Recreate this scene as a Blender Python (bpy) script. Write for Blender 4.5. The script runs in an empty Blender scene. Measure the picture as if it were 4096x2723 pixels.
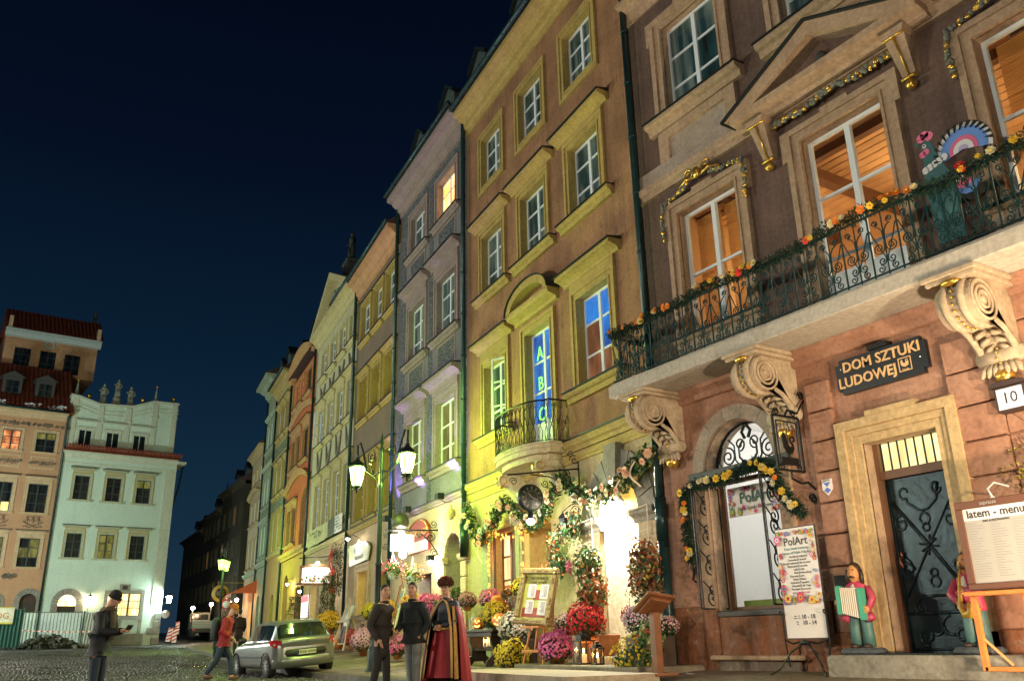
import bpy, bmesh, math, random
import numpy as np
from mathutils import Vector, Matrix
random.seed(7); RNG = random.Random(11)
PI = math.pi
S = bpy.context.scene
COL = S.collection
rad = math.radians

# ------------------------------------------------------------------ camera
HC = 0.85
_h, _p, _r = rad(32.6), rad(19.23), rad(-1.26)
_rt = Vector((math.cos(_h), -math.sin(_h), 0))
_fw = Vector((math.sin(_h)*math.cos(_p), math.cos(_h)*math.cos(_p), math.sin(_p)))
_up = _rt.cross(_fw)
_x = _rt*math.cos(_r) + _up*math.sin(_r)
_y = -_rt*math.sin(_r) + _up*math.cos(_r)
cam_d = bpy.data.cameras.new('camera'); cam = bpy.data.objects.new('camera', cam_d); COL.objects.link(cam)
cam_d.sensor_width = 36; cam_d.lens = 3450/4096*36; cam_d.clip_end = 2000; cam_d.clip_start = 0.05
cam.matrix_world = Matrix(((_x.x, _y.x, -_fw.x, 0), (_x.y, _y.y, -_fw.y, 0), (_x.z, _y.z, -_fw.z, HC), (0, 0, 0, 1)))
S.camera = cam
# ------------------------------------------------------------------ night sky
W = bpy.data.worlds.new('World'); S.world = W; W.use_nodes = True
nt = W.node_tree; nt.nodes.clear()
_o = nt.nodes.new('ShaderNodeOutputWorld'); _b = nt.nodes.new('ShaderNodeBackground')
_tc = nt.nodes.new('ShaderNodeTexCoord'); _sp = nt.nodes.new('ShaderNodeSeparateXYZ'); _cr = nt.nodes.new('ShaderNodeValToRGB')
nt.links.new(_tc.outputs['Generated'], _sp.inputs[0]); nt.links.new(_sp.outputs['Z'], _cr.inputs[0])
_e = _cr.color_ramp.elements; _e[0].position = 0.0; _e[0].color = (.008, .019, .032, 1); _e[1].position = .75; _e[1].color = (.0004, .0012, .0042, 1)
for _q, _c in ((.12, (.0042, .0142, .028)), (.3, (.0017, .0076, .0175)), (.5, (.0008, .0027, .0085))): _n = _e.new(_q); _n.color = (*_c, 1)
nt.links.new(_cr.outputs[0], _b.inputs[0]); _b.inputs[1].default_value = 1.0
nt.links.new(_b.outputs[0], _o.inputs[0])
# ------------------------------------------------------------------ moonlight
sun_d = bpy.data.lights.new('moonlight', 'SUN'); sun_d.energy = 0.05; sun_d.angle = rad(3); sun_d.color = (1, .93, .8)
sun = bpy.data.objects.new('moonlight', sun_d); COL.objects.link(sun)
sun.rotation_euler = Vector((0.80, 0.25, -0.50)).to_track_quat('-Z', 'Y').to_euler()
# ------------------------------------------------------------------ exposure
S.view_settings.view_transform = 'Standard'; S.view_settings.look = 'None'
S.view_settings.exposure = 0.85; S.view_settings.gamma = 1.0; S.view_settings.use_curve_mapping = False
S.cycles.use_denoising = True; S.cycles.max_bounces = 6; S.cycles.diffuse_bounces = 3; S.cycles.glossy_bounces = 3
S.cycles.transparent_max_bounces = 12; S.cycles.transmission_bounces = 4; S.cycles.sample_clamp_indirect = 4
S.cycles.use_light_tree = True; S.cycles.caustics_reflective = False; S.cycles.caustics_refractive = False

# ------------------------------------------------------------------ object helpers
def tag(o, label, cat=None, group=None, kind=None):
    if label: o['label'] = label
    if cat: o['category'] = cat
    if group: o['group'] = group
    if kind: o['kind'] = kind
    return o
def empty(name, label, cat, loc=(0, 0, 0), rz=0, group=None):
    o = bpy.data.objects.new(name, None); COL.objects.link(o); o.empty_display_size = .1
    o.location = loc; o.rotation_euler = (0, 0, rz)
    return tag(o, label, cat, group)
def link(name, me, parent=None, loc=None, rot=None, scale=None):
    o = bpy.data.objects.new(name, me); COL.objects.link(o)
    if parent: o.parent = parent
    if loc: o.location = loc
    if rot: o.rotation_euler = rot
    if scale is not None: o.scale = scale if hasattr(scale, '__len__') else (scale,)*3
    return o
def dup(o, parent=None):
    c = o.copy(); COL.objects.link(c); c.parent = parent
    for ch in list(o.children): dup(ch, c)
    return c
MESH = {}
class MB:
    """collects faces, then links them as one mesh object"""
    def __init__(s): s.v = []; s.f = []; s.m = []; s.cur = 0; s.sm = []; s.smooth = False
    def add(s, vs, fs):
        o = len(s.v); s.v += [tuple(v) for v in vs]
        for f in fs: s.f.append([i+o for i in f]); s.m.append(s.cur); s.sm.append(s.smooth)
        return s
    def box(s, x0, x1, y0, y1, z0, z1):
        return s.add([(x0,y0,z0),(x1,y0,z0),(x1,y1,z0),(x0,y1,z0),(x0,y0,z1),(x1,y0,z1),(x1,y1,z1),(x0,y1,z1)],
                     [(0,3,2,1),(4,5,6,7),(0,1,5,4),(1,2,6,5),(2,3,7,6),(3,0,4,7)])
    def bbox(s, x0, x1, y0, y1, z0, z1, b=.01):
        """box with chamfered edges"""
        vs = []; 
        for z, k in ((z0, b), (z0+b, 0), (z1-b, 0), (z1, b)):
            vs += [(x0+k,y0+k,z),(x1-k,y0+k,z),(x1-k,y1-k,z),(x0+k,y1-k,z)]
        fs = [(3,2,1,0),(12,13,14,15)]
        for r in range(3):
            for i in range(4): fs.append((r*4+i, r*4+(i+1)%4, r*4+4+(i+1)%4, r*4+4+i))
        return s.add(vs, fs)
    def quad(s, a, b, c, d): return s.add([a,b,c,d], [(0,1,2,3)])
    def prism(s, poly, y0, y1):
        """polygon in x,z extruded along y"""
        n = len(poly); vs = [(p[0],y0,p[1]) for p in poly]+[(p[0],y1,p[1]) for p in poly]
        fs = [tuple(range(n)), tuple(range(2*n-1, n-1, -1))]+[(i,(i+1)%n+0, n+(i+1)%n, n+i)[::-1] for i in range(n)]
        return s.add(vs, fs)
    def plate(s, poly, z0, z1):
        """polygon in x,y extruded along z"""
        n = len(poly); vs = [(p[0],p[1],z0) for p in poly]+[(p[0],p[1],z1) for p in poly]
        fs = [tuple(range(n-1,-1,-1)), tuple(range(n, 2*n))]+[(i,(i+1)%n, n+(i+1)%n, n+i) for i in range(n)]
        return s.add(vs, fs)
    def extr(s, prof, x0, x1, cap=True):
        """profile in y,z swept along x"""
        n = len(prof); vs = [(x0,p[0],p[1]) for p in prof]+[(x1,p[0],p[1]) for p in prof]
        fs = [(i,(i+1)%n, n+(i+1)%n, n+i) for i in range(n)]
        if cap: fs += [tuple(range(n-1,-1,-1)), tuple(range(n,2*n))]
        return s.add(vs, fs)
    def tube(s, pts, r, n=6, closed=False, flat=None):
        pts = [Vector(p) for p in pts]; k = len(pts)
        rs = r if hasattr(r, '__len__') else [r]*k
        ring = []; up = None
        for i in range(k):
            a = pts[(i-1) % k] if (closed or i > 0) else pts[i]
            b = pts[(i+1) % k] if (closed or i < k-1) else pts[i]
            d = (b-a); d = d.normalized() if d.length > 1e-9 else Vector((0,0,1))
            if up is None: up = Vector((0,0,1)) if abs(d.z) < .9 else Vector((1,0,0))
            x = d.cross(up); x = x.normalized() if x.length > 1e-6 else d.orthogonal().normalized()
            y = x.cross(d).normalized(); up = y
            for j in range(n):
                t = 2*PI*(j+.5)/n; fx, fy = (1, 1) if flat is None else flat
                ring.append(pts[i] + x*(math.cos(t)*rs[i]*fx) + y*(math.sin(t)*rs[i]*fy))
        fs = []
        for i in range(k if closed else k-1):
            for j in range(n):
                a, b = i*n+j, i*n+(j+1)%n; c, d = ((i+1)%k)*n+(j+1)%n, ((i+1)%k)*n+j
                fs.append((a,b,c,d))
        if not closed: fs += [tuple(range(n-1,-1,-1)), tuple(range((k-1)*n, k*n))]
        return s.add(ring, fs)
    def lathe(s, prof, n=16, c=(0,0,0), axis='z', sx=1, sy=1, a0=0, a1=2*PI):
        vs = []; fs = []; full = abs(a1-a0-2*PI) < 1e-6; m = n if full else n+1
        for (r, z) in prof:
            for j in range(m):
                t = a0+(a1-a0)*j/n; p = (r*math.cos(t)*sx, r*math.sin(t)*sy, z)
                if axis == 'y': p = (p[0], p[2], p[1])
                if axis == 'x': p = (p[2], p[0], p[1])
                vs.append((p[0]+c[0], p[1]+c[1], p[2]+c[2]))
        for i in range(len(prof)-1):
            for j in range(n):
                a, b = i*m+j, i*m+(j+1)%m; fs.append((a, b, b+m, a+m))
        s.add(vs, fs)
        if full:
            for i, fl in ((0, True), (len(prof)-1, False)):
                if prof[i][0] > 1e-4:
                    idx = [len(s.v)-len(vs)+i*m+j for j in range(m)]
                    s.f.append(idx[::-1] if fl else idx); s.m.append(s.cur); s.sm.append(s.smooth)
        return s
    def ell(s, c, r, nu=10, nv=6):
        pr = []; r = r if hasattr(r, '__len__') else (r,r,r)
        vs = []; fs = []
        for i in range(nv+1):
            a = -PI/2+PI*i/nv
            for j in range(nu):
                t = 2*PI*j/nu; vs.append((c[0]+r[0]*math.cos(a)*math.cos(t), c[1]+r[1]*math.cos(a)*math.sin(t), c[2]+r[2]*math.sin(a)))
        for i in range(nv):
            for j in range(nu): fs.append((i*nu+j, i*nu+(j+1)%nu, (i+1)*nu+(j+1)%nu, (i+1)*nu+j))
        return s.add(vs, fs)
    def xf(s, M, start=0):
        s.v[start:] = [tuple(M @ Vector(v)) for v in s.v[start:]]; return s
    def mesh(s, mats, name='m'):
        me = bpy.data.meshes.new(name); me.from_pydata(s.v, [], s.f)
        for m in (mats if isinstance(mats, (list, tuple)) else [mats]): me.materials.append(m)
        if any(s.m): me.polygons.foreach_set('material_index', s.m)
        if any(s.sm): me.polygons.foreach_set('use_smooth', s.sm)
        me.update(); return me
    def build(s, name, mats, parent=None, loc=None, rot=None):
        return link(name, s.mesh(mats, name), parent, loc, rot)
def cached(key, fn):
    if key not in MESH: MESH[key] = fn()
    return MESH[key]
def mb_smooth():
    m = MB(); m.smooth = True; return m

# ------------------------------------------------------------------ materials
MAT = {}
def _mk(name):
    m = bpy.data.materials.new(name); m.use_nodes = True; n = m.node_tree
    return m, n, n.nodes['Principled BSDF']
def mat(name, col=(.5,.5,.5), rough=.6, metal=0, emit=None, es=0, var=0, scale=8, bump=0, bscale=60, spec=.5, rnd=0, coat=0):
    if name in MAT: return MAT[name]
    m, n, p = _mk(name); L = n.links
    p.inputs['Base Color'].default_value = (*col, 1); p.inputs['Roughness'].default_value = rough
    p.inputs['Metallic'].default_value = metal; p.inputs['Specular IOR Level'].default_value = spec
    if coat: p.inputs['Coat Weight'].default_value = coat
    if emit: p.inputs['Emission Color'].default_value = (*emit, 1); p.inputs['Emission Strength'].default_value = es
    if var or bump or rnd:
        tc = n.nodes.new('ShaderNodeTexCoord')
        src = None
        if var:
            no = n.nodes.new('ShaderNodeTexNoise'); no.inputs['Scale'].default_value = scale; no.inputs['Detail'].default_value = 5; no.inputs['Roughness'].default_value = .65
            L.new(tc.outputs['Object'], no.inputs['Vector'])
            mr = n.nodes.new('ShaderNodeMapRange'); mr.inputs[1].default_value = .3; mr.inputs[2].default_value = .7
            mr.inputs[3].default_value = 1-var; mr.inputs[4].default_value = 1+var; L.new(no.outputs[0], mr.inputs[0]); src = mr.outputs[0]
        if rnd:
            oi = n.nodes.new('ShaderNodeObjectInfo'); m2 = n.nodes.new('ShaderNodeMapRange')
            m2.inputs[3].default_value = 1-rnd; m2.inputs[4].default_value = 1+rnd; L.new(oi.outputs['Random'], m2.inputs[0])
            if src is None: src = m2.outputs[0]
            else:
                mu = n.nodes.new('ShaderNodeMath'); mu.operation = 'MULTIPLY'; L.new(src, mu.inputs[0]); L.new(m2.outputs[0], mu.inputs[1]); src = mu.outputs[0]
        if src is not None:
            vm = n.nodes.new('ShaderNodeVectorMath'); vm.operation = 'SCALE'; vm.inputs[0].default_value = col
            L.new(src, vm.inputs['Scale']); L.new(vm.outputs[0], p.inputs['Base Color'])
        if bump:
            nb = n.nodes.new('ShaderNodeTexNoise'); nb.inputs['Scale'].default_value = bscale; nb.inputs['Detail'].default_value = 4
            L.new(tc.outputs['Object'], nb.inputs['Vector'])
            bm_ = n.nodes.new('ShaderNodeBump'); bm_.inputs['Strength'].default_value = bump; bm_.inputs['Distance'].default_value = .02
            L.new(nb.outputs[0], bm_.inputs['Height']); L.new(bm_.outputs[0], p.inputs['Normal'])
    MAT[name] = m; return m
def plaster(name, a, b, stain=(.09,.06,.05), stain_amt=.35, scale=.9, rough=.85, streak=.5, bump=.35):
    """painted render: two tones in large clouds, fine mottling, vertical weather streaks and worn stains"""
    if name in MAT: return MAT[name]
    m, n, p = _mk(name); L = n.links; N = n.nodes.new
    tc = N('ShaderNodeTexCoord')
    def noise(sc, det, vec=None, ro=.6):
        t = N('ShaderNodeTexNoise'); t.inputs['Scale'].default_value = sc; t.inputs['Detail'].default_value = det; t.inputs['Roughness'].default_value = ro
        L.new(vec or tc.outputs['Object'], t.inputs['Vector']); return t.outputs[0]
    def ramp(x, lo, hi):
        r = N('ShaderNodeMapRange'); r.inputs[1].default_value = lo; r.inputs[2].default_value = hi; L.new(x, r.inputs[0]); return r.outputs[0]
    def mix(f, c1, c2, bl='MIX'):
        x = N('ShaderNodeMix'); x.data_type = 'RGBA'; x.blend_type = bl
        if isinstance(f, float): x.inputs[0].default_value = f
        else: L.new(f, x.inputs[0])
        for i, c in ((6, c1), (7, c2)):
            if isinstance(c, tuple): x.inputs[i].default_value = (*c, 1)
            else: L.new(c, x.inputs[i])
        return x.outputs[2]
    c = mix(ramp(noise(scale, 6), .35, .65), a, b)
    mp = N('ShaderNodeMapping'); mp.inputs['Scale'].default_value = (2.2, 2.2, .18); L.new(tc.outputs['Object'], mp.inputs[0])
    st = ramp(noise(1.6, 5, mp.outputs[0]), .5, .78)
    k = N('ShaderNodeMath'); k.operation = 'MULTIPLY'; k.inputs[1].default_value = streak*.85; L.new(st, k.inputs[0])
    c = mix(k.outputs[0], c, stain)
    s2 = ramp(noise(scale*3.1, 8, None, .7), .56, .72)
    k2 = N('ShaderNodeMath'); k2.operation = 'MULTIPLY'; k2.inputs[1].default_value = min(.8, stain_amt*1.35); L.new(s2, k2.inputs[0])
    c = mix(k2.outputs[0], c, stain)
    fine = N('ShaderNodeMapRange'); fine.inputs[1].default_value = .3; fine.inputs[2].default_value = .7; fine.inputs[3].default_value = .78; fine.inputs[4].default_value = 1.2
    L.new(noise(14, 6), fine.inputs[0])
    vm = N('ShaderNodeVectorMath'); vm.operation = 'SCALE'; L.new(c, vm.inputs[0]); L.new(fine.outputs[0], vm.inputs['Scale'])
    L.new(vm.outputs[0], p.inputs['Base Color']); p.inputs['Roughness'].default_value = rough; p.inputs['Specular IOR Level'].default_value = .25
    b1 = N('ShaderNodeBump'); b1.inputs['Strength'].default_value = bump; b1.inputs['Distance'].default_value = .03; L.new(noise(7, 8), b1.inputs['Height'])
    L.new(b1.outputs[0], p.inputs['Normal'])
    MAT[name] = m; return m
def emis(name, col, st):
    return mat(name, col, .5, emit=col, es=st)
def lampglass(name, col, st):
    """glowing lantern glass that lets the flame's light through"""
    if name in MAT: return MAT[name]
    m = bpy.data.materials.new(name); m.use_nodes = True; n = m.node_tree; n.nodes.clear(); L = n.links
    o = n.nodes.new('ShaderNodeOutputMaterial'); t = n.nodes.new('ShaderNodeBsdfTransparent'); e = n.nodes.new('ShaderNodeEmission'); a = n.nodes.new('ShaderNodeAddShader')
    t.inputs[0].default_value = (.9, .9, .9, 1); e.inputs[0].default_value = (*col, 1); e.inputs[1].default_value = st
    L.new(t.outputs[0], a.inputs[0]); L.new(e.outputs[0], a.inputs[1]); L.new(a.outputs[0], o.inputs[0]); m.cycles.emission_sampling = 'NONE'; MAT[name] = m; return m
def lit_pane(name, c1, c2, st, scale=(1.2, 1.2, .5)):
    """a curtained, lit room seen through a far window"""
    if name in MAT: return MAT[name]
    m, n, p = _mk(name); L = n.links
    tc = n.nodes.new('ShaderNodeTexCoord'); mp = n.nodes.new('ShaderNodeMapping'); mp.inputs['Scale'].default_value = scale
    no = n.nodes.new('ShaderNodeTexNoise'); no.inputs['Scale'].default_value = 2.5; no.inputs['Detail'].default_value = 3
    cr = n.nodes.new('ShaderNodeValToRGB'); cr.color_ramp.elements[0].position = .35; cr.color_ramp.elements[1].position = .65
    cr.color_ramp.elements[0].color = (*c1, 1); cr.color_ramp.elements[1].color = (*c2, 1)
    oi = n.nodes.new('ShaderNodeObjectInfo'); ad = n.nodes.new('ShaderNodeVectorMath'); ad.operation = 'ADD'
    L.new(tc.outputs['Object'], mp.inputs[0]); L.new(mp.outputs[0], ad.inputs[0]); L.new(oi.outputs['Location'], ad.inputs[1])
    L.new(ad.outputs[0], no.inputs['Vector']); L.new(no.outputs[0], cr.inputs[0])
    L.new(cr.outputs[0], p.inputs['Emission Color']); p.inputs['Emission Strength'].default_value = st
    p.inputs['Base Color'].default_value = (.02, .02, .02, 1); p.inputs['Roughness'].default_value = .06
    MAT[name] = m; return m
def dark_pane(name, c1, c2, rough=.07):
    """unlit room behind glass: dark, with curtain tones and painted reflections in places"""
    if name in MAT: return MAT[name]
    m, n, p = _mk(name); L = n.links
    g = n.nodes.new('ShaderNodeNewGeometry'); mp = n.nodes.new('ShaderNodeMapping'); mp.inputs['Scale'].default_value = (3.5, 3.5, .5)
    no = n.nodes.new('ShaderNodeTexNoise'); no.inputs['Scale'].default_value = 1.3; no.inputs['Detail'].default_value = 4
    cr = n.nodes.new('ShaderNodeValToRGB'); cr.color_ramp.elements[0].position = .42; cr.color_ramp.elements[1].position = .66
    cr.color_ramp.elements[0].color = (*c1, 1); cr.color_ramp.elements[1].color = (*c2, 1)
    L.new(g.outputs['Position'], mp.inputs[0]); L.new(mp.outputs[0], no.inputs['Vector']); L.new(no.outputs[0], cr.inputs[0])
    L.new(cr.outputs[0], p.inputs['Base Color']); p.inputs['Roughness'].default_value = rough
    MAT[name] = m; return m
def glass(name, tint=(.9,.95,.95), refl=.12):
    if name in MAT: return MAT[name]
    m = bpy.data.materials.new(name); m.use_nodes = True; n = m.node_tree; n.nodes.clear(); L = n.links
    o = n.nodes.new('ShaderNodeOutputMaterial'); t = n.nodes.new('ShaderNodeBsdfTransparent'); g = n.nodes.new('ShaderNodeBsdfGlossy')
    t.inputs[0].default_value = (*tint, 1); g.inputs['Roughness'].default_value = .03
    lw = n.nodes.new('ShaderNodeLayerWeight'); lw.inputs[0].default_value = .5; pw = n.nodes.new('ShaderNodeMath'); pw.operation = 'POWER'; pw.inputs[1].default_value = 5; L.new(lw.outputs['Facing'], pw.inputs[0]); f = n.nodes.new('ShaderNodeMath'); f.operation = 'MULTIPLY_ADD'; f.inputs[1].default_value = .8; f.inputs[2].default_value = .04; L.new(pw.outputs[0], f.inputs[0])
    mx = n.nodes.new('ShaderNodeMixShader'); L.new(f.outputs[0], mx.inputs[0]); L.new(t.outputs[0], mx.inputs[1]); L.new(g.outputs[0], mx.inputs[2])
    L.new(mx.outputs[0], o.inputs[0]); MAT[name] = m; return m
def roof_tiles(name, c1, c2, row=.33, col=.22, bump=1.0):
    if name in MAT: return MAT[name]
    m, n, p = _mk(name); L = n.links; N = n.nodes.new
    tc = N('ShaderNodeTexCoord'); no = N('ShaderNodeTexNoise'); no.inputs['Scale'].default_value = 3; no.inputs['Detail'].default_value = 6
    L.new(tc.outputs['Object'], no.inputs['Vector'])
    cr = N('ShaderNodeValToRGB'); cr.color_ramp.elements[0].color = (*c1, 1); cr.color_ramp.elements[1].color = (*c2, 1)
    cr.color_ramp.elements[0].position = .35; cr.color_ramp.elements[1].position = .65
    L.new(no.outputs[0], cr.inputs[0]); L.new(cr.outputs[0], p.inputs['Base Color']); p.inputs['Roughness'].default_value = .7
    MAT[name] = m; return m

M_flash = mat('zinc_flashing', (.035,.05,.055), .45, .6)
M_pipe = mat('painted_drainpipe_green', (.012,.045,.05), .35, .3, var=.25, scale=5)
M_gutter = mat('gutter_metal', (.02,.055,.06), .4, .4, var=.3, scale=4)
M_white = mat('white_window_paint', (.78,.87,.95), .4)
M_darkframe = mat('dark_window_paint', (.03,.04,.045), .4)
M_brownframe = mat('brown_window_paint', (.10,.045,.025), .5)
M_yelframe = mat('ochre_window_paint', (.45,.33,.06), .5)
M_iron = mat('wrought_iron', (.018,.022,.024), .45, .6, var=.3, scale=20)
M_irong = mat('wrought_iron_green', (.012,.05,.055), .42, .5, var=.25, scale=12)
M_gold = mat('gilding', (.75,.48,.10), .32, .9, var=.3, scale=18)
M_stone = plaster('warm_sandstone', (.50,.40,.27), (.42,.32,.21), (.16,.11,.08), .35, 2.2, .8, .4, .25)
M_gstone = plaster('grey_stone', (.30,.29,.25), (.22,.21,.18), (.08,.075,.06), .4, 2.5, .85, .4, .4)
M_pane = dark_pane('unlit_window_glass', (.022,.06,.075), (.17,.24,.24))  # paler teal puts bluish reflections into the pane colour
M_panew = dark_pane('unlit_far_window_glass', (.008,.011,.016), (.03,.032,.025))
M_panelit = lit_pane('lit_window_orange', (.9,.30,.05), (1,.62,.25), 1.6)
M_panewarm = lit_pane('lit_window_cream', (.55,.35,.10), (1,.8,.45), 1.5)
M_panegreen = lit_pane('curtained_window_olive', (.07,.07,.012), (.24,.22,.05), .55)
M_clear = glass('clear_glass')

# ------------------------------------------------------------------ houses
class House:
    """a house whose facade is local y = 0, local x runs along it to the left in the picture, y points at the square"""
    def __init__(s, name, label, P, th, width, ztop, wall, trim, group=None, left=False, zb=-.6, u0=0, depth=9, cat='building'):
        t = rad(th); rz = (PI/2 - t) if not left else (-PI/2 - t)
        s.o = empty(name, label, cat, (P[0], P[1], 0), rz, group)
        s.W = width; s.u0 = u0; s.zt = ztop; s.zb = zb; s.wall = wall; s.trim = trim; s.op = []; s.depth = depth
        s.P = Vector((P[0], P[1], 0)); s.M = Matrix.Translation(s.P) @ Matrix.Rotation(rz, 4, 'Z'); s.rz = rz
    def at(s, u, y, z): return s.M @ Vector((u, y, z))
    def hole(s, u0, u1, z0, z1, d=.25, arch=0): s.op.append((u0, u1, z0, z1, d, arch))
    def part(s, name, mb, m): return mb.build(name, m, s.o)
    def win(s, u0, u1, z0, z1, d=.22, cols=2, rows=3, frame=None, pane=None, sur=None, sill=None, hood=None, hole=True, arch=0, bar=.05, top=None, open_=None, name='window', flash=True):
        """window part: frame mesh with panes, surround, sill and hood as its sub-parts"""
        w, h = round(u1-u0, 2), round(z1-z0, 2); frame = frame or M_white; pane = pane or M_pane
        if hole: s.op.append((u0, u1, z0, z1, d, arch))
        def fr():
            m = MB(); b = .055
            m.box(0, w, -.05, .02, 0, b); m.box(0, w, -.05, .02, h-b, h); m.box(0, b, -.05, .021, b, h-b); m.box(w-b, w, -.05, .021, b, h-b)
            for c in range(1, cols): x = w*c/cols; m.box(x-.05, x+.05, -.05, .03, b, h-b)
            zs = row_z(h, rows, top)
            for c in range(cols):
                xa = w*c/cols+.05; xb = w*(c+1)/cols-.05
                for z in zs[1:-1]: m.box(xa, xb, -.04, .012, z-bar/2, z+bar/2)
            return m.mesh(frame, 'window')
        def row_z(h, rows, top):
            if top: return [0]+[(h*(1-top))*k/(rows-1) for k in range(1, rows)]+[h] if rows > 1 else [0, h]
            return [h*k/rows for k in range(rows+1)]
        f = link(name, cached(('wf', w, h, cols, rows, frame.name, bar, top), fr), s.o, (u0, -d, z0))
        zs = row_z(h, rows, top)
        for c in range(cols):
            for r in range(rows):
                xa, xb = w*c/cols+.045, w*(c+1)/cols-.045; za, zb = zs[r]+.02, zs[r+1]-.02
                pm = pane[(c, r)] if isinstance(pane, dict) and (c, r) in pane else (pane[None] if isinstance(pane, dict) else pane)
                pw, ph = round(xb-xa, 3), round(zb-za, 3)
                def pf(): return MB().box(0, pw, -.012, 0, 0, ph).mesh(pm, 'pane')
                link('pane', cached(('pn', pw, ph, pm.name), pf), f, (xa, -.01, za))
        if sur:
            a, b, t, m_ = sur[0], sur[1], sur[2], (sur[3] if len(sur) > 3 else s.trim)   # side width, proud, bottom too?
            def sf():
                m = MB(); 
                def ring(x, y0, y1, ww):
                    m.box(-x, -x+ww, y0, y1, -(x if t else 0), h+x); m.box(w+x-ww, w+x, y0, y1, -(x if t else 0), h+x)
                    m.box(-x+ww, w+x-ww, y0, y1, h+x-ww, h+x)
                    if t: m.box(-x+ww, w+x-ww, y0, y1, -x, -x+ww)
                ring(a, -.02, b, a*.38); ring(a*.62, -.02, b*.55, a*.45); ring(a*.17, -.02, b*.85, a*.169)
                return m.mesh(m_, 'surround')
            link('surround', cached(('su', w, h, a, b, t, m_.name), sf), f, (0, d, 0))
        if sill:
            e, pr, hh = sill[:3]; m_ = sill[3] if len(sill) > 3 else s.trim
            def sl():
                m = MB(); m.extr([(-.02,-hh),(pr*.45,-hh),(pr*.55,-hh*.55),(pr*.85,-hh*.45),(pr,-hh*.3),(pr,0),(-.02,.0)], -e, w+e); return m.mesh(m_, 'sill')
            o_ = (sur[0] if sur and sur[2] else 0)
            link('sill', cached(('si', w, e, pr, hh, m_.name), sl), f, (0, d, -o_))
            if flash:
                def sl2(): return MB().extr([(-.0,.003),(pr+.03,.003),(pr+.03,-.02),(pr+.04,-.02),(pr+.04,.02),(-.0,.03)], -e-.02, w+e+.02).mesh(M_flash, 'flashing')
                link('flashing', cached(('sif', w, e, pr), sl2), f, (0, d, -o_))
        if hood:
            e, pr, z_, hh = hood[:4]; m_ = hood[4] if len(hood) > 4 else s.trim
            def hd():
                m = MB(); m.extr([(-.02,-hh),(pr*.25,-hh),(pr*.3,-hh*.75),(pr*.5,-hh*.6),(pr*.8,-hh*.45),(pr,-hh*.4),(pr,0),(-.02,0)], -e, w+e)
                m.box(-(sur[0] if sur else .1), w+(sur[0] if sur else .1), -.02, pr*.22, -z_+(sur[0] if sur else 0)+.01, -hh-.003)
                return m.mesh(m_, 'hood')
            link('hood', cached(('ho', w, e, pr, z_, hh, m_.name), hd), f, (0, d, h+z_))
            def hd2(): return MB().extr([(0,.003),(pr+.035,.003),(pr+.035,-.03),(pr+.05,-.03),(pr+.05,.015),(0,.07)], -e-.03, w+e+.03).mesh(M_flash, 'flashing')
            link('flashing', cached(('hof', w, e, pr), hd2), f, (0, d, h+z_))
        if open_:   # a casement leaf standing open
            for (sx, ang) in open_:
                lw = w/2-.06
                def lf():
                    m = MB(); b = .05
                    m.box(0, lw, -.02, .02, 0, b); m.box(0, lw, -.02, .02, h-b, h); m.box(0, b, -.02, .02, b, h-b); m.box(lw-b, lw, -.02, .02, b, h-b)
                    for k in (1, 2): m.box(b, lw-b, -.015, .015, h*k/3-.02, h*k/3+.02)
                    return m.mesh(frame, 'open_casement')
                link('open_casement', cached(('oc', round(lw,2), h, frame.name), lf), f, (.03 if sx < 0 else w-.03, .03, 0), (0, 0, rad(ang)))
        return f
    def wallmesh(s, extra_mat=None, y=0.0, lower=None):
        """front with real openings and reveals, plus sides, back and top; lower=(z, material) paints the ground floor"""
        us = sorted({s.u0, s.W} | {round(v, 3) for o in s.op for v in o[:2]})
        zs = sorted({s.zb, s.zt} | {round(v, 3) for o in s.op for v in o[2:4]} | ({lower[0]} if lower else set()))
        m = MB(); mats = [s.wall, s.trim] + ([lower[1]] if lower else [])
        for i in range(len(us)-1):
            for j in range(len(zs)-1):
                cu, cz = (us[i]+us[i+1])/2, (zs[j]+zs[j+1])/2
                if any(o[0] < cu < o[1] and o[2] < cz < o[3] for o in s.op): continue
                m.cur = 2 if (lower and cz < lower[0]) else 0
                m.quad((us[i],y,zs[j]),(us[i],y,zs[j+1]),(us[i+1],y,zs[j+1]),(us[i+1],y,zs[j]))
        for (a, b, c, d, dep, arch) in s.op:
            m.cur = 1; D = y-dep-.06
            m.quad((a,y,c),(a,D,c),(a,D,d if not arch else d-(b-a)/2),(a,y,d if not arch else d-(b-a)/2))
            m.quad((b,y,c),(b,y,d if not arch else d-(b-a)/2),(b,D,d if not arch else d-(b-a)/2),(b,D,c)); m.quad((a,y,c),(b,y,c),(b,D,c),(a,D,c))
            if not arch: m.quad((a,y,d),(a,D,d),(b,D,d),(b,y,d))
            else:
                r = (b-a)/2; cx = (a+b)/2; zc = d-r; n = 20
                P = [(cx+r*math.cos(PI*k/n), zc+r*math.sin(PI*k/n)) for k in range(n+1)]
                lw = 2 if (lower and zc < lower[0]) else 0
                for k in range(n):
                    p, q = P[k], P[k+1]; m.cur = 1
                    m.quad((p[0],y,p[1]),(q[0],y,q[1]),(q[0],D,q[1]),(p[0],D,p[1])); m.cur = lw
                    m.quad((p[0],y,p[1]),(p[0],y,d),(q[0],y,d),(q[0],y,q[1]))
        m.cur = 0; B = -s.depth
        m.quad((s.u0,y,s.zb),(s.u0,B,s.zb),(s.u0,B,s.zt),(s.u0,y,s.zt)); m.quad((s.W,y,s.zb),(s.W,y,s.zt),(s.W,B,s.zt),(s.W,B,s.zb))
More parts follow.
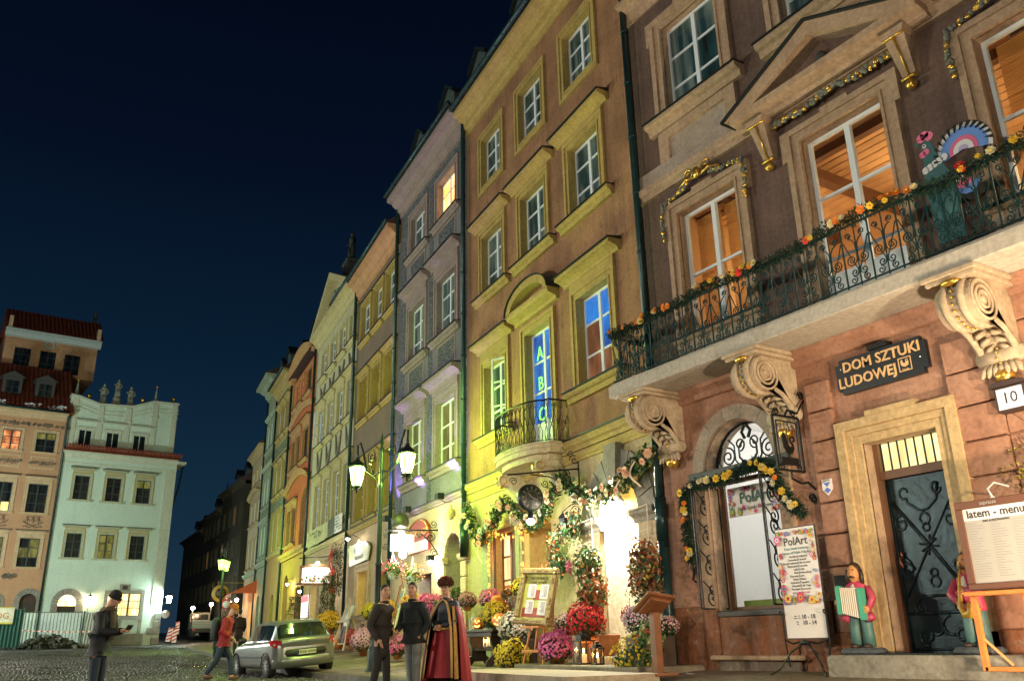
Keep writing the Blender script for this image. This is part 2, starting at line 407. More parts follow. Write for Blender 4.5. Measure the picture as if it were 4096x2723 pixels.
        m.quad((s.u0,B,s.zb),(s.W,B,s.zb),(s.W,B,s.zt),(s.u0,B,s.zt)); m.quad((s.u0,y,s.zt),(s.u0,B,s.zt),(s.W,B,s.zt),(s.W,y,s.zt))
        m.cur = 0
        o = m.build('wall', mats, s.o); o.modifiers.clear(); return o
    def cornice(s, z, h, pr, m_=None, u0=None, u1=None, name='cornice', y=0):
        u0 = s.u0 if u0 is None else u0; u1 = s.W if u1 is None else u1
        p = [(-.02,-h),(pr*.12,-h),(pr*.15,-h*.8),(pr*.3,-h*.72),(pr*.34,-h*.5),(pr*.62,-h*.34),(pr*.66,-h*.25),(pr,-h*.2),(pr,0),(-.02,0)]
        return MB().extr([(a+y, b) for a, b in p], u0, u1).build(name, m_ or s.trim, s.o, (0, 0, z))
    def band(s, z0, z1, pr, m_=None, u0=None, u1=None, name='string_course', flash=False):
        u0 = s.u0 if u0 is None else u0; u1 = s.W if u1 is None else u1; h = z1-z0
        o = MB().extr([(-.02,z0),(pr*.5,z0),(pr*.6,z0+h*.3),(pr*.9,z0+h*.45),(pr,z0+h*.6),(pr,z1),(-.02,z1)], u0, u1).build(name, m_ or s.trim, s.o)
        if flash: MB().extr([(0,z1+.003),(pr+.03,z1+.003),(pr+.03,z1-.02),(pr+.04,z1-.02),(pr+.04,z1+.015),(0,z1+.06)], u0, u1).build('flashing', M_flash, o)
        return o
    def roof(s, z, over=.45, rise=4.5, run=5, m_=None, u0=None, u1=None):
        u0 = s.u0 if u0 is None else u0; u1 = s.W if u1 is None else u1
        o = MB().extr([(over,z),(over,z+.06),(-run,z+rise),(-s.depth,z+.06),(-s.depth,z)], u0, u1).build('roof', m_ or M_roof, s.o)
        return o
    def gutter(s, z, over=.5, r=.085, u0=None, u1=None):
        u0 = s.u0 if u0 is None else u0; u1 = s.W if u1 is None else u1
        m = mb_smooth(); m.tube([(u0, over, z), (u1, over, z)], r, 8)
        u = u0+.3
        while u < u1: m.tube([(u, over, z), (u+.03, over, z)], r*1.14, 8); u += .55
        return m.build('gutter', M_gutter, s.o)
    def pipe(s, u, z0, z1, y=.13, r=.06, low=None, swan=None):
        pts = [(u, y, z0), (u, y, z1)]
        if swan: pts += [(u+swan[0]*.3, y+swan[1]*.25, z1+.18), (u+swan[0], y+swan[1], z1+swan[2])]
        m = mb_smooth(); m.tube(pts, r, 10); o = m.build('drainpipe', M_pipe, s.o)
        z = z0+.9
        while z < z1: link('pipe_collar', cached(('pc', r), lambda: mb_smooth().lathe([(r,-.03),(r*1.22,-.025),(r*1.22,.025),(r,.03)], 10).mesh(M_pipe, 'pipe_collar')), o, (u, y, z)); z += 1.35
        if low:
            l = mb_smooth(); l.lathe([(r,low+.1),(r*1.5,low),(r*1.5,z0)], 12, (u, y, 0)); l.build('pipe_boot', M_pipe, o)
        return o
M_roof = roof_tiles('dark_roof_tiles', (.03,.022,.022), (.07,.03,.025))
def spiral(c, r0, r1, a0, a1, n=16):
    return [(c[0]+(r0+(r1-r0)*k/n)*math.cos(a0+(a1-a0)*k/n), c[1]+(r0+(r1-r0)*k/n)*math.sin(a0+(a1-a0)*k/n)) for k in range(n+1)]
FONT_CACHE = {}
def text(body, name, m_, parent, loc, size, rot, ext=.006, align='CENTER', sx=1, bold=0):
    cu = bpy.data.curves.new(name, 'FONT'); cu.body = body; cu.size = size; cu.extrude = ext; cu.align_x = align; cu.align_y = 'CENTER'; cu.resolution_u = 2
    cu.offset = bold
    t = bpy.data.objects.new(name, cu); COL.objects.link(t)
    dg = bpy.context.evaluated_depsgraph_get(); me = bpy.data.meshes.new_from_object(t.evaluated_get(dg))
    bpy.data.objects.remove(t); bpy.data.curves.remove(cu)
    me.materials.clear(); me.materials.append(m_)
    o = link(name, me, parent, loc, rot, (sx, 1, 1)); return o
# ================================================================== the row of town houses
def arc_band(h, z0, rise, hh, pr, u0, u1, name, m_=None, n=14):
    """segmental (arched) moulding across a facade"""
    m = MB(); pr_ = [(-.02,0),(pr*.5,0),(pr*.6,hh*.4),(pr,hh*.6),(pr,hh),(-.02,hh)]
    k = len(pr_); vs = []; fs = []
    for i in range(n+1):
        u = u0+(u1-u0)*i/n; t = (i/n-.5)*2; z = z0+rise*(1-t*t)
        vs += [(u, p[0], z+p[1]) for p in pr_]
    for i in range(n):
        for j in range(k): fs.append((i*k+j, i*k+(j+1)%k, (i+1)*k+(j+1)%k, (i+1)*k+j))
    fs += [tuple(range(k-1,-1,-1)), tuple(range(n*k,(n+1)*k))]
    m.add(vs, fs); return m.build(name, m_ or h.trim, h.o)
def dormer(h, u, y, z, w=1.1, hh=1.3, pane=None):
    o = MB().prism([(u-w/2,z),(u+w/2,z),(u+w/2,z+hh*.65),(u,z+hh),(u-w/2,z+hh*.65)], y-2.2, y).build('dormer', M_dorm, h.o)
    m = MB(); m.prism([(u-w/2-.12,z+hh*.6),(u,z+hh+.02),(u+w/2+.12,z+hh*.6),(u+w/2+.12,z+hh*.7),(u,z+hh+.14),(u-w/2-.12,z+hh*.7)], y-2.3, y+.12); m.build('dormer_roof', M_flash, o)
    MB().box(u-w*.28, u+w*.28, y, y+.015, z+.12, z+hh*.62).build('dormer_pane', pane or M_pane, o)
    return o
M_dorm = mat('dormer_boards', (.06,.09,.09), .6, var=.2)
def sgraf(name, base, dark, sc=7, thr=.5):
    """sgraffito: incised scrolling ornament in two tones of render"""
    if name in MAT: return MAT[name]
    m, n, p = _mk(name); L = n.links; N = n.nodes.new
    tc = N('ShaderNodeTexCoord'); no = N('ShaderNodeTexNoise'); no.inputs['Scale'].default_value = sc*.55; no.inputs['Detail'].default_value = 1.5; no.inputs['Distortion'].default_value = 2.2
    L.new(tc.outputs['Object'], no.inputs['Vector'])
    wv = N('ShaderNodeTexWave'); wv.wave_type = 'RINGS'; wv.inputs['Scale'].default_value = sc*.35; wv.inputs['Distortion'].default_value = 17; wv.inputs['Detail'].default_value = 3; wv.inputs['Detail Scale'].default_value = 2.3
    L.new(tc.outputs['Object'], wv.inputs['Vector'])
    mu = N('ShaderNodeMath'); mu.operation = 'MULTIPLY'; L.new(no.outputs[0], mu.inputs[0]); L.new(wv.outputs[1], mu.inputs[1])
    r = N('ShaderNodeMapRange'); r.inputs[1].default_value = thr*.42; r.inputs[2].default_value = thr*.62; L.new(mu.outputs[0], r.inputs[0])
    mx = N('ShaderNodeMix'); mx.data_type = 'RGBA'; mx.inputs[6].default_value = (*dark, 1); mx.inputs[7].default_value = (*base, 1); L.new(r.outputs[0], mx.inputs[0])
    L.new(mx.outputs[2], p.inputs['Base Color']); p.inputs['Roughness'].default_value = .85
    b = N('ShaderNodeBump'); b.inputs['Strength'].default_value = .6; b.inputs['Distance'].default_value = .02; L.new(r.outputs[0], b.inputs['Height']); L.new(b.outputs[0], p.inputs['Normal'])
    MAT[name] = m; return m

M_stat = mat('weathered_statue_stone', (.24,.25,.2), .85, var=.35, scale=9)
def figure(h, u, y, z, H, name='statue', m_=None, arm=1, parent=None):
    m = mb_smooth(); k = H/1.7
    m.lathe([(.26*k,0),(.28*k,.1*k),(.22*k,.5*k),(.25*k,.8*k),(.2*k,1.0*k),(.27*k,1.25*k),(.22*k,1.38*k),(.08*k,1.45*k),(.075*k,1.5*k)], 9, (u, y, z), sy=.7)
    m.ell((u, y, z+1.58*k), (.1*k, .11*k, .14*k), 8, 6)
    m.tube([(u+.22*k, y, z+1.32*k), (u+.33*k*arm, y+.12*k, z+1.08*k), (u+.12*k, y+.24*k, z+1.02*k)], [.075*k, .065*k, .05*k], 6)
    m.tube([(u-.22*k, y, z+1.32*k), (u-.34*k, y+.05*k, z+1.02*k), (u-.2*k, y+.2*k, z+.85*k)], [.075*k, .065*k, .05*k], 6)
    for q in range(5): m.tube([(u-.18*k+.09*k*q, y+.17*k, z+.05*k), (u-.14*k+.07*k*q, y+.16*k, z+.75*k)], .035*k, 5)
    return m.build(name, m_ or M_stat, parent or h.o)
# ---------------------------------------------------------------- orange house with the cafe
M_or = plaster('orange_render', (.40,.225,.12), (.225,.125,.072), (.10,.06,.045), .6, .75, streak=.75)
M_orl = plaster('yellow_render_ground_floor', (.46,.39,.22), (.37,.31,.17), (.20,.15,.08), .3, .8)
M_ort = plaster('ochre_trim', (.46,.36,.13), (.40,.30,.10), (.2,.14,.07), .25, 1.5)
OR = House('orange_house', 'tall orange rendered house with ochre window surrounds above the flower decked cafe', (11, 12.1), 7, 9.45, 17.2, M_or, M_ort)
hb = OR
for c in (7.5, 4.85, 2.18):
    OR.win(c-.69, c+.69, 14.02, 15.66, .17, 2, 3, sur=(.25, .07, True), open_=[(-1, -25)] if c > 7 else None)
for c in (7.5, 4.85, 2.13):
    OR.win(c-.7, c+.7, 10.38, 12.28, .17, 2, 3, top=.3, sur=(.24, .08, False), sill=(.48, .2, .22), hood=(.5, .3, .54, .24))
M_blue = lit_pane('blue_lit_window', (.01,.05,.22), (.02,.16,.5), .8)
M_brownlit = lit_pane('brown_lit_window', (.10,.035,.015), (.22,.08,.03), .7)
OR.win(6.72, 8.12, 6.18, 8.2, .17, 2, 3, top=.32, sur=(.24, .08, False), sill=(.45, .2, .22), hood=(.48, .3, .74, .26), open_=[(-1, 30)])
OR.win(1.35, 2.78, 6.14, 8.3, .17, 2, 3, top=.3, sur=(.26, .08, False), sill=(.5, .22, .24), hood=(.52, .32, .7, .26), pane={None: M_blue, (0,0): M_brownlit, (1,0): M_brownlit, (1,1): M_brownlit})
bd = OR.win(4.12, 5.5, 5.12, 8.3, .18, 2, 4, sur=(.26, .08, False), name='balcony_door', pane={None: M_blue, (0,0): M_white, (1,0): M_white})
m = MB(); m.extr([(-.02,8.68),(.08,8.68),(.1,8.76),(.3,8.82),(.34,8.9),(.34,8.98),(-.02,8.98)], 3.66, 6.0); m.build('pediment_ledge', M_ort, OR.o)
m = MB(); n = 14; A = [(4.83+1.22*math.cos(PI*k/n), 8.94+.62*math.sin(PI*k/n)) for k in range(n+1)]; B_ = [(4.83+.98*math.cos(PI*k/n), 8.94+.42*math.sin(PI*k/n)) for k in range(n+1)]
for k in range(n):
    a, b, c, d = A[k], A[k+1], B_[k+1], B_[k]; m.prism([a, b, c, d], -.02, .34)
pe_ = m.build('segmental_pediment', M_ort, OR.o)
m = MB(); [m.prism([A[k], A[k+1], (A[k+1][0], A[k+1][1]+.035), (A[k][0], A[k][1]+.035)], -.02, .39) for k in range(n)]; m.build('flashing', M_flash, pe_)
OR.band(4.8, 5.08, .16, flash=True); OR.band(4.58, 4.78, .07, name='lower_moulding')
OR.cornice(17.35, .8, .5); OR.roof(17.36, .5); OR.gutter(17.45, .58); dormer(OR, 8.3, .05, 17.75, 1.2, 1.4); dormer(OR, 5.0, .05, 17.75, 1.2, 1.4); dormer(OR, 1.6, .05, 17.75, 1.2, 1.4)
OR.pipe(9.42, 4.0, 17.0, .16, .075, low=3.1, swan=(0, .36, .5))
# letters on the balcony door glass
M_let = emis('luminous_green_letter', (.22,.85,.06), 1.0)
for i, ch in enumerate('ABC'):
    text(ch, 'letter', M_let, bd, (.99, .0, 2.62-i*.8), .5, (PI/2, 0, PI), .004)
# ground floor
M_lite = lit_pane('lit_cafe_window', (.75,.36,.14), (1,.66,.34), 1.15)
w_ = OR.win(6.5, 7.6, 1.75, 3.5, .2, 2, 3, frame=M_brownframe, pane=M_lite, sur=(.1, .04, False, mat('brown_casing', (.11,.05,.03), .55)))
M_gpanel = plaster('pale_green_stone', (.34,.40,.26), (.28,.33,.21), (.14,.14,.09), .3, 2)
for a, b in ((7.85, 8.4), (5.95, 6.32)):
    m = MB(); m.bbox(a, b, -.02, .06, .4, 3.62, .02); m.bbox(a+.1, b-.1, .06, .085, .7, 3.4, .015); m.build('stone_pilaster', M_gpanel, OR.o)
OR.hole(4.5, 5.65, .3, 3.42, .55)
dr = MB(); dr.box(4.5, 5.65, -.62, -.56, .3, 1.9); dr.box(4.5, 4.6, -.62, -.55, 1.9, 3.42); dr.box(5.55, 5.65, -.62, -.55, 1.9, 3.42); dr.box(5.02, 5.12, -.62, -.55, 1.9, 3.42); dr.box(4.6, 5.55, -.62, -.55, 3.3, 3.42)
do = dr.build('cafe_door', mat('red_brown_door', (.16,.05,.03), .45), OR.o)
for a in (4.6, 5.12): MB().box(a, a+.42, -.6, -.585, 1.9, 3.3).build('pane', M_lite, do)
# stone arch with keystone
OR.hole(.75, 2.2, .5, 3.98, .95, 1)
m = MB(); cx, zc = 1.475, 3.2; n = 11
for k in range(n):
    a0, a1 = PI*k/n+.012, PI*(k+1)/n-.012
    r0, r1 = .73, 1.3
    p = [(cx+r0*math.cos(a0), zc+r0*math.sin(a0)), (cx+r1*math.cos(a0), zc+r1*math.sin(a0)), (cx+r1*math.cos(a1), zc+r1*math.sin(a1)), (cx+r0*math.cos(a1), zc+r0*math.sin(a1))]
    if k == n//2: continue
    MB().prism(p, -.03, .08).build('arch_stone', M_gstone, OR.o)
MB().prism([(cx-.15,3.88),(cx+.15,3.88),(cx+.24,4.62),(cx-.24,4.62)], -.03, .2).build('keystone', M_gstone, OR.o)
for sx in (-1, 1):
    c = cx+sx*1.02; m = MB(); m.bbox(c-.3, c+.3, -.03, .1, .45, 2.96, .015); m.build('arch_pier', M_stone, OR.o)
    m = MB(); m.extr([(-.02,2.95),(.12,2.95),(.14,3.03),(.24,3.1),(.24,3.2),(-.02,3.2)], c-.4, c+.4); m.build('impost', M_gstone, OR.o)
M_wdoor = plaster('cream_alcove', (.82,.80,.74), (.76,.74,.68), (.45,.4,.32), .2, 2)
MB().box(.75, 2.2, -1.02, -.98, .5, 3.98).build('alcove_wall', M_wdoor, OR.o); MB().box(2.175, 2.197, -.98, .0, .5, 3.2).build('alcove_jamb', M_wdoor, OR.o)
OR.wallmesh(lower=(4.8, M_orl))
m = MB(); m.box(-.02, .7, -.03, .1, -.3, 1.0); m.build('plinth', M_stone, OR.o); m = MB(); m.box(2.3, 4.45, -.02, .07, -.3, 1.1); m.build('plinth', M_stone, OR.o)

# ---------------------------------------------------------------- house with sgraffito
M_pu = plaster('pinkish_grey_render', (.215,.215,.225), (.175,.18,.195), (.1,.1,.105), .4, .9)
M_pul = plaster('cream_render_ground_floor', (.55,.45,.30), (.48,.38,.25), (.25,.18,.11), .3, .9)
M_put = plaster('dusty_pink_trim', (.32,.265,.25), (.27,.225,.22), (.18,.13,.11), .25, 1.4)
M_sg = sgraf('sgraffito_ornament', (.235,.22,.22), (.03,.06,.08), 9, .62)
PU = House('sgraffito_house', 'narrow pinkish grey house with dark sgraffito ornament and violet uplights', (12.152, 21.48), 7, 6.91, 17.1, M_pu, M_put)
for i, (a, b) in enumerate(((3.95, 5.5), (.98, 2.6))):
    PU.win(a, b, 14.5, 16.1, .16, 2, 3, sur=(.3, .07, False), sill=(.42, .18, .2), pane=M_panelit if i else None)
    PU.win(a, b, 10.3, 12.35, .16, 2, 3, top=.3, sur=(.3, .07, False), sill=(.45, .2, .22), hood=(.5, .34, .84, .3))
    PU.win(a, b, 5.98, 8.1, .16, 2, 3, top=.36, sur=(.3, .07, False), sill=(.45, .2, .24), hood=(.52, .36, .82, .32), pane=M_panegreen)
for z0, z1 in ((5.1, 8.7), (8.95, 13.0), (13.3, 16.4)):
    for a, b in ((.08, .56), (3.12, 3.5), (6.05, 6.6)):
        MB().box(a, b, -.01, .012, z0, z1).build('sgraffito_panel', M_sg, PU.o)
for z0, z1 in ((9.15, 10.0), (13.35, 14.2)):
    for a, b in ((1.05, 2.55), (4.0, 5.45)):
        o = MB().box(a, b, -.01, .012, z0, z1).build('sgraffito_panel', M_sg, PU.o)
        m = MB(); m.box(a-.08, b+.08, -.01, .025, z0-.08, z0); m.box(a-.08, b+.08, -.01, .025, z1, z1+.08); m.box(a-.08, a, -.01, .025, z0, z1); m.box(b, b+.08, -.01, .025, z0, z1); m.build('panel_border', M_put, o)
MB().box(.1, 6.6, -.01, .012, 16.42, 16.75).build('sgraffito_frieze', M_sg, PU.o)
PU.band(4.85, 5.02, .14, flash=True); PU.cornice(17.6, .8, .6); PU.roof(17.62, .6); PU.gutter(17.72, .66); dormer(PU, 4.5, .1, 18.0, 1.2, 1.4); dormer(PU, 1.5, .1, 18.0, 1.2, 1.4)
PU.pipe(6.84, 1.0, 17.3, .16, .07, swan=(0, .4, .4))
PU.hole(.45, 1.75, .3, 3.88, .6, 1); PU.hole(3.0, 4.1, .5, 2.9, .35)
cx, zc = 1.1, 3.23; n = 13
for k in range(n):
    a0, a1 = PI*k/n+.02, PI*(k+1)/n-.02
    MB().prism([(cx+.66*math.cos(a0), zc+.66*math.sin(a0)), (cx+1.12*math.cos(a0), zc+1.12*math.sin(a0)), (cx+1.12*math.cos(a1), zc+1.12*math.sin(a1)), (cx+.66*math.cos(a1), zc+.66*math.sin(a1))], -.02, .06).build('arch_stone', M_stone, PU.o)
m = mb_smooth(); m.lathe([(.0,4.25),(.1,4.3),(.13,4.42),(.1,4.55),(.04,4.6),(.05,4.68),(0,4.72)], 10, (cx, .12, 0)); m.build('arch_finial', M_stone, PU.o)
for sx in (-1, 1):
    c = cx+sx*.86
    for q in range(6): MB().bbox(c-.2, c+.2, -.02, .08, .4+q*.44, .82+q*.44, .02).build('quoin_block', M_stone, PU.o)
    MB().extr([(-.02,3.05),(.1,3.05),(.16,3.14),(.16,3.23),(-.02,3.23)], c-.28, c+.28).build('impost', M_stone, PU.o)
M_dk = mat('dark_doorway', (.03,.02,.016), .6)
m = MB(); m.box(.45, 1.75, -.66, -.6, .3, 3.9); m.build('arched_door', mat('oak_door', (.20,.12,.06), .5, var=.3, scale=4), PU.o)
m = MB(); m.box(3.0, 4.1, -.41, -.36, .5, 2.9); m.build('shop_door', M_brownframe, PU.o)
PU.wallmesh(lower=(4.9, M_pul))

# ---------------------------------------------------------------- grey olive house
M_ol = plaster('grey_olive_render', (.215,.17,.12), (.18,.145,.11), (.10,.08,.06), .3, .8)
M_oll = plaster('buff_ground_floor', (.45,.34,.22), (.38,.28,.18), (.2,.14,.09), .3, .9)
M_olt = plaster('yellow_ochre_trim', (.44,.33,.12), (.38,.28,.10), (.2,.14,.07), .25, 1.4)
OL = House('grey_olive_house', 'grey olive house with paired yellow window rows beyond the sgraffito house', (12.994, 28.338), 8.5, 6.63, 15.9, M_ol, M_olt)
for i, (a, b) in enumerate(((4.25, 5.64), (2.33, 3.55), (.33, 1.64))):
    OL.win(a, b, 13.35, 15.1, .14, 2, 3, sur=(.2, .08, False), sill=(.22, .16, .2), hood=(.22, .1, .22, .1))
    OL.win(a, b, 9.75, 11.6, .2, 2, 3, frame=M_yelframe, pane=M_panegreen, sur=(.2, .08, False), sill=(.22, .16, .2), hood=(.24, .2, .36, .2))
    OL.win(a, b, 5.55, 7.75, .2, 2, 4, frame=M_yelframe, pane=M_panegreen, sur=(.2, .08, False), sill=(.22, .16, .2), hood=(.24, .2, .34, .2))
OL.cornice(16.6, .85, .55, mat('salmon_cornice', (.45,.25,.13), .8, var=.2, scale=3)); OL.roof(16.62, .55); OL.gutter(16.72, .6); OL.band(5.2, 5.38, .14, flash=True)
OL.pipe(6.56, 1.2, 16.3, .15, .07, swan=(0, .36, .35))
OL.win(3.2, 4.75, 1.9, 3.55, .35, 2, 2, frame=M_brownframe, pane=M_panewarm, sur=(.3, .1, False, M_stone), sill=(.3, .15, .15, M_stone))
OL.hole(.5, 1.6, .6, 3.3, .4); MB().box(.5, 1.6, -.46, -.41, .6, 3.3).build('shop_door', M_brownframe, OL.o)
OL.wallmesh(lower=(5.25, M_oll))

# ---------------------------------------------------------------- pale green house with gable
M_gr = plaster('pale_green_render', (.50,.50,.33), (.43,.44,.29), (.22,.20,.13), .3, .8)
M_grt = plaster('yellow_cream_trim', (.52,.47,.26), (.46,.41,.22), (.24,.2,.11), .25, 1.4)
GR = House('gabled_pale_green_house', 'pale green house with triangular gable and a banner above the ground floor', (13.973, 34.89), 8.7, 9.34, 16.3, M_gr, M_grt)
for i, (a, b) in enumerate(((6.6, 7.7), (4.45, 5.55), (2.3, 3.4), (.25, 1.35))):
    GR.win(a, b, 14.1, 15.55, .1, 2, 3, sur=(.18, .06, False), sill=(.3, .2, .2))
    GR.win(a, b, 10.5, 12.3, .1, 2, 3, sur=(.18, .06, False), sill=(.3, .2, .2), hood=(.36, .25, .5, .22), open_=[(1, 120)] if i == 0 else None)
    GR.win(a, b, 6.1, 8.45, .1, 2, 4, sur=(.2, .08, False), sill=(.3, .12, .15), hood=(.36, .25, .5, .22))
M_grorn = mat('grey_stucco_swag', (.20,.19,.15), .8, var=.2)
for (a, b) in ((6.6, 7.7), (4.45, 5.55), (2.3, 3.4), (.25, 1.35)):
    for z, d in ((10.25, 1.05), (13.7, .7)):
        m = mb_smooth(); c = (a+b)/2; m.tube([(c-.55+1.1*k/10, .05, z-d*math.sin(PI*k/10)) for k in range(11)], [.03+.06*math.sin(PI*k/10) for k in range(11)], 6); m.build('stucco_swag', M_grorn, GR.o)
GR.cornice(16.95, .75, .5, u0=.0, u1=9.34); GR.band(5.2, 5.4, .15)
m = MB()
for (u0, z0, u1, z1) in ((9.75, 16.95, 5.0, 19.25), (.1, 16.95, 5.0, 19.25)): m.prism([(u0, z0), (u1, z1), (u1, z1-.42), (u0+(.6 if u0 < 5 else -.6), z0)], -.1, .45)
m.build('gable_moulding', M_grt, GR.o); MB().prism([(.4, 16.9), (9.4, 16.9), (5.0, 19.0)], -.5, -.05).build('gable', M_gr, GR.o)
random.seed(3); m = mb_smooth()
for k in range(34):
    t = random.random(); u = 3.0+4.0*t; z = 17.05+random.random()*(1.5-abs(u-5)*.55); m.ell((u, 0.02, z), (.1+.14*random.random(), .12, .1+.14*random.random()), 7, 5)
m.build('gable_relief', mat('gable_relief_stone', (.22,.25,.22), .8, var=.3), GR.o)
GR.roof(16.97, .1, 3.0); GR.pipe(9.26, 1.2, 16.4, .14, .07); GR.gutter(17.02, .5, u1=4)
m = MB(); m.bbox(4.0, 5.0, -.95, -.25, 17.9, 19.65, .05); m.bbox(3.9, 5.1, -1.0, -.2, 19.65, 19.8, .03); m.build('statue_pedestal', mat('dark_stone', (.05,.055,.05), .8), GR.o); figure(GR, 4.55, -.6, 19.8, 1.7, 'gable_statue', MAT['dark_stone'])
m = mb_smooth(); m.lathe([(.2,0),(.3,.15),(.12,.3),(.35,.55),(.45,.7),(.2,.8),(.0,1.0)], 10, (.7, -.6, 17.5)); m.build('gilded_urn', mat('tarnished_gilt', (.2,.13,.04), .5, .5), GR.o)
GR.win(6.0, 7.6, 1.6, 3.6, .3, 2, 2, frame=M_brownframe, pane=M_panewarm, sur=(.2, .08, False, M_stone))
GR.hole(2.2, 3.3, .7, 3.5, .5); MB().box(2.2, 3.3, -.56, -.5, .7, 3.5).build('shop_door', M_brownframe, GR.o)
GR.wallmesh(lower=(5.25, M_oll))

# ---------------------------------------------------------------- red orange house
M_re = plaster('red_orange_render', (.52,.15,.055), (.44,.125,.05), (.22,.08,.045), .3, .8)
M_ret = plaster('rusty_yellow_trim', (.48,.30,.13), (.42,.25,.11), (.22,.12,.07), .25, 1.4)
RE = House('red_orange_house', 'red orange house with curved cornices and a strip of bare brick', (15.386, 44.123), 8.7, 7.45, 16.4, M_re, M_ret)
M_pink = lit_pane('lit_window_pink', (.75,.22,.12), (1,.5,.32), 1.0)
for i, (a, b) in enumerate(((5.5, 6.5), (3.9, 4.9), (1.3, 2.9))):
    RE.win(a, b, 14.45, 16.0, .1, 2, 3, frame=M_brownframe, pane=M_pink if i < 2 else M_panew, sur=(.14, .05, False), sill=(.26, .2, .18))
    RE.win(a, b, 10.62, 12.45, .1, 2, 3, frame=M_darkframe, pane=M_panew, sur=(.2, .06, False), sill=(.3, .2, .18), hood=(.3, .22, .6, .2))
    RE.win(a, b, 6.3, 8.3, .1, 2, 3, frame=M_brownframe, pane=M_panew, sur=(.2, .06, False), sill=(.28, .2, .18), hood=(.3, .22, .5, .2)) if i < 2 else None
arc_band(RE, 16.3, .75, .5, .5, 0, 7.45, 'curved_cornice'); arc_band(RE, 13.3, .5, .3, .22, 0, 7.45, 'curved_string_course'); arc_band(RE, 9.2, .75, .35, .25, 0, 7.45, 'curved_string_course'); RE.band(5.5, 5.85, .3)
RE.hole(.3, 2.6, 5.9, 9.0, .3, 1)
M_brick = mat('red_brick', (.30,.10,.05), .85, var=.3, scale=4, rnd=.35); M_mortar = mat('pale_mortar', (.38,.33,.26), .9, var=.2)
nb = MB().box(.2, 2.7, -.36, -.33, 5.9, 9.0).build('brick_niche', M_mortar, RE.o)
bme = cached('brickm', lambda: MB().bbox(0, .33, 0, .05, 0, .13, .008).mesh(M_brick, 'brick'))
for r in range(19):
    for q in range(7): link('brick', bme, nb, (.22+q*.36+(.18 if r % 2 else 0), -.335, 5.93+r*.16))
RE.roof(16.6, .4); RE.pipe(7.4, 1.3, 16.6, .14, .07); dormer(RE, 5.8, -.2, 17.3, 1.2, 1.5); dormer(RE, 2.6, -.2, 17.5, 1.2, 1.5)
for a in (5.1,): RE.hole(a, a+1.5, .8, 4.7, .4, 1); MB().box(a, a+1.5, -.46, -.41, .8, 4.8).build('arched_window', M_panew, RE.o)
RE.hole(1.2, 2.6, .8, 3.8, .4); MB().box(1.2, 2.6, -.46, -.41, .8, 3.8).build('shop_door', M_brownframe, RE.o)
RE.wallmesh(lower=(5.6, plaster('ochre_ground_floor', (.46,.27,.10), (.40,.23,.09), (.2,.12,.06), .3, .9)))

# ---------------------------------------------------------------- yellow, teal and beige houses at the far end
M_ye = plaster('mustard_render', (.42,.33,.13), (.36,.28,.11), (.18,.14,.07), .3, .9); M_yet = plaster('mustard_trim', (.45,.36,.15), (.4,.31,.12), (.2,.15,.08), .25, 1.5)
YE = House('mustard_yellow_house', 'narrow mustard yellow house with open top casements beyond the red house', (16.513, 51.487), 8.7, 6.01, 17.0, M_ye, M_yet)
M_orn = sgraf('painted_frieze_green', (.28,.30,.17), (.07,.12,.09), 5, .55)
for i, (a, b) in enumerate(((4.2, 5.2), (2.45, 3.45), (.7, 1.7))):
    YE.win(a, b, 13.9, 15.75, .09, 2, 3, sur=(.2, .07, False), sill=(.26, .18, .2), hood=(.3, .3, .45, .25), open_=[(-1, -70)] if i < 2 else None)
    YE.win(a, b, 10.0, 11.9, .09, 2, 3, sur=(.2, .07, False), sill=(.26, .18, .2), hood=(.26, .2, .4, .2), open_=[(-1, -60)] if i == 1 else None)
    YE.win(a, b, 6.6, 8.9, .09, 2, 4, sur=(.2, .07, False), pane=M_panegreen)
for z0, z1 in ((12.6, 13.4), (9.0, 9.7)): MB().box(.3, 5.7, -.01, .02, z0, z1).build('painted_frieze', M_orn, YE.o)
YE.cornice(17.5, .8, .7); YE.roof(17.52, .7); YE.gutter(17.6, .75); YE.band(12.3, 12.5, .2); YE.band(6.15, 6.35, .16); YE.pipe(5.95, 1.3, 17, .13, .07)
dormer(YE, 4.6, .1, 17.9, 1.2, 1.6, M_panewarm); dormer(YE, 2.0, .1, 17.9, 1.2, 1.6)
for a in (.4, 2.5): YE.hole(a, a+1.2, .9, 4.7 if a < 1 else 3.9, .5, 1); MB().box(a, a+1.2, -.56, -.51, .9, 4.7).build('arched_door', M_dk, YE.o)
YE.wallmesh(lower=(6.2, plaster('warm_ochre_ground_floor', (.45,.28,.12), (.38,.24,.10), (.2,.13,.07), .3, .9)))
M_te = plaster('grey_teal_render', (.30,.33,.23), (.25,.28,.19), (.13,.13,.09), .3, .9); M_tet = plaster('pale_teal_trim', (.33,.40,.30), (.28,.34,.26), (.15,.16,.11), .25, 1.5)
TE = House('grey_teal_house', 'slim grey teal house with a deep projecting cornice', (17.422, 57.428), 8.7, 4.76, 18.2, M_te, M_tet)
for i, (a, b) in enumerate(((3.3, 4.3), (1.9, 2.9), (.5, 1.5))):
    for z0, z1, oo in ((14.0, 16.0, None), (10.0, 12.0, [(-1, -70)] if i == 2 else None), (6.6, 8.7, [(-1, -70)] if i == 1 else None)):
        TE.win(a, b, z0, z1, .07, 2, 3, sur=(.14, .06, False), sill=(.2, .16, .16), open_=oo)
for z in (16.5, 12.8, 9.0, 6.1): TE.band(z-.15, z+.15, .22)
for z0 in (12.95, 9.15): MB().box(.2, 4.6, -.01, .02, z0, z0+.7).build('painted_frieze', M_orn, TE.o)
TE.cornice(18.9, .9, 1.0); TE.roof(18.92, 1.0, 3.0); TE.pipe(4.7, 1.3, 18, .12, .06)
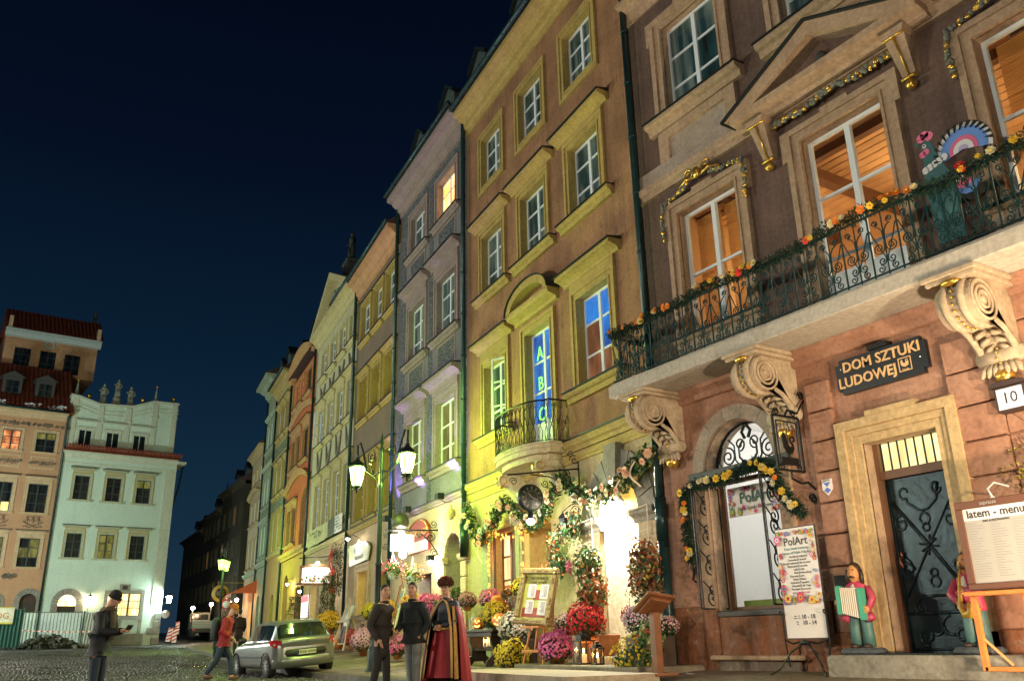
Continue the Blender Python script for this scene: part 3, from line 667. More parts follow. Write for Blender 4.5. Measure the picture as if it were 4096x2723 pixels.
for a in (.6, 2.6): TE.hole(a, a+1.2, .9, 4.2, .4, 1); MB().box(a, a+1.2, -.46, -.41, .9, 4.3).build('arched_door', M_dk, TE.o)
TE.wallmesh()
M_en = plaster('beige_render', (.42,.35,.24), (.36,.30,.2), (.18,.15,.1), .3, .9); M_ent = plaster('beige_trim', (.45,.36,.2), (.4,.31,.17), (.2,.15,.09), .25, 1.5)
EN = House('beige_end_house', 'low beige corner house at the far end of the row with a red awning', (18.142, 62.133), 8.7, 6.64, 14.5, M_en, M_ent)
for i, (a, b) in enumerate(((5.0, 6.0), (3.1, 4.1), (1.2, 2.2))):
    for z0, z1 in ((12.4, 13.7), (9.5, 11.2), (6.3, 8.4)): EN.win(a, b, z0, z1, .07, 2, 3, sur=(.12, .05, False), sill=(.2, .15, .15))
EN.cornice(15.0, .6, .5); EN.roof(15.02, .5, 3.5); arc_band(EN, 11.55, .4, .25, .3, 1.0, 6.64, 'curved_string_course'); EN.band(5.75, 6.0, .2, M_tet)
EN.hole(1.0, 3.0, 1.0, 3.9, .5); MB().box(1.0, 3.0, -.56, -.51, 1.0, 3.9).build('shop_window', lit_pane('lit_shop_window', (1,.45,.18), (1,.8,.5), 2.2), EN.o)
EN.wallmesh()

# ---------------------------------------------------------------- white house with attic on the far side
M_wh = plaster('pale_mint_render', (.56,.68,.60), (.51,.63,.55), (.32,.36,.26), .2, .6, streak=.3, bump=.2); M_wht = plaster('pale_attic_stone', (.55,.58,.48), (.5,.53,.44), (.3,.3,.22), .2, 1.5, bump=.2)
M_whf = plaster('mint_window_stone', (.46,.48,.36), (.4,.42,.31), (.24,.22,.14), .25, 1.5); M_ochre = mat('ochre_lintel', (.45,.30,.05), .8, var=.2)
M_redtile = roof_tiles('red_clay_tiles', (.16,.03,.015), (.30,.07,.03))
WH = House('white_attic_house', 'pale mint house with stepped attic wall, statues and gilded balls on top', (14, 72), 87, 8.3, 15.0, M_wh, M_wht, left=True)
for j, (a, b) in enumerate(((6.2, 7.22), (3.97, 5.0), (1.79, 2.82))):
    for z0, z1 in ((11.5, 13.28), (7.3, 9.04)):
        pm = M_panegreen if (j == 1 and z0 < 8) else ({None: M_panew, (0,2): M_panegreen, (1,2): M_panegreen} if (j == 2 and z0 > 8) else M_panew)
        f = WH.win(a, b, z0, z1, .12, 2, 3, frame=M_darkframe, pane=pm, sur=(.17, .06, False, M_whf), sill=(.35, .16, .14, M_whf), hood=(.36, .26, .58, .16, M_whf), flash=False)
        w = 1.02; m = MB(); m.box(-.19, w+.19, .0, .1, 0, .05); m.box(-.19, w+.19, .0, .1, .2, .24); m.box(-.2, -.165, 0, .075, -1.9, 0); m.box(w+.165, w+.2, 0, .075, -1.9, 0); m.build('ochre_lintel', M_ochre, f, (0, .125, z1-z0+.17))
WH.band(14.15, 14.25, .05); WH.cornice(15.05, .5, .32, M_wht)
rt = MB().extr([(.42,15.06),(.42,15.1),(-.1,15.42),(-.1,15.06)], -.1, 8.3).build('tile_course_bed', M_redtile, WH.o)
tme = cached('ridge_tile', lambda: mb_smooth().lathe([(.075,0),(.07,.55)], 8, a0=0, a1=PI).mesh(M_redtile, 'tile'))
for k in range(48): link('tile', tme, rt, (-.05+k*.175, .46, 15.12), (rad(-122), 0, 0)).rotation_euler = (rad(58), 0, PI)
# quoins
for k in range(17):
    z = 4.0+k*.6
    if z < 14: MB().bbox(0.02, .8, -.02, .045, z+.015, z+.585, .012).build('quoin_block', M_wht, WH.o)
# ground floor
M_ironframe = mat('painted_iron', (.01,.025,.025), .5)
WH.hole(1.58, 3.91, 3.25, 4.85, .3); MB().box(1.58, 3.91, -.36, -.33, 3.25, 4.85).build('lit_ground_window', lit_pane('lit_window_yellow', (.8,.5,.12), (1,.8,.4), 1.6), WH.o)
m = MB()
for k in range(14): x = 1.6+k*2.3/13; m.box(x-.012, x+.012, .0, .03, 3.25, 4.85)
for z in (3.27, 3.8, 4.3, 4.83): m.box(1.58, 3.91, .03, .05, z-.02, z+.02)
for x in (2.35, 3.12): m.box(x-.05, x+.05, -.3, -.24, 3.25, 4.85)
for cx_ in (1.95, 2.75, 3.5):
    for sg in (-1, 1):
        for zz in (3.95, 4.25): m.tube([(p[0], .04, p[1]) for p in spiral((cx_+sg*.12, zz), .14, .03, PI/2, PI/2+sg*3*PI, 14)], .012, 4)
m.build('window_grille', M_ironframe, WH.o)
m = MB(); m.box(1.35, 1.58, -.02, .1, 2.0, 5.05); m.box(3.91, 4.14, -.02, .1, 2.0, 5.05); m.box(1.58, 3.91, -.02, .1, 4.85, 5.05); m.box(1.35, 4.14, -.02, .14, 3.0, 3.25); m.box(1.2, 4.3, -.02, .3, 1.2, 2.0); m.box(2.9, 3.4, -.02, .12, 2.0, 3.0); m.build('stone_window_frame', M_gstone, WH.o)
m = MB(); m.box(2.4, 3.15, -.02, .06, 5.06, 5.5); m.build('small_window_frame', M_gstone, WH.o); MB().box(2.6, 2.95, .061, .075, 5.12, 5.4).build('small_window', M_dk, WH.o)
for (a, b, z) in ((0, .55, 1.2), (0, .9, 1.9), (0, .5, 2.4), (0, .45, 2.95)): MB().bbox(a, b, -.02, .12, z, z+.5, .03).build('corner_stone', M_gstone, WH.o)
def stone_arch(h, cx, zc, r0, r1, n, m_, pr=.08, zfoot=1.0, name='arch_stone'):
    for k in range(n):
        a0, a1 = PI*k/n+.015, PI*(k+1)/n-.015
        MB().prism([(cx+r0*math.cos(a0), zc+r0*math.sin(a0)), (cx+r1*math.cos(a0), zc+r1*math.sin(a0)), (cx+r1*math.cos(a1), zc+r1*math.sin(a1)), (cx+r0*math.cos(a1), zc+r0*math.sin(a1))], -.02, pr).build(name, m_, h.o)
    for sx in (-1, 1):
        c = cx+sx*(r0+r1)/2; MB().bbox(c-(r1-r0)/2, c+(r1-r0)/2, -.02, pr, zfoot, zc-.02, .02).build('jamb_stone', m_, h.o)
stone_arch(WH, 6.55, 4.1, .62, 1.05, 11, M_gstone); WH.hole(5.93, 7.17, 1.0, 4.72, .3, 1)
MB().box(5.93, 7.17, -.36, -.33, 3.95, 4.75).build('lit_fanlight', lit_pane('lit_fanlight', (1,.55,.15), (1,.85,.45), 1.8), WH.o); MB().box(5.93, 7.17, -.36, -.32, 1.0, 3.95).build('door', M_dk, WH.o)
m = MB()
for sg in (-1, 1):
    for cx_, r in ((.22, .2), (.45, .14)): m.tube([(6.55+sg*(cx_)+p[0]*1, -.31, 4.22+p[1]) for p in spiral((0, 0), r, .03, PI/2, PI/2+sg*3*PI, 16)], .016, 4)
m.build('fanlight_grille', M_ironframe, WH.o)
# attic
at = MB(); at.prism([(.35,15.1),(8.25,15.1),(8.25,19.45),(7.6,19.35),(6.2,18.95),(3.8,19.1),(2.3,19.7),(.35,19.75)], -1.4, -.15); ao = at.build('attic_wall', M_wh, WH.o)
m = MB(); pts = [(8.3,19.48),(7.65,19.4),(6.2,18.98),(3.8,19.12),(2.3,19.72),(.3,19.78)]
for dz, pr, hh in ((0, .12, .16), (-.55, .04, .1), (-.85, .04, .08)):
    for (a, b) in zip(pts[:-1], pts[1:]): m.prism([(a[0],a[1]+dz), (b[0],b[1]+dz), (b[0],b[1]+dz-hh), (a[0],a[1]+dz-hh)], -1.42 if dz == 0 else -.2, -.15+pr)
m.build('attic_coping', M_wht, ao)
for c, zt in ((7.9, 19.3), (6.05, 18.8), (4.05, 18.9), (2.1, 19.5), (.6, 19.6)):
    m = MB(); m.bbox(c-.2, c+.2, -.16, -.07, 15.1, zt, .015); m.box(c-.25, c+.25, -.16, -.05, 15.1, 15.55); m.box(c-.24, c+.24, -.16, -.02, zt-1.2, zt-1.05); m.build('attic_pilaster', M_wht, ao)
for a in (6.55, 4.6, 2.63):
    m = MB(); m.box(-.06, .86, -.03, .0, 0, 1.3); m.build('attic_window', M_panew, ao, (a, -.145, 15.45))
    m = MB(); b = .8; m.box(a-.2, a-.02, -.16, -.06, 15.4, 16.95); m.box(a+b+.02, a+b+.2, -.16, -.06, 15.4, 16.95); m.box(a-.28, a+b+.28, -.16, -.05, 16.78, 17.0); m.box(a-.45, a+b+.45, -.16, .1, 17.45, 17.53); m.box(a+b/2-.03, a+b/2+.03, -.15, -.13, 15.45, 16.78); m.build('attic_window_frame', M_wht, ao)
figure(WH, 5.95, -.7, 19.1, 1.65, parent=ao); figure(WH, 4.95, -.7, 19.85, 1.4, parent=ao); figure(WH, 3.95, -.7, 19.2, 1.6, parent=ao)
m = mb_smooth(); m.lathe([(.5,0),(.45,.1),(.3,.3),(.34,.55),(.2,.75)], 10, (4.95, -.7, 19.1), sy=.6); m.build('statue_pedestal', M_stat, ao)
for u, z in ((7.85, 19.5), (2.02, 19.8)):
    m = MB(); m.lathe([(.26,0),(.26,.12),(.15,.14),(.03,1.2)], 4, (u, -.7, z)); o = m.build('obelisk', M_stat, ao); MB().lathe([(.27,.0),(.27,.05)], 4, (u, -.7, z+.02)).build('gilded_band', M_gold, o)
    m = mb_smooth(); m.ell((u, -.7, z+1.28), .1); m.build('gilded_ball', M_gold, o)
for u, z in ((6.95, 19.25), (3.0, 19.45), (.62, 19.85)):
    m = mb_smooth(); m.lathe([(.2,0),(.2,.06),(.1,.12),(.12,.2)], 8, (u, -.7, z)); o = m.build('ball_pedestal', M_stat, ao); m = mb_smooth(); m.ell((u, -.7, z+.38), .19, 12, 8); m.build('gilded_ball', M_gold, o)
WH.depth = 11; WH.wallmesh()
m = MB(); m.extr([(.1,0),(.1,.05),(-.1,.05)], 0, 1)
# gutter and hanging sign scroll on the alley side
m = mb_smooth(); m.tube([(-.55, -.1+.0, 14.9), (-.6, -.6, 14.6), (-.62, -1.4, 13.0), (-.3, -2.2, 11.0), (-.12, -2.5, 9.5)], .08, 6); m.build('side_downpipe', M_pipe, WH.o)
MB().box(-.6, 0, -10, .4, 14.75, 14.95).build('side_eave', M_wht, WH.o)

# ---------------------------------------------------------------- peach house left of it
M_pe = plaster('peach_render', (.50,.29,.17), (.44,.25,.15), (.28,.16,.09), .25, .7, bump=.2); M_pet = plaster('peach_trim', (.56,.42,.27), (.5,.36,.23), (.28,.2,.12), .2, 1.4)
PE = House('peach_house', 'peach house with dark framed windows and tiled mansard at the left edge', (14-8.32*math.sin(rad(87)), 72-8.32*math.cos(rad(87))), 87, 9.0, 17.3, M_pe, M_pet, left=True)
M_lithalf = lit_pane('window_with_lamp_glow', (.25,.06,.02), (.9,.35,.12), .8)
for j, (a, b) in enumerate(((.58, 1.86), (2.88, 4.05), (5.2, 6.4))):
    PE.win(a, b, 14.76, 16.22, .1, 2, 3, frame=M_darkframe, pane=M_lithalf if j == 1 else {None: M_panew, (0,2): M_panegreen, (1,2): M_panegreen}, sur=(.2, .07, False), sill=(.26, .16, .12), flash=False)
    PE.win(a, b, 10.35, 12.42, .1, 2, 3, frame=M_darkframe, pane={None: M_panew, (0,0): M_panewarm, (1,0): M_panewarm} if j == 1 else M_panew, sur=(.24, .08, False), sill=(.3, .16, .12), hood=(.34, .22, .54, .12), flash=False)
    PE.win(a, b, 6.55, 8.55, .1, 2, 3, frame=M_darkframe, pane={None: M_panew, (0,1): M_panegreen, (1,1): M_panegreen, (0,2): M_panegreen}, sur=(.24, .08, False), sill=(.3, .16, .12), hood=(.34, .22, .54, .12), flash=False)
    m = MB(); m.box(a-.2, b+.2, -.01, .03, 13.5, 14.42); pn = m.build('relief_panel', M_pet, PE.o); MB().box(a-.1, b+.1, .03, .045, 13.62, 14.32).build('panel_field', M_pe, pn)
M_sgp = mat('incised_ornament', (.14,.11,.08), .85, var=.3, scale=10)
def orn(h, cx, cz, w, hh, name, seed):
    rr = random.Random(seed); m = MB()
    for sg in (-1, 1):
        for q in range(4):
            x = cx+sg*w*(.12+.24*q)/1.0*.5*1.6; z = cz+rr.uniform(-.3, .3)*hh*.5; r = hh*rr.uniform(.28, .42)
            a0 = rr.uniform(0, 6); m.tube([(p[0], .03, p[1]) for p in spiral((x, z), r, r*.15, a0, a0+sg*rr.uniform(3, 5)*PI/1.3, 18)], .035, 4)
    m.tube([(cx-w*.5+w*k/14, .03, cz-hh*.15*math.sin(PI*2*k/14)) for k in range(15)], .03, 4); m.ell((cx, .02, cz), (.14, .05, .2), 8, 5)
    return m.build(name, M_sgp, h.o)
for q, c in enumerate((1.22, 3.46)):
    orn(PE, c, 16.75-.0, 2.0, .36, 'painted_scroll', q); orn(PE, c, 13.95, 1.1, .45, 'painted_trophy', 5+q)
    # ship
    m = MB(); m.tube([(c-.65+1.3*k/8, .03, 9.55+.3*((k-4)/4)**2-.1) for k in range(9)], .05, 4); m.tube([(c-.6+1.2*k/8, .03, 9.35+.06*math.sin(k*2)) for k in range(9)], .05, 4)
    for x in (-.35, 0, .35):
        m.tube([(c+x, .03, 9.6), (c+x, .03, 10.15)], .03, 4); m.tube([(c+x-.15, .03, 10.1), (c+x+.02, .03, 9.95), (c+x-.12, .03, 9.75)], .03, 4); m.tube([(c+x+.15, .03, 10.1), (c+x+.05, .03, 9.95), (c+x+.15, .03, 9.75)], .03, 4)
    m.build('painted_ship', M_sgp, PE.o)
orn(PE, 2.2, 5.95, .5, .5, 'painted_cartouche', 9)
PE.cornice(17.75, .55, .5); stone_arch(PE, .73, 4.2, .55, .92, 11, M_gstone); PE.hole(.18, 1.28, 1.0, 4.75, .3, 1); MB().box(.18, 1.28, -.36, -.31, 1.0, 4.8).build('arched_door', M_dk, PE.o)
m = MB(); [m.tube([(.73+sg*.25+p[0], -.28, 4.35+p[1]) for p in spiral((0, 0), .2, .03, PI/2, PI/2+sg*3*PI, 14)], .018, 4) for sg in (-1, 1)]; m.build('fanlight_grille', mat('rusty_grille', (.2,.05,.03), .6), PE.o)
stone_arch(PE, 2.75, 4.2, .35, .55, 7, M_gstone); PE.hole(2.4, 3.1, 3.4, 4.55, .3, 1); MB().box(2.4, 3.1, -.36, -.31, 3.4, 4.6).build('arched_window', M_panegreen, PE.o)
PE.pipe(-.02, 1.2, 17.3, .14, .08, swan=(0, .3, .3))
PE.wallmesh()
def tiled(h, name, u0, u1, y0, z0, y1, z1, mat_, parent, nr=None, pitch=.30):
    """roof slope with its tile rolls as real ribs"""
    m = MB(); L_ = math.hypot(y1-y0, z1-z0); nrw = max(3, int(L_/.45)); nu = int((u1-u0)/pitch)
    nx, nz = -(z1-z0)/L_, (y1-y0)/L_
    if nz < 0: nx, nz = -nx, -nz
    for r in range(nrw):
        t0, t1 = r/nrw, (r+1)/nrw
        for i in range(nu):
            ua = u0+(u1-u0)*i/nu; ub = u0+(u1-u0)*(i+1)/nu; vs = []
            for t, lift in ((t0, .06), (t1, .015)):
                for q, hq in ((0, .0), (.25, .07), (.5, .09), (.75, .05), (1, .0)):
                    d = lift+hq; vs.append((ua+(ub-ua)*q, y0+(y1-y0)*t+nx*d, z0+(z1-z0)*t+nz*d))
            m.add(vs, [(k, k+1, k+6, k+5) for k in range(4)]+[(0,5,9,4,3,2,1)][:0])
    m.smooth = True; o = m.build(name, mat_, parent); o['kind'] = 'stuff'; return o
rb = MB().extr([(.45,17.76),(.45,17.85),(-3.7,22.1),(-8.9,22.1),(-8.9,17.76)], -.3, 9).build('mansard_roof', M_redtile, PE.o); tiled(PE, 'roof_tiles', -.3, 9, .5, 17.9, -3.7, 22.1, M_redtile, rb)
PE.gutter(17.8, .6, .09)
snow = mat('patch_of_snow', (.55,.62,.68), .7)
for u, w in ((4.6, .6), (2.4, 1.0), (1.0, .9), (.5, .5)):
    m = mb_smooth(); rr = random.Random(int(u*10))
    for q in range(14): m.ell((u+rr.uniform(-.5, .5)*w, .42-rr.random()*.3, 18.02+rr.random()*.25), (.1+.1*rr.random(), .1, .05+.06*rr.random()), 6, 4)
    m.build('snow_patch', snow, rb)
for c in (1.75, 3.95):
    m = MB(); m.box(c-.65, c+.65, -3, -.55, 18.4, 20.3); m.prism([(c-.8,20.3),(c+.8,20.3),(c,20.75)], -3.2, -.4); o = m.build('roof_dormer', mat('dormer_dark_wood', (.05,.05,.05), .7), rb); MB().box(c-.42, c+.42, -.55, -.5, 18.7, 20.0).build('dormer_pane', M_panew, o)
    m = MB(); m.box(c-.03, c+.03, -.5, -.47, 18.7, 20.0); [m.box(c-.42, c+.42, -.5, -.475, z-.02, z+.02) for z in (19.1, 19.55)]; m.build('dormer_muntins', M_darkframe, o)
# tower storey above, set back
tw = empty('roof_lantern_storey', 'peach attic tower with three dark windows and red tiled roof above the mansard', 'tower', PE.at(0, 0, 0), PE.rz)
m = MB(); m.box(-2.0, 4.7, -9, -4.2, 21.8, 25.0); m.build('wall', M_pe, tw)
MB().extr([(-4.22,24.55),(-3.95,24.6),(-3.85,24.85),(-3.7,24.9),(-3.7,25.15),(-4.22,25.15)], -2.2, 4.8).build('cornice', mat('blue_grey_cornice', (.42,.50,.52), .8, var=.1), tw)
for a in (2.8, .98, -.8): 
    o = MB().box(a, a+1.14, -4.2, -4.17, 22.1, 23.72).build('window', M_panew, tw); m = MB(); m.box(a+.54, a+.6, -4.17, -4.14, 22.1, 23.72); [m.box(a, a+1.14, -4.17, -4.15, z-.02, z+.02) for z in (22.65, 23.2)]; m.build('window_bars', M_darkframe, o)
for a in (2.5, -1.3):
    o = MB().bbox(a, a+2.1, -4.21, -4.14, 23.95, 24.45, .02).build('recessed_panel', M_pe, tw); MB().bbox(a+.18, a+1.92, -4.14, -4.1, 24.08, 24.33, .02).build('panel_field', M_pe, o)
m = mb_smooth(); m.tube([(1.55+.3*math.cos(t*PI/8), -4.15, 24.3+.3*math.sin(t*PI/8)) for t in range(16)], .08, 6, closed=True); m.build('wreath', mat('wreath_blue_grey', (.38,.46,.46), .8), tw)
ro = MB().extr([(-3.8,25.16),(-6.2,27.4),(-6.6,27.4),(-9.2,25.16)], -2.3, 4.9).build('roof', M_redtile, tw); tiled(PE, 'roof_tiles', -2.3, 4.9, -3.75, 25.2, -6.25, 27.45, M_redtile, ro)
for u in (4.55, -1.9): MB().box(u-.14, u+.14, -4.0, -3.6, 25.2, 26.1).build('chimney_stub', M_pet, ro)
figure(PE, -1.8, -6.4, 27.5, 1.1, 'roof_finial', mat('dark_finial', (.05,.06,.055), .7), parent=tw)

# ---------------------------------------------------------------- dark street beyond the corner
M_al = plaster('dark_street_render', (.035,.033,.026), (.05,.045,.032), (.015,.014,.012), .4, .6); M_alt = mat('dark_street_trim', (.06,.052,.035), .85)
AL = []
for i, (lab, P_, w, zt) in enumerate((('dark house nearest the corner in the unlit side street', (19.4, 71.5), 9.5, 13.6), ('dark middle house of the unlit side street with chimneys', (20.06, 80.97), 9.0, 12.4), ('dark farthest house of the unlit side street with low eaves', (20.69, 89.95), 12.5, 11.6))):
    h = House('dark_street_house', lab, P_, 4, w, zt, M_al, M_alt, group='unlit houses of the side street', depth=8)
    n = int(w/2.1)
    for k in range(n):
        a = .5+k*(w-.6)/n
        for r, z0 in enumerate((4.9, 7.9, 10.6)):
            if z0+1.6 > zt: continue
            lit = (i, k, r) in ((0, 1, 2), (0, 3, 1), (1, 2, 1), (2, 4, 2))
            h.win(a, a+.95, z0, z0+1.5, .15, 2, 2, frame=M_darkframe, pane=M_panelit if lit else M_panew, sur=(.12, .04, False))
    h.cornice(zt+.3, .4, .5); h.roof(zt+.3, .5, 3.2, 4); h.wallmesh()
    for k in range(2): dormer(h, w*(.3+.4*k), -.6, zt+.7, 1.2, 1.5)
    MB().box(w*.5-.6, w*.5+.6, -3.6, -2.6, zt+1, zt+4.6).build('chimney', M_al, h.o)
    for k in range(2): 
        m = MB(); x = w*.5-.3+.6*k; m.tube([(x, -3, zt+4.6), (x, -3, zt+6.2)], .03, 4); m.tube([(x-.4, -3, zt+6.0), (x+.4, -3, zt+6.0)], .02, 4); m.build('antenna', M_iron, h.o)
    AL.append(h)
# ================================================================== ground
def lerp(x, xs, ys): return float(np.interp(x, xs, ys))
def g_sq(X, Y): return lerp(Y, (0, 10, 16, 24, 30, 72, 80, 130), (-.02, .0, .03, .08, .22, 1.22, 1.85, 3.0)) + max(0, -X)*0
def wall_x(Y):   # facade line
    return 11.0 if Y < 12.1 else 11+(Y-12.1)*.123+(0 if Y < 28 else (Y-28)*.030)
def kerb_x(Y): return lerp(Y, (-5, 12, 24, 33.4, 50, 58, 64, 72), (8.3, 8.3, 8.55, 9.6, 11.6, 12.9, 15.2, 18.0))
def g_wall(Y): return lerp(Y, (-5, 10, 20, 28, 33, 50, 72), (.38, .38, .30, .62, .80, 1.02, 1.36))
def g_side(X, Y):
    k, w = kerb_x(Y), wall_x(Y); t = min(1, max(0, (X-k)/(w-k)))
    a = g_sq(X, Y)+.12; return a+(max(g_wall(Y), a+.02)-a)*t
def g(X, Y): return g_side(X, Y) if X > kerb_x(Y)+.02 and Y < 66 else g_sq(X, Y)
def cobble_mat():
    m, n, p = _mk('wet_granite_setts'); L = n.links; N = n.nodes.new
    tc = N('ShaderNodeTexCoord'); no = N('ShaderNodeTexNoise'); no.inputs['Scale'].default_value = .45; no.inputs['Detail'].default_value = 7; L.new(tc.outputs['Object'], no.inputs['Vector'])
    n2 = N('ShaderNodeTexVoronoi'); n2.inputs['Scale'].default_value = 8.5; L.new(tc.outputs['Object'], n2.inputs['Vector'])
    cr = N('ShaderNodeValToRGB'); cr.color_ramp.elements[0].color = (.045,.038,.03,1); cr.color_ramp.elements[1].color = (.10,.085,.062,1); cr.color_ramp.elements[0].position = .35; cr.color_ramp.elements[1].position = .7
    L.new(no.outputs[0], cr.inputs[0])
    mx = N('ShaderNodeMix'); mx.data_type = 'RGBA'; mx.blend_type = 'MULTIPLY'; mx.inputs[0].default_value = .6
    L.new(cr.outputs[0], mx.inputs[6]); L.new(n2.outputs['Color'], mx.inputs[7]); 
    hs = N('ShaderNodeHueSaturation'); hs.inputs['Saturation'].default_value = .25; hs.inputs['Value'].default_value = 1.7; L.new(mx.outputs[2], hs.inputs['Color']); L.new(hs.outputs[0], p.inputs['Base Color'])
    mr = N('ShaderNodeMapRange'); mr.inputs[1].default_value = .35; mr.inputs[2].default_value = .65; mr.inputs[3].default_value = .22; mr.inputs[4].default_value = .6; L.new(no.outputs[0], mr.inputs[0]); L.new(mr.outputs[0], p.inputs['Roughness'])
    b = N('ShaderNodeBump'); b.inputs['Strength'].default_value = .9; b.inputs['Distance'].default_value = .03; b.invert = True; L.new(n2.outputs['Distance'], b.inputs['Height']); L.new(b.outputs[0], p.inputs['Normal'])
    MAT['wet_granite_setts'] = m; return m
M_cob = cobble_mat()
def grid_sheet(name, xs, ys, fz, m_, label):
    v = [(x, y, fz(x, y)) for y in ys for x in xs]; nx = len(xs)
    f = [(j*nx+i, j*nx+i+1, (j+1)*nx+i+1, (j+1)*nx+i) for j in range(len(ys)-1) for i in range(nx-1)]
    mb = MB(); mb.smooth = True; mb.add(v, f); o = mb.build(name, m_); return tag(o, label, kind='structure')
ys = [-60, -20, -5, 0, 4, 8, 10, 12, 14, 16, 18, 20, 22, 24, 26, 28, 30, 34, 40, 50, 60, 72, 90, 130, 400]
grid_sheet('ground', [-400, -80, -30, -10, -4, 0, 2, 4, 6, 7, 8, 9, 10, 12, 16, 20, 30, 60, 400], ys, lambda x, y: g_sq(x, y)-.05, M_cob, 'wet granite sett paving of the town square')
# near setts are real stones
rng = np.random.default_rng(5); V = []; Fc = []; nv = 0; s_ = .125
for j in range(int((66-11)/s_)):
    y = 11+j*s_; s2 = s_*(1 if y < 28 else 1.0); xmax = min(kerb_x(y), 13.5)-.28; xmin = max(-.6, y*.025-.6)
    x = xmin+rng.uniform(0, s2)
    while x < xmax:
        w = s2*rng.uniform(.8, 1.25); z = g_sq(x, y)+rng.uniform(-.012, .008); a = s_*.5-.008; hx = w/2-.008; t = rng.uniform(-.012, .012)
        cx_, cy_ = x+w/2, y+rng.uniform(-.01, .01)
        V += [(cx_-hx, cy_-a, z-.05), (cx_+hx, cy_-a, z-.05), (cx_+hx, cy_+a, z-.05), (cx_-hx, cy_+a, z-.05), (cx_-hx*.68, cy_-a*.66, z+t), (cx_+hx*.68, cy_-a*.66, z-t), (cx_+hx*.68, cy_+a*.66, z-t), (cx_-hx*.68, cy_+a*.66, z+t)]
        Fc += [(nv+4, nv+5, nv+6, nv+7), (nv, nv+1, nv+5, nv+4), (nv+1, nv+2, nv+6, nv+5), (nv+2, nv+3, nv+7, nv+6), (nv+3, nv, nv+4, nv+7)]; nv += 8; x += w
me = bpy.data.meshes.new('setts'); me.from_pydata(V, [], Fc); me.materials.append(M_cob); me.polygons.foreach_set('use_smooth', [True]*len(Fc)); me.update()
tag(link('granite_setts', me), 'small wet granite setts paving the square', 'paving', kind='stuff')
# pavement along the houses
M_flag = plaster('flagstone_joint_bed', (.2,.16,.115), (.16,.13,.095), (.03,.025,.02), .4, 2, .7)
vs = []; fs = []; yy = [-6, 0, 4, 8, 10, 12, 12.2, 14, 16, 18, 20, 22, 24, 26, 28, 30, 33, 36, 40, 45, 50, 55, 58, 61, 64, 66, 70]
for y in yy:
    k, w = kerb_x(y), wall_x(y)
    for t in (0, .25, .5, .75, 1): x = k+(w+.4-k)*t; vs.append((x, y, g_side(x, y)-.012))
for j in range(len(yy)-1):
    for i in range(4): a = j*5+i; fs.append((a, a+1, a+6, a+5))
pv = MB(); pv.smooth = True; pv.add(vs, fs); PAVE = tag(pv.build('pavement', M_flag), 'flagstone pavement along the row of houses', kind='structure')
M_slab = mat('worn_flagstone', (.24,.19,.135), .55, var=.3, scale=3, rnd=.3, bump=.25, bscale=25)
slab_me = [cached(('slab', k), lambda k=k: MB().bbox(0, .56+.12*k, 0, .44, -.05, 0, .012).mesh(M_slab, 'paving_slab')) for k in range(3)]
cnt = 0
y = 12.5
while y < 40:
    x = kerb_x(y)+.22; i = 0
    while x < wall_x(y)-.1 and cnt < 290:
        k = RNG.randrange(3); w = .56+.12*k
        # only what the camera can see below the cafe terrace
        link('paving_slab', slab_me[k], PAVE, (x, y, g_side(x+.3, y+.2)+.002+RNG.uniform(-.004, .004)), (0, rad(-(RNG.uniform(-.4, .4)))-math.atan((g_side(x+.5, y)-g_side(x, y))/.5), 0)); cnt += 1
        x += w+.012
    y += .452 if y < 30 else .9
M_kerb = plaster('granite_kerb', (.16,.145,.12), (.12,.11,.09), (.05,.045,.035), .4, 4, .6)
kb = bpy.data.objects.new('kerb', None); COL.objects.link(kb); tag(kb, 'granite kerb at the edge of the pavement', kind='structure')
y = 12.0; kme = cached('kerbst', lambda: MB().bbox(-.02, .22, 0, 1.0, -.2, .0, .02).mesh(M_kerb, 'kerb_stone'))
while y < 60:
    a = Vector((kerb_x(y), y, g_sq(0, y)+.125)); b = Vector((kerb_x(y+1.01), y+1.01, g_sq(0, y+1.01)+.125)); d = (b-a)
    o = link('kerb_stone', kme, kb, a); o.rotation_euler = (math.atan2(d.z, d.y), 0, -math.atan2(d.x, d.y)); y += 1.015

# ================================================================== lamps of the square
M_lamp = mat('cast_iron_lamp_green', (.02,.035,.03), .4, .6)
M_lant = lampglass('lantern_glass_lit', (.62,1,.3), 1.7); M_lantg = lampglass('lantern_glass_lit_green', (.55,1,.12), 1.6)
def point(name, loc, power, col, r=.12, parent=None):
    d = bpy.data.lights.new(name, 'POINT'); d.energy = power; d.color = col; d.shadow_soft_size = r
    o = bpy.data.objects.new(name, d); COL.objects.link(o); o.location = loc
    if parent: o.parent = parent
    return o
def lantern_mesh(parent, loc, m_):
    """six sided street lantern: frame, glass, roof and finials"""
    m = MB(); n = 6
    m.lathe([(.11,-.30),(.13,-.28),(.13,-.26)], n); m.lathe([(.235,.24),(.27,.26),(.27,.29),(.2,.37),(.1,.43),(.06,.47),(.06,.52),(.03,.55),(.045,.6),(0,.68)], n)
    for k in range(n):
        t = 2*PI*k/n; m.tube([(.115*math.cos(t), .115*math.sin(t), -.28), (.225*math.cos(t), .225*math.sin(t), .25)], .013, 4)
    m.lathe([(0,-.46),(.03,-.43),(.02,-.38),(.06,-.33),(.11,-.30)], n)
    for k in range(n):
        t = 2*PI*k/n; m.tube([(.13*math.cos(t), .13*math.sin(t), -.27), (.16*math.cos(t), .16*math.sin(t), -.34), (.1*math.cos(t), .1*math.sin(t), -.36)], .014, 4)
    a = link('lantern', cached('lantern_frame', lambda: m.mesh(M_lamp, 'lantern')), parent, loc)
    gl = MB(); gl.lathe([(.11,-.26),(.215,.24)], n); link('lantern_glass', cached(('lg', m_.name), lambda: gl.mesh(m_, 'lantern_glass')), a); return a
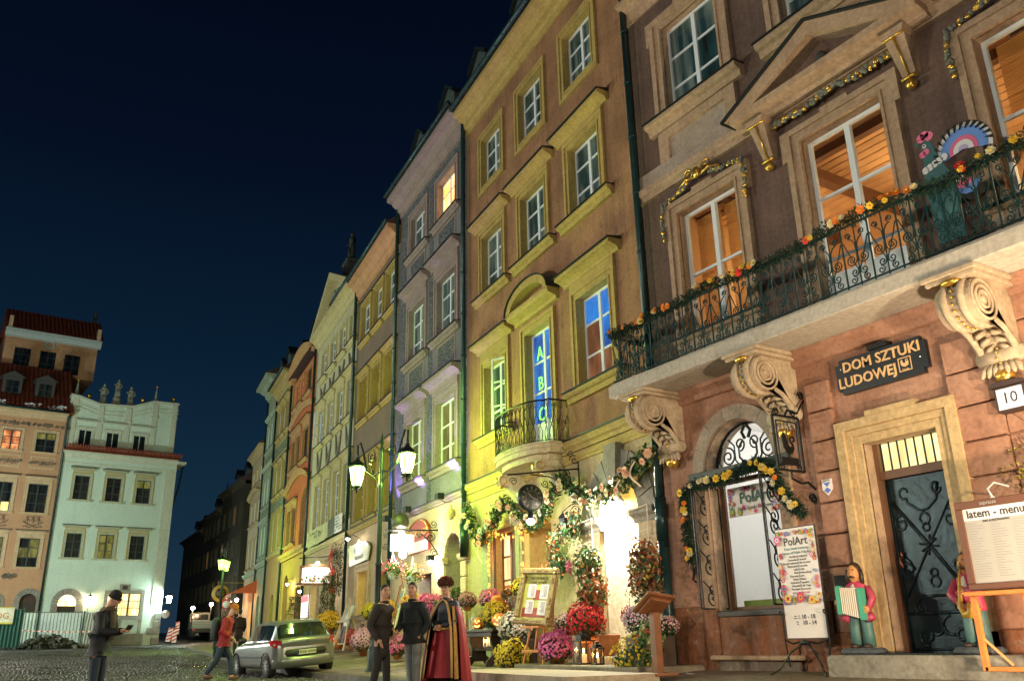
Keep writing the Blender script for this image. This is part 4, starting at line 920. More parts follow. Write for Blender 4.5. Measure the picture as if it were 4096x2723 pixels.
def street_lamp(P, rz, label, m_, power, col, arm=1.15, H=5.07, light=True):
    t = empty('street_lamp', label, 'street lamp', P, rz, 'twin lantern posts of the square')
    def post():
        m = mb_smooth(); m.lathe([(.26,0),(.26,.1),(.22,.14),(.22,.55),(.18,.62),(.15,.7),(.15,1.0),(.17,1.03),(.12,1.1),(.085,1.3),(.075,2.6),(.1,2.64),(.07,2.7),(.055,4.6),(.08,4.66),(.05,4.75),(.05,H+.5),(.075,H+.55),(.03,H+.65),(.05,H+.75),(0,H+1.05)], 12); return m.mesh(M_lamp, 'post')
    link('post', cached(('post', H), post), t)
    for sx in (-1, 1):
        def armf(sx=sx):
            m = MB(); m.tube([(0, 0, H+.0), (sx*arm*.3, 0, H-.1), (sx*arm*.62, 0, H+.1), (sx*arm*.75, 0, H+.6), (sx*(arm-.12), 0, H+.92), (sx*(arm+.02), 0, H+.88), (sx*arm, 0, H+.62)], .028, 6)
            m.tube([(p[0], 0, p[1]) for p in spiral((sx*.45, H+.45), .22, .04, -PI/2, -PI/2+sx*3.2*PI, 18)], .018, 5); m.tube([(0, 0, H-.35), (sx*.3, 0, H-.15), (sx*.5, 0, H+.2)], .02, 5); return m.mesh(M_lamp, 'arm')
        link('arm', cached(('arm', sx, H, arm), armf), t)
        lantern_mesh(t, (sx*arm, 0, H), m_)
        if light: point('lantern_light', (sx*arm, 0, H), power, col, .12, t)
    return t
street_lamp((9.3, 21.15, g_sq(9, 21)+.1), rad(101), 'twin lantern street lamp with green glow beside the parked silver car', M_lant, 480, (.62, 1, .12))
far = street_lamp((12.75, 50, .75), rad(60), 'far twin lantern street lamp glowing green at the mouth of the side street', M_lantg, 420, (.55, 1, .08), arm=.45, H=4.4)
for k, (x, y, pw) in enumerate(((-5, 57, 3000), (-5, 38, 2100), (-6, 20, 1650), (-5, 3, 1000))):  # assumed posts out of view, put in to light the facades
    street_lamp((x, y, g_sq(x, y)), 0, ('twin lantern post far out in the square near the white house', 'twin lantern post in the middle of the open square', 'twin lantern post in the square across from the cafe', 'twin lantern post in the square across from house number ten')[k], M_lant, pw, ((.84, 1, .90), (.98, .95, .74), (1, .88, .66), (1, .88, .66))[k])
assumed_lantern = empty('wall_lantern', 'bright wall lantern on the facade of house number ten past the right edge', 'lamp', (8.7, 2.1, 2.7), 0); lantern_mesh(assumed_lantern, (0, 0, 0), M_lant); MB().tube([(2.3, 0, .3), (1.2, 0, .95), (.2, 0, .95), (0, 0, .65)], .025, 5).build('bracket', M_lamp, assumed_lantern); point('assumed_lantern_light', (0, 0, 0), 800, (1, .78, .48), .12, assumed_lantern)  # assumed lamp out of view, lights the door side and the balcony slab
fu = empty('added_fill_flood', 'ground floodlight washing the front of house number ten past the right edge', 'floodlight', (8.3, 3.0, g_side(8.4, 3)), 0); MB().bbox(-.2, .2, -.15, .15, 0, .3, .02).build('housing', M_lamp, fu); MB().box(-.16, .16, -.11, .11, .3, .31).build('lens', lampglass('added_flood_lens', (1, .8, .5), 3), fu)  # added fill lamp out of view, brightens the balcony slab underside
_d = bpy.data.lights.new('added_fill_spot', 'SPOT'); _d.energy = 900; _d.color = (1, .72, .46); _d.spot_size = rad(120); _d.spot_blend = .8; _d.shadow_soft_size = .15; _s = bpy.data.objects.new('added_fill_spot', _d); COL.objects.link(_s); _s.parent = fu; _s.location = (0, 0, .36); _s.rotation_euler = Vector((2.2, 5.0, 3.6)).to_track_quat('-Z', 'Y').to_euler()
# ================================================================== house number ten
M_br = plaster('dark_brown_render', (.18,.12,.10), (.11,.075,.066), (.05,.034,.03), .55, .75, streak=.7)
M_brl = plaster('red_brown_ground_floor', (.43,.25,.18), (.33,.17,.115), (.15,.08,.06), .55, 1.1, bump=.5)
M_brt = plaster('pale_brown_stone_trim', (.46,.335,.235), (.39,.28,.195), (.18,.12,.08), .3, 1.6)
M_pale = plaster('pale_frieze_render', (.40,.34,.29), (.35,.29,.25), (.2,.15,.12), .25, 1.2)
TEN = House('house_number_ten', 'dark brown corner house with long iron balcony, folk art shop and carved consoles', (11, 0), 0, 12.05, 17.5, M_br, M_brt, u0=-4)
h = TEN; Y3 = (10.26, 7.24, 4.2)
def eared(h, u0, u1, z0, z1, a, b, m_, parent, name='surround'):
    m = MB(); e = .09
    for x, y1, w in ((a, b, a*.4), (a*.62, b*.55, a*.44), (a*.18, b*.8, a*.18)):
        ee = e if x == a else 0
        m.box(u0-x, u0-x+w, -.02, y1, z0, z1+x); m.box(u1+x-w, u1+x, -.02, y1, z0, z1+x); m.box(u0-x+w, u1+x-w, -.02, y1, z1+x-w, z1+x)
    zz = z1+a-.55; m.box(u0-a-e, u0-a, -.02, b, zz, z1+a); m.box(u1+a, u1+a+e, -.02, b, zz, z1+a); m.box(u0+.5, u1-.5, -.02, b, z1+a, z1+a+.07)
    return m.build(name, m_, parent)
M_cur = dark_pane('curtained_upper_window', (.012,.02,.02), (.03,.10,.12))
for c in Y3:   # second floor
    f = h.win(c-.77, c+.77, 10.9, 13.08, .18, 2, 3, pane={None: M_pane, (0,0): M_cur, (0,1): M_cur}, sill=(.5, .26, .26), flash=True)
    eared(h, c-.77, c+.77, 10.9, 13.08, .3, .1, M_brt, h.o)
    m = MB(); m.box(c-1.05, c+1.05, -.02, .09, 10.42, 10.62); m.box(c-1.05, c-.78, -.02, .09, 9.95, 10.42); m.box(c+.78, c+1.05, -.02, .09, 9.95, 10.42); m.build('window_apron', M_brt, h.o)
    MB().box(c-.78, c+.78, -.02, .03, 9.95, 10.42).build('apron_panel', M_pale, h.o)
h.band(9.34, 9.6, .16, M_brt, flash=False); MB().box(-4, 12.03, -.02, .07, 9.602, 9.95).build('frieze_band', M_pale, h.o); h.cornice(14.3, .45, .35, M_brt, name='upper_string'); h.cornice(17.6, .8, .6); h.roof(17.62, .6)
# first floor windows on the balcony; real rooms behind clear glass
for i, c in enumerate(Y3):
    z0 = 5.42 if i == 1 else 6.12
    h.win(c-.77, c+.77, z0, 8.7, .18, 2, 3 if i == 1 else 2, pane=M_clear, top=None, name='balcony_door' if i == 1 else 'window', sill=None if i == 1 else (.3, .16, .16))
    eared(h, c-.77, c+.77, z0, 8.7, .26, .1, M_brt, h.o)
    if i != 1: m = MB(); m.box(c-1.0, c+1.0, -.02, .08, 5.42, 5.98); m.build('window_apron', M_pale, h.o)
m = MB(); [m.bbox(7.24+sg*.4-.32, 7.24+sg*.4+.32, -.18, -.13, 5.5, 6.25, .02) for sg in (-1, 1)]; m.build('door_panel', M_white, h.o)
M_plank = mat('varnished_orange_planks', (.62,.36,.17), .4, var=.2, scale=2, rnd=.2); M_beam = mat('dark_ceiling_beam', (.16,.07,.03), .5)
rm = MB(); rm.quad((2.9,-4,5.3),(11.3,-4,5.3),(11.3,-4,9.0),(2.9,-4,9.0)); rm.quad((11.3,-.45,5.3),(11.3,-4,5.3),(11.3,-4,9),(11.3,-.45,9)); rm.quad((2.9,-.45,5.3),(2.9,-.45,9),(2.9,-4,9),(2.9,-4,5.3)); rm.quad((2.9,-.45,5.3),(2.9,-4,5.3),(11.3,-4,5.3),(11.3,-.45,5.3))
room = rm.build('upper_room', mat('orange_room_wall', (.6,.36,.17), .7), h.o)
pl = cached('cplank', lambda: MB().bbox(2.9, 11.3, -.2, 0, 0, .03, .006).mesh(M_plank, 'ceiling_plank'))
for k in range(16): link('ceiling_plank', pl, room, (0, -.45-k*.225, 8.95))
for u in (4.6, 6.6, 8.8, 10.4): MB().box(u-.1, u+.1, -4, -.45, 8.74, 8.95).build('ceiling_beam', M_beam, room)
MB().box(2.9, 11.3, -.95, -.8, 8.78, 8.95).build('ceiling_beam', M_beam, room)
for u, pw in ((7.2, 55), (10.2, 40), (4.2, 40)): point('room_light', h.at(u, -2.2, 7.6), pw, (1, .66, .34), .2)
# chandelier of the middle room
ch = empty('chandelier', 'brass chandelier with glowing candle bulbs inside the balcony door', 'chandelier', h.at(7.0, -1.6, 0), h.rz)
m = mb_smooth(); m.tube([(0,0,8.9),(0,0,7.7)], .02, 6); m.lathe([(.02,7.7),(.12,7.6),(.05,7.4),(.1,7.25),(.02,7.1)], 10); m.build('stem', M_gold, ch)
for k in range(6):
    t = 2*PI*k/6; m = mb_smooth(); m.tube([(.05*math.cos(t),.05*math.sin(t),7.3),(.25*math.cos(t),.25*math.sin(t),7.15),(.42*math.cos(t),.42*math.sin(t),7.3),(.42*math.cos(t),.42*math.sin(t),7.4)], .015, 5); a_ = m.build('arm', M_gold, ch)
    m = mb_smooth(); m.ell((.42*math.cos(t),.42*math.sin(t),7.5),(.035,.035,.08), 8, 6); m.build('bulb', emis('candle_bulb', (1,.85,.55), 9), a_)
# reflection-bright lamp low behind the glass, as a floor lantern
fl = empty('floor_lamp', 'bright crystal floor lamp standing behind the balcony door', 'lamp', h.at(6.75, -.7, 0), h.rz)
m = mb_smooth(); m.lathe([(.14,5.36),(.14,5.4),(.02,5.44),(.02,6.25)], 10); m.build('stand', M_gold, fl)
for k in range(9):
    t = 2*PI*k/9; m = mb_smooth(); m.ell((.12*math.cos(t)*(1 if k % 2 else .5), .12*math.sin(t), 6.35+.14*(k % 4)), (.04,.04,.09), 7, 5); m.build('crystal', lampglass('crystal_glow', (1,.9,.65), 5), fl)
# venetian blinds in the left room
bl = empty('venetian_blind', 'orange lit venetian blind in the left balcony window', 'blind', h.at(0, 0, 0), h.rz)
sl = cached('slat', lambda: MB().add([(0,-.012,-.008),(.66,-.012,-.008),(.66,.012,.008),(0,.012,.008)], [(0,1,2,3)]).mesh(mat('orange_blind_slat', (.75,.36,.10), .5), 'slat'))
for u in (9.54, 10.31):
    for k in range(64): link('slat', sl, bl, (u, -.42, 6.2+k*.0385))
bl2 = empty('venetian_blind', 'half lowered red lit venetian blind in the right edge window', 'blind', h.at(0, 0, 0), h.rz)
for k in range(30): link('slat', sl, bl2, (4.24, -.42, 7.55+k*.0385))
# gilded stucco
M_leafg = mat('grey_green_stucco', (.17,.19,.16), .7, var=.3)
def garland(path, parent, name, r=.07, n=26, seed=1, gold=.35):
    rr = random.Random(seed); m = mb_smooth(); P = [Vector(p) for p in path]; L_ = len(P)-1
    for k in range(n):
        t = k/(n-1)*L_; i = min(int(t), L_-1); p = P[i].lerp(P[i+1], t-i); m.cur = 1 if rr.random() < gold else 0
        for q in range(3): m.ell((p.x+rr.uniform(-.5, .5)*r, p.y+rr.uniform(0, .5)*r, p.z+rr.uniform(-.7, .7)*r), (r*rr.uniform(.5, .9), r*rr.uniform(.4, .7), r*rr.uniform(.5, .9)), 6, 4)
    return m.build(name, [M_leafg, M_gold], parent)
for c in (10.26, 4.2):
    garland([(c+1.05,.14,8.25),(c+1.1,.14,8.6),(c+1.05,.14,8.95)], h.o, 'stucco_garland', .05, 12, 3); garland([(c-1.05,.14,8.25),(c-1.1,.14,8.6),(c-1.05,.14,8.95)], h.o, 'stucco_garland', .05, 12, 4)
    garland([(c+1.05,.12,8.98),(c+.55,.13,9.04),(c+.3,.16,9.1)], h.o, 'stucco_garland', .048, 16, 5); garland([(c-1.05,.12,8.98),(c-.55,.13,9.04),(c-.3,.16,9.1)], h.o, 'stucco_garland', .048, 16, 6)
    m = mb_smooth()
    for sg in (-1, 1):
        m.tube([(c+sg*(.12+p[0]), .18, 9.24+p[1]) for p in spiral((.1, 0), .13, .03, PI*.2, PI*.2+2.6*PI, 16)], .022, 6); m.tube([(c+sg*.05, .18, 9.12), (c+sg*.3, .18, 9.18), (c+sg*.55, .16, 9.1)], [.02, .035, .01], 6)
    m.ell((c, .2, 9.2), (.09, .06, .12), 8, 6); m.build('gilded_crest', M_gold, h.o)
garland([(8.55,.13,9.2),(8.2,.14,9.17),(7.8,.15,9.14),(7.24,.16,9.22),(6.7,.15,9.14),(6.3,.14,9.17),(5.95,.13,9.2)], h.o, 'stucco_garland', .06, 52, 8, .42)
# pediment on consoles
m = MB(); m.extr([(-.02,9.36),(.2,9.36),(.24,9.42),(.48,9.46),(.48,9.58),(-.02,9.58)], 5.42, 9.08); m.build('pediment_ledge', M_brt, h.o)
m = MB(); a, b, t_ = (5.32, 9.56), (9.18, 9.56), (7.25, 10.42)
m.prism([a, t_, (t_[0], t_[1]-.26), (a[0]+.62, a[1])], -.02, .5); m.prism([b, t_, (t_[0], t_[1]-.26), (b[0]-.62, b[1])], -.02, .5); po = m.build('pediment', M_brt, h.o)
m = MB(); m.prism([(a[0]-.05,a[1]-.02),(t_[0],t_[1]+.01),(t_[0],t_[1]+.05),(a[0]-.05,a[1]+.03)], -.02, .55); m.prism([(b[0]+.05,b[1]-.02),(t_[0],t_[1]+.01),(t_[0],t_[1]+.05),(b[0]+.05,b[1]+.03)], -.02, .55); m.build('flashing', M_flash, po)
MB().prism([(5.9,9.58),(8.6,9.58),(7.25,10.2)], -.02, .16).build('tympanum', M_br, po); m = mb_smooth(); m.ell((7.25,.2,9.8),(.12,.08,.14)); m.build('tympanum_boss', mat('dark_boss', (.05,.06,.06), .6), po)
for c in (8.62, 5.9):
    m = MB(); m.prism([(c-.2,9.36),(c+.2,9.36),(c+.17,9.25),(c-.17,9.25)], -.02, .4); m.add([(c-.16,-.02,9.25),(c+.16,-.02,9.25),(c+.16,.34,9.25),(c-.16,.34,9.25),(c-.1,-.02,8.62),(c+.1,-.02,8.62),(c+.1,.12,8.62),(c-.1,.12,8.62)], [(0,1,2,3),(4,7,6,5),(3,2,6,7),(0,3,7,4),(1,5,6,2)]); o = m.build('console', M_brt, h.o)
    m = mb_smooth(); m.tube([(c,.36,9.24),(c,.14,8.64)], .02, 5); m.tube([(c-.18,.36,9.25),(c+.18,.36,9.25)], .022, 5); m.ell((c,.12,8.5),(.09,.08,.08)); m.tube([(c-.12,.14,8.62),(c+.12,.14,8.62)], .03, 6); m.build('gilded_drop', M_gold, o)

# ---------------------------------------------------------------- long balcony
M_slabb = plaster('painted_balcony_slab', (.50,.47,.42), (.46,.43,.38), (.3,.24,.2), .2, 1.5, bump=.12)
m = MB(); m.bbox(1.0, 12.28, -.02, 1.0, 5.13, 5.36, .01); m.box(1.0, 12.24, -.02, .96, 5.36, 5.4); bal = m.build('balcony_slab', M_slabb, h.o)
MB().extr([(-.02,4.88),(.08,4.9),(.1,5.0),(.2,5.06),(.22,5.125),(-.02,5.125)], 1.0, 12.03).build('slab_moulding', M_brl, h.o)
M_cons = plaster('carved_console_stone', (.50,.41,.30), (.43,.34,.245), (.22,.15,.1), .2, 2.5, bump=.15)
def console(h, u0, u1):
    pts = [(0,5.0), (.62,5.0)] + [(.72+.29*math.cos(t), 4.73+.29*math.sin(t)) for t in [rad(100-k*16) for k in range(18)]]
    pts += [(.52+.0,4.56), (.40,4.5), (.27,4.4), (.17,4.28), (.14,4.2), (0,4.2)]
    w = u1-u0; a, b = u0+.06, u1-.06
    m = MB(); n = len(pts); vs = [(a, p[0], p[1]) for p in pts]+[(b, p[0], p[1]) for p in pts]
    m.add(vs, [tuple(range(n)), tuple(range(2*n-1, n-1, -1))]+[(i, n+i, n+(i+1)%n, (i+1)%n) for i in range(n)]); o = m.build('console_bracket', M_cons, h.o)
    m = MB(); m.bbox(u0-.04, u1+.04, -.02, 1.0, 5.0, 5.06, .01); m.bbox(u0-.08, u1+.08, -.02, 1.04, 5.06, 5.125, .01); m.build('console_cap', M_cons, o)
    m = mb_smooth()
    for x in (a, b):
        s = -1 if x == a else 1
        for r_ in (.26, .18, .11): m.tube([(x+s*.01, .72+r_*math.cos(t*PI/10), 4.73+r_*math.sin(t*PI/10)) for t in range(20)], .022, 5, closed=True)
        m.ell((x, .72, 4.73), (.03, .06, .06)); m.tube([(x, .55, 4.5), (x, .38, 4.42), (x, .22, 4.27), (x, .15, 4.15)], [.035, .045, .05, .05], 6)
    for q in (-.11, .11): 
        c = (a+b)/2+q; m.tube([(c, .72+.3*math.cos(t), 4.73+.3*math.sin(t)) for t in [rad(95-k*16) for k in range(17)]], .05, 6)
    m.tube([(u0+.0, .13, 4.14), (u1-.0, .13, 4.14)], .105, 12)
    for x in (u0, u1): m.ell((x, .13, 4.14), (.03, .1, .1), 12, 6)
    m.build('volute_carving', M_cons, o)
    c = (a+b)/2; m = mb_smooth()
    for k in range(15): t = rad(92-k*17); m.ell((c, .72+.315*math.cos(t), 4.73+.315*math.sin(t)), .022, 6, 4)
    for k in range(7): t = rad(120-k*35); m.ell((c, .13+.12*math.cos(t), 4.14+.12*math.sin(t)), .02, 6, 4)
    m.ell((c, .98, 4.98), (.13, .06, .05)); m.build('gilded_beads', M_gold, o)['kind'] = 'stuff'
    m = mb_smooth()
    for sg in (-1, 1):
        for k in range(4): m.tube([(c+sg*.03, .48-k*.1, 4.5-k*.07), (c+sg*.1, .5-k*.1, 4.46-k*.075), (c+sg*.17, .46-k*.1, 4.45-k*.08)], [.03, .04, .015], 5)
    for k in range(-3, 4): m.tube([(c+k*.055, .16, 4.06), (c+k*.075, .2, 3.96), (c+k*.085, .22, 3.88)], [.03, .045, .015], 5)
    m.tube([(c-.1,.6+.3,4.99),(c+.1,.9,5.0)], .05, 6); m.build('leaf_carving', M_cons, o)['kind'] = 'stuff'
    m = mb_smooth(); m.lathe([(.0,3.76),(.06,3.78),(.11,3.83),(.125,3.89),(.1,3.94)], 12, (c, .14, 0)); m.build('gilded_acorn', M_gold, o)
for a, b in ((11.34, 11.9), (8.7, 9.26), (5.18, 5.74)): console(h, a, b)
# railing
m = MB(); FR, SU = .93, 12.2
m.box(1.0, SU, FR-.012, FR+.012, 6.34, 6.365); m.box(1.0, SU, FR-.01, FR+.01, 5.44, 5.46); m.box(SU-.01, SU+.01, 0, FR, 6.34, 6.365); m.box(SU-.01, SU+.01, 0, FR, 5.44, 5.46)
rail = m.build('railing', M_irong, h.o)
def scrollp():
    m = MB(); w = .44
    def tb(pts, r=.0095): m.tube([(p[0], 0, p[1]) for p in pts], r, 4)
    m.box(-.009, .009, -.009, .009, 5.4, 6.35); m.box(w/2-.007, w/2+.007, -.007, .007, 5.4, 6.35)
    for sg in (-1, 1):
        c = w/2
        up = spiral((c+sg*.115, 6.2), .052, .012, -PI/2 if sg > 0 else -PI/2, (-PI/2+sg*-3.1*PI), 16)[::-1]
        mid = [(c+sg*.02, 6.06), (c+sg*.012, 5.98)]
        lo = spiral((c+sg*.1, 5.82), .088, .02, PI if sg > 0 else 0, (PI if sg > 0 else 0)+sg*3.3*PI, 22)
        tb(up+[(c+sg*.06, 6.12)]+mid+[(c+sg*.008, 5.9)]+lo)
        tb([(c+sg*.2, 6.12), (c+sg*.15, 5.98), (c+sg*.07, 5.78), (c+sg*.02, 5.68)]+spiral((c+sg*.075, 5.63), .06, .014, PI if sg > 0 else 0, (PI if sg > 0 else 0)+sg*2.6*PI, 16))
        tb(spiral((c+sg*.11, 5.52), .06, .014, PI*.5, PI*.5+sg*2.7*PI, 16))
    return m.mesh(M_irong, 'scroll_panel')
spm = cached('scrollp', scrollp)
k = 0
while SU-.44*(k+1) > .9: link('scroll_panel', spm, rail, (SU-.44*(k+1), FR, 0)); k += 1
for k in range(2): link('scroll_panel', spm, rail, (SU, .05+.44*k, 0), (0, 0, PI/2))
# ---------------------------------------------------------------- garlands of greenery
M_fir = mat('dark_fir_garland', (.012,.045,.028), .7, rnd=.2, var=.4, scale=6)
def fir(m, path, r, n, rr, ln=.07):
    P = [Vector(p) for p in path]; L_ = len(P)-1
    for k in range(n):
        t = rr.random()*L_; i = min(int(t), L_-1); p = P[i].lerp(P[i+1], t-i)
        d = Vector((rr.gauss(0, 1), rr.gauss(0, 1), rr.gauss(0, 1))).normalized(); q = p+d*r*rr.uniform(.3, 1.15); s = d.orthogonal().normalized()*.011; e = d*ln*rr.uniform(.6, 1.2)+Vector((0, 0, -.02))
        m.add([q-s, q+s, q+e], [(0, 1, 2)])
        d2 = d.cross(s).normalized()*.011; m.add([q-d2, q+d2, q+e*.9], [(0, 1, 2)])
def flower_mesh(key, col, col2, np_=7, double=True):
    def f():
        m = MB(); 
        for ring, (r, z, c_) in enumerate(((.062, .012, 0), (.042, .026, 0)) if double else ((.062, .015, 0),)):
            m.cur = c_
            for k in range(np_):
                t = 2*PI*k/np_+ring*.4; ct, st = math.cos(t), math.sin(t); wx = .024
                m.add([(0,0,.004+ring*.008),(ct*r*.6-st*wx, st*r*.6+ct*wx, z),(ct*r, st*r, z+.004),(ct*r*.6+st*wx, st*r*.6-ct*wx, z)], [(0,1,2,3)])
        m.cur = 1; m.lathe([(.02,.02),(.014,.04),(0,.045)], 6); return m.mesh([mat('petal_'+key, col, .6, rnd=.25), mat('flower_heart_'+key, col2, .6)], 'flower')
    return cached(('fl', key), f)
FL = {'orange': flower_mesh('orange', (.75,.20,.02), (.5,.25,.03)), 'yellow': flower_mesh('yellow', (.75,.55,.05), (.6,.3,.03)), 'cream': flower_mesh('cream', (.72,.66,.45), (.6,.5,.1)), 'red': flower_mesh('red', (.65,.04,.03), (.3,.05,.02)), 'rose': flower_mesh('rose', (.70,.40,.28), (.6,.3,.2), 8), 'peach': flower_mesh('peach', (.72,.5,.34), (.6,.35,.2), 8), 'grey': flower_mesh('grey', (.42,.42,.42), (.35,.35,.35), 8)}
def put_flower(parent, key, loc, nrm, s=1.0, name='flower'):
    o = link(name, FL[key], parent, loc); o.rotation_euler = Vector(nrm).to_track_quat('Z', 'Y').to_euler(); o.rotation_euler.rotate_axis('Z', RNG.random()*6); o.scale = (s,)*3; return o
ga = empty('balcony_garland', 'fir garland with orange and yellow silk flowers along the long balcony rail', 'garland', h.at(0, 0, 0), h.rz)
rr = random.Random(4); path = []
u = 12.22
path = [(12.22, .1, 6.4), (12.22, .5, 6.39), (12.22, .93, 6.42)]
while u > 1.2: u -= .3; path.append((u, .95+rr.uniform(-.03, .03), 6.4+.04*math.sin(u*2.1)+rr.uniform(-.02, .03)))
m = MB(); fir(m, path, .085, 6500, rr); go = m.build('fir_greenery', M_fir, ga); go['kind'] = 'stuff'
for k in range(74):
    i = rr.randrange(len(path)-1); p = Vector(path[i]).lerp(Vector(path[i+1]), rr.random()); nr = (rr.uniform(-.8, .2), 1, rr.uniform(-.3, .5)); d = Vector(nr).normalized()*.1
    put_flower(ga, rr.choice(['orange','yellow','cream','red','yellow','orange']), p+d, nr, rr.uniform(.75, 1.25))

# ---------------------------------------------------------------- painted rooster cut-out
ro_ = empty('rooster_cutout', 'painted wooden rooster cut-out with striped blue and pink tail on the balcony', 'cutout', h.at(0, 0, 0), h.rz)
C_ = {k: mat('rooster_'+k, c, .55) for k, c in dict(teal=(.04,.13,.15), pink=(.70,.16,.32), blue=(.14,.30,.75), white=(.72,.74,.78), black=(.01,.012,.012), lilac=(.45,.42,.7)).items()}
def fan(cx, cz, r, a0, a1, y, mt, name, r0=0, n=18, par=None, sx=1):
    r0 = r0 or .001; cx, cz, r, r0 = 5.3+(cx-5.3)*.92, 6.9+(cz-6.98)*.86, r*.86, r0*.86
    P = [(cx+r*math.cos(a0+(a1-a0)*k/n)*sx, cz+r*math.sin(a0+(a1-a0)*k/n)) for k in range(n+1)]; Q = [(cx+r0*math.cos(a0+(a1-a0)*k/n)*sx, cz+r0*math.sin(a0+(a1-a0)*k/n)) for k in range(n+1)][::-1] if r0 else [(cx, cz)]
    m = MB(); 
    if r0:
        for k in range(n): m.prism([P[k], P[k+1], Q[n-k-1], Q[n-k]], y-.006, y)
    else: m.prism(P+Q, y-.006, y)
    return m.build(name, mt, par or ro_)
yb = .80
m = MB(); m.prism([(5.62,5.45),(5.2,5.45),(5.15,6.1),(5.22,6.5),(5.36,6.85),(5.42,7.1),(5.48,7.2),(5.58,7.2),(5.62,7.1),(5.62,6.95),(5.66,6.6),(5.68,6.3)], yb-.02, yb); m.xf(Matrix.Translation((5.42,0,6.9)) @ Matrix.Diagonal((.8,1,.86,1)) @ Matrix.Translation((-5.42,0,-6.98))); bo = m.build('body', C_['teal'], ro_)
fan(5.02, 6.78, .44, rad(-8), rad(196), yb-.03, C_['black'], 'tail_fan')
for r0, r1, c, q in ((.36,.435,'white',1), (.22,.37,'blue',2), (.15,.225,'pink',3), (.07,.155,'white',4), (.0,.075,'lilac',5)): fan(5.02, 6.78, r1, rad(-8), rad(196), yb-.03+.006*q, C_[c], 'tail_band', r0)
m = MB()
for k in range(14):
    t = rad(-6+k*14); m.prism([(5.02+.33*math.cos(t), 6.78+.33*math.sin(t)), (5.02+.44*math.cos(t+.05), 6.78+.44*math.sin(t+.05)), (5.02+.44*math.cos(t+.15), 6.78+.44*math.sin(t+.15))], yb-.02, yb+.013)
m.xf(Matrix.Translation((5.3,0,6.9)) @ Matrix.Diagonal((.9,1,.86,1)) @ Matrix.Translation((-5.3,0,-6.98))).build('tail_stripes', C_['black'], ro_)['kind'] = 'stuff'
for k, (x, z) in enumerate(((5.46,7.26),(5.52,7.3),(5.58,7.28))): fan(x, z, .075, 0, 2*PI*17/18, yb+.008, C_['pink'], 'comb', n=10, par=bo)
for x, z in ((5.6,7.0),(5.54,7.02)): fan(x, z, .055, 0, 2*PI*17/18, yb+.008, C_['pink'], 'wattle', n=10, par=bo)
fan(5.55, 7.13, .035, 0, 2*PI*17/18, yb+.009, C_['white'], 'eye', n=10, par=bo); fan(5.55, 7.13, .016, 0, 2*PI*17/18, yb+.016, C_['black'], 'pupil', n=8, par=bo); m = MB(); m.prism([(5.6,7.15),(5.6,7.08),(5.69,7.1)], yb-.006, yb); m.build('beak', C_['teal'], bo)
for k in range(5): fan(5.6-k*.075, 6.72+.02*k, .06, 0, 2*PI*17/18, yb+.008, C_['white'], 'breast_feather', n=10, par=bo)
for k in range(4): fan(5.0+.06*k, 6.15+.1*k, .2-.02*k, rad(180), rad(340), yb-.02+.006*k, C_[('black','blue','pink','white')[k]], 'wing_band', n=12)

# ---------------------------------------------------------------- ground floor of number ten
h.hole(9.37, 10.93, 1.2, 4.35, .35, 1); h.hole(6.56, 7.74, .55, 3.47, .3)
cx, zc = 10.15, 3.57
M_arch = plaster('grey_arch_stone', (.36,.31,.25), (.31,.26,.21), (.15,.1,.07), .25, 2)
n = 7
for k in range(n):
    a0, a1 = PI*k/n+.004, PI*(k+1)/n-.004; P = []
    for q in range(5): t = a0+(a1-a0)*q/4; P.append((cx+.8*math.cos(t), zc+.8*math.sin(t)))
    for q in range(5): t = a1+(a0-a1)*q/4; P.append((cx+1.05*math.cos(t), zc+1.05*math.sin(t)))
    MB().prism(P, -.03, .07).build('arch_stone', M_arch, h.o)
m = MB(); m.bbox(9.05, 11.3, -.05, .09, 3.42, 3.6, .012); m.build('arch_transom', mat('dark_transom', (.035,.05,.045), .5, var=.3), h.o)
for a, b in ((10.95, 11.2), (9.1, 9.35)): MB().bbox(a, b, -.03, .07, 1.3, 3.41, .01).build('jamb_stone', M_brt, h.o)
# shop window
sw = MB(); fr_ = mat('brown_shop_frame', (.16,.08,.045), .5)
sw.box(9.37,10.93,-.32,-.27,1.2,1.32); sw.box(10.83,10.93,-.32,-.27,1.32,3.42); sw.box(9.37,9.47,-.32,-.27,1.32,3.42); sw.box(9.37,10.93,-.32,-.27,3.36,3.44); shop = sw.build('shop_window', fr_, h.o)
MB().box(9.47,10.83,-.3,-.292,1.32,3.36).build('pane', M_clear, shop)
m = MB(); m.prism([(cx+.78*math.cos(PI*k/20), zc+.78*math.sin(PI*k/20)) for k in range(21)], -.3, -.292); m.build('fanlight_pane', M_clear, shop)
m = MB()
def tb(pts, r=.016): m.tube([(p[0], -.24, p[1]) for p in pts], r, 5)
tb([(cx+.75*math.cos(PI*k/20), zc+.03+.75*math.sin(PI*k/20)) for k in range(21)], .03)
for sg in (-1, 1):
    tb(spiral((cx+sg*.46, 3.82), .17, .03, PI*.5, PI*.5+sg*3.2*PI, 20)); tb(spiral((cx+sg*.17, 4.0), .12, .03, -PI*.5, -PI*.5-sg*2.6*PI, 18))
    tb([(cx+sg*.08, 3.66), (cx+sg*.2, 3.78), (cx+sg*.2, 3.95), (cx+sg*.1, 4.05)], .02); tb([(cx+sg*.2, 3.62), (cx+sg*.3, 3.75), (cx+sg*.3, 4.0), (cx+sg*.42, 4.12)], .016); tb([(cx+sg*.6, 3.62), (cx+sg*.68, 3.75), (cx+sg*.58, 4.02)], .016); tb(spiral((cx+sg*.1, 3.66), .06, .015, 0, sg*2.5*PI, 12))
    tb([(cx+sg*.02, 4.3), (cx+sg*.1, 4.2), (cx+sg*.04, 4.08)], .03)
m.build('fanlight_grille', M_iron, shop)
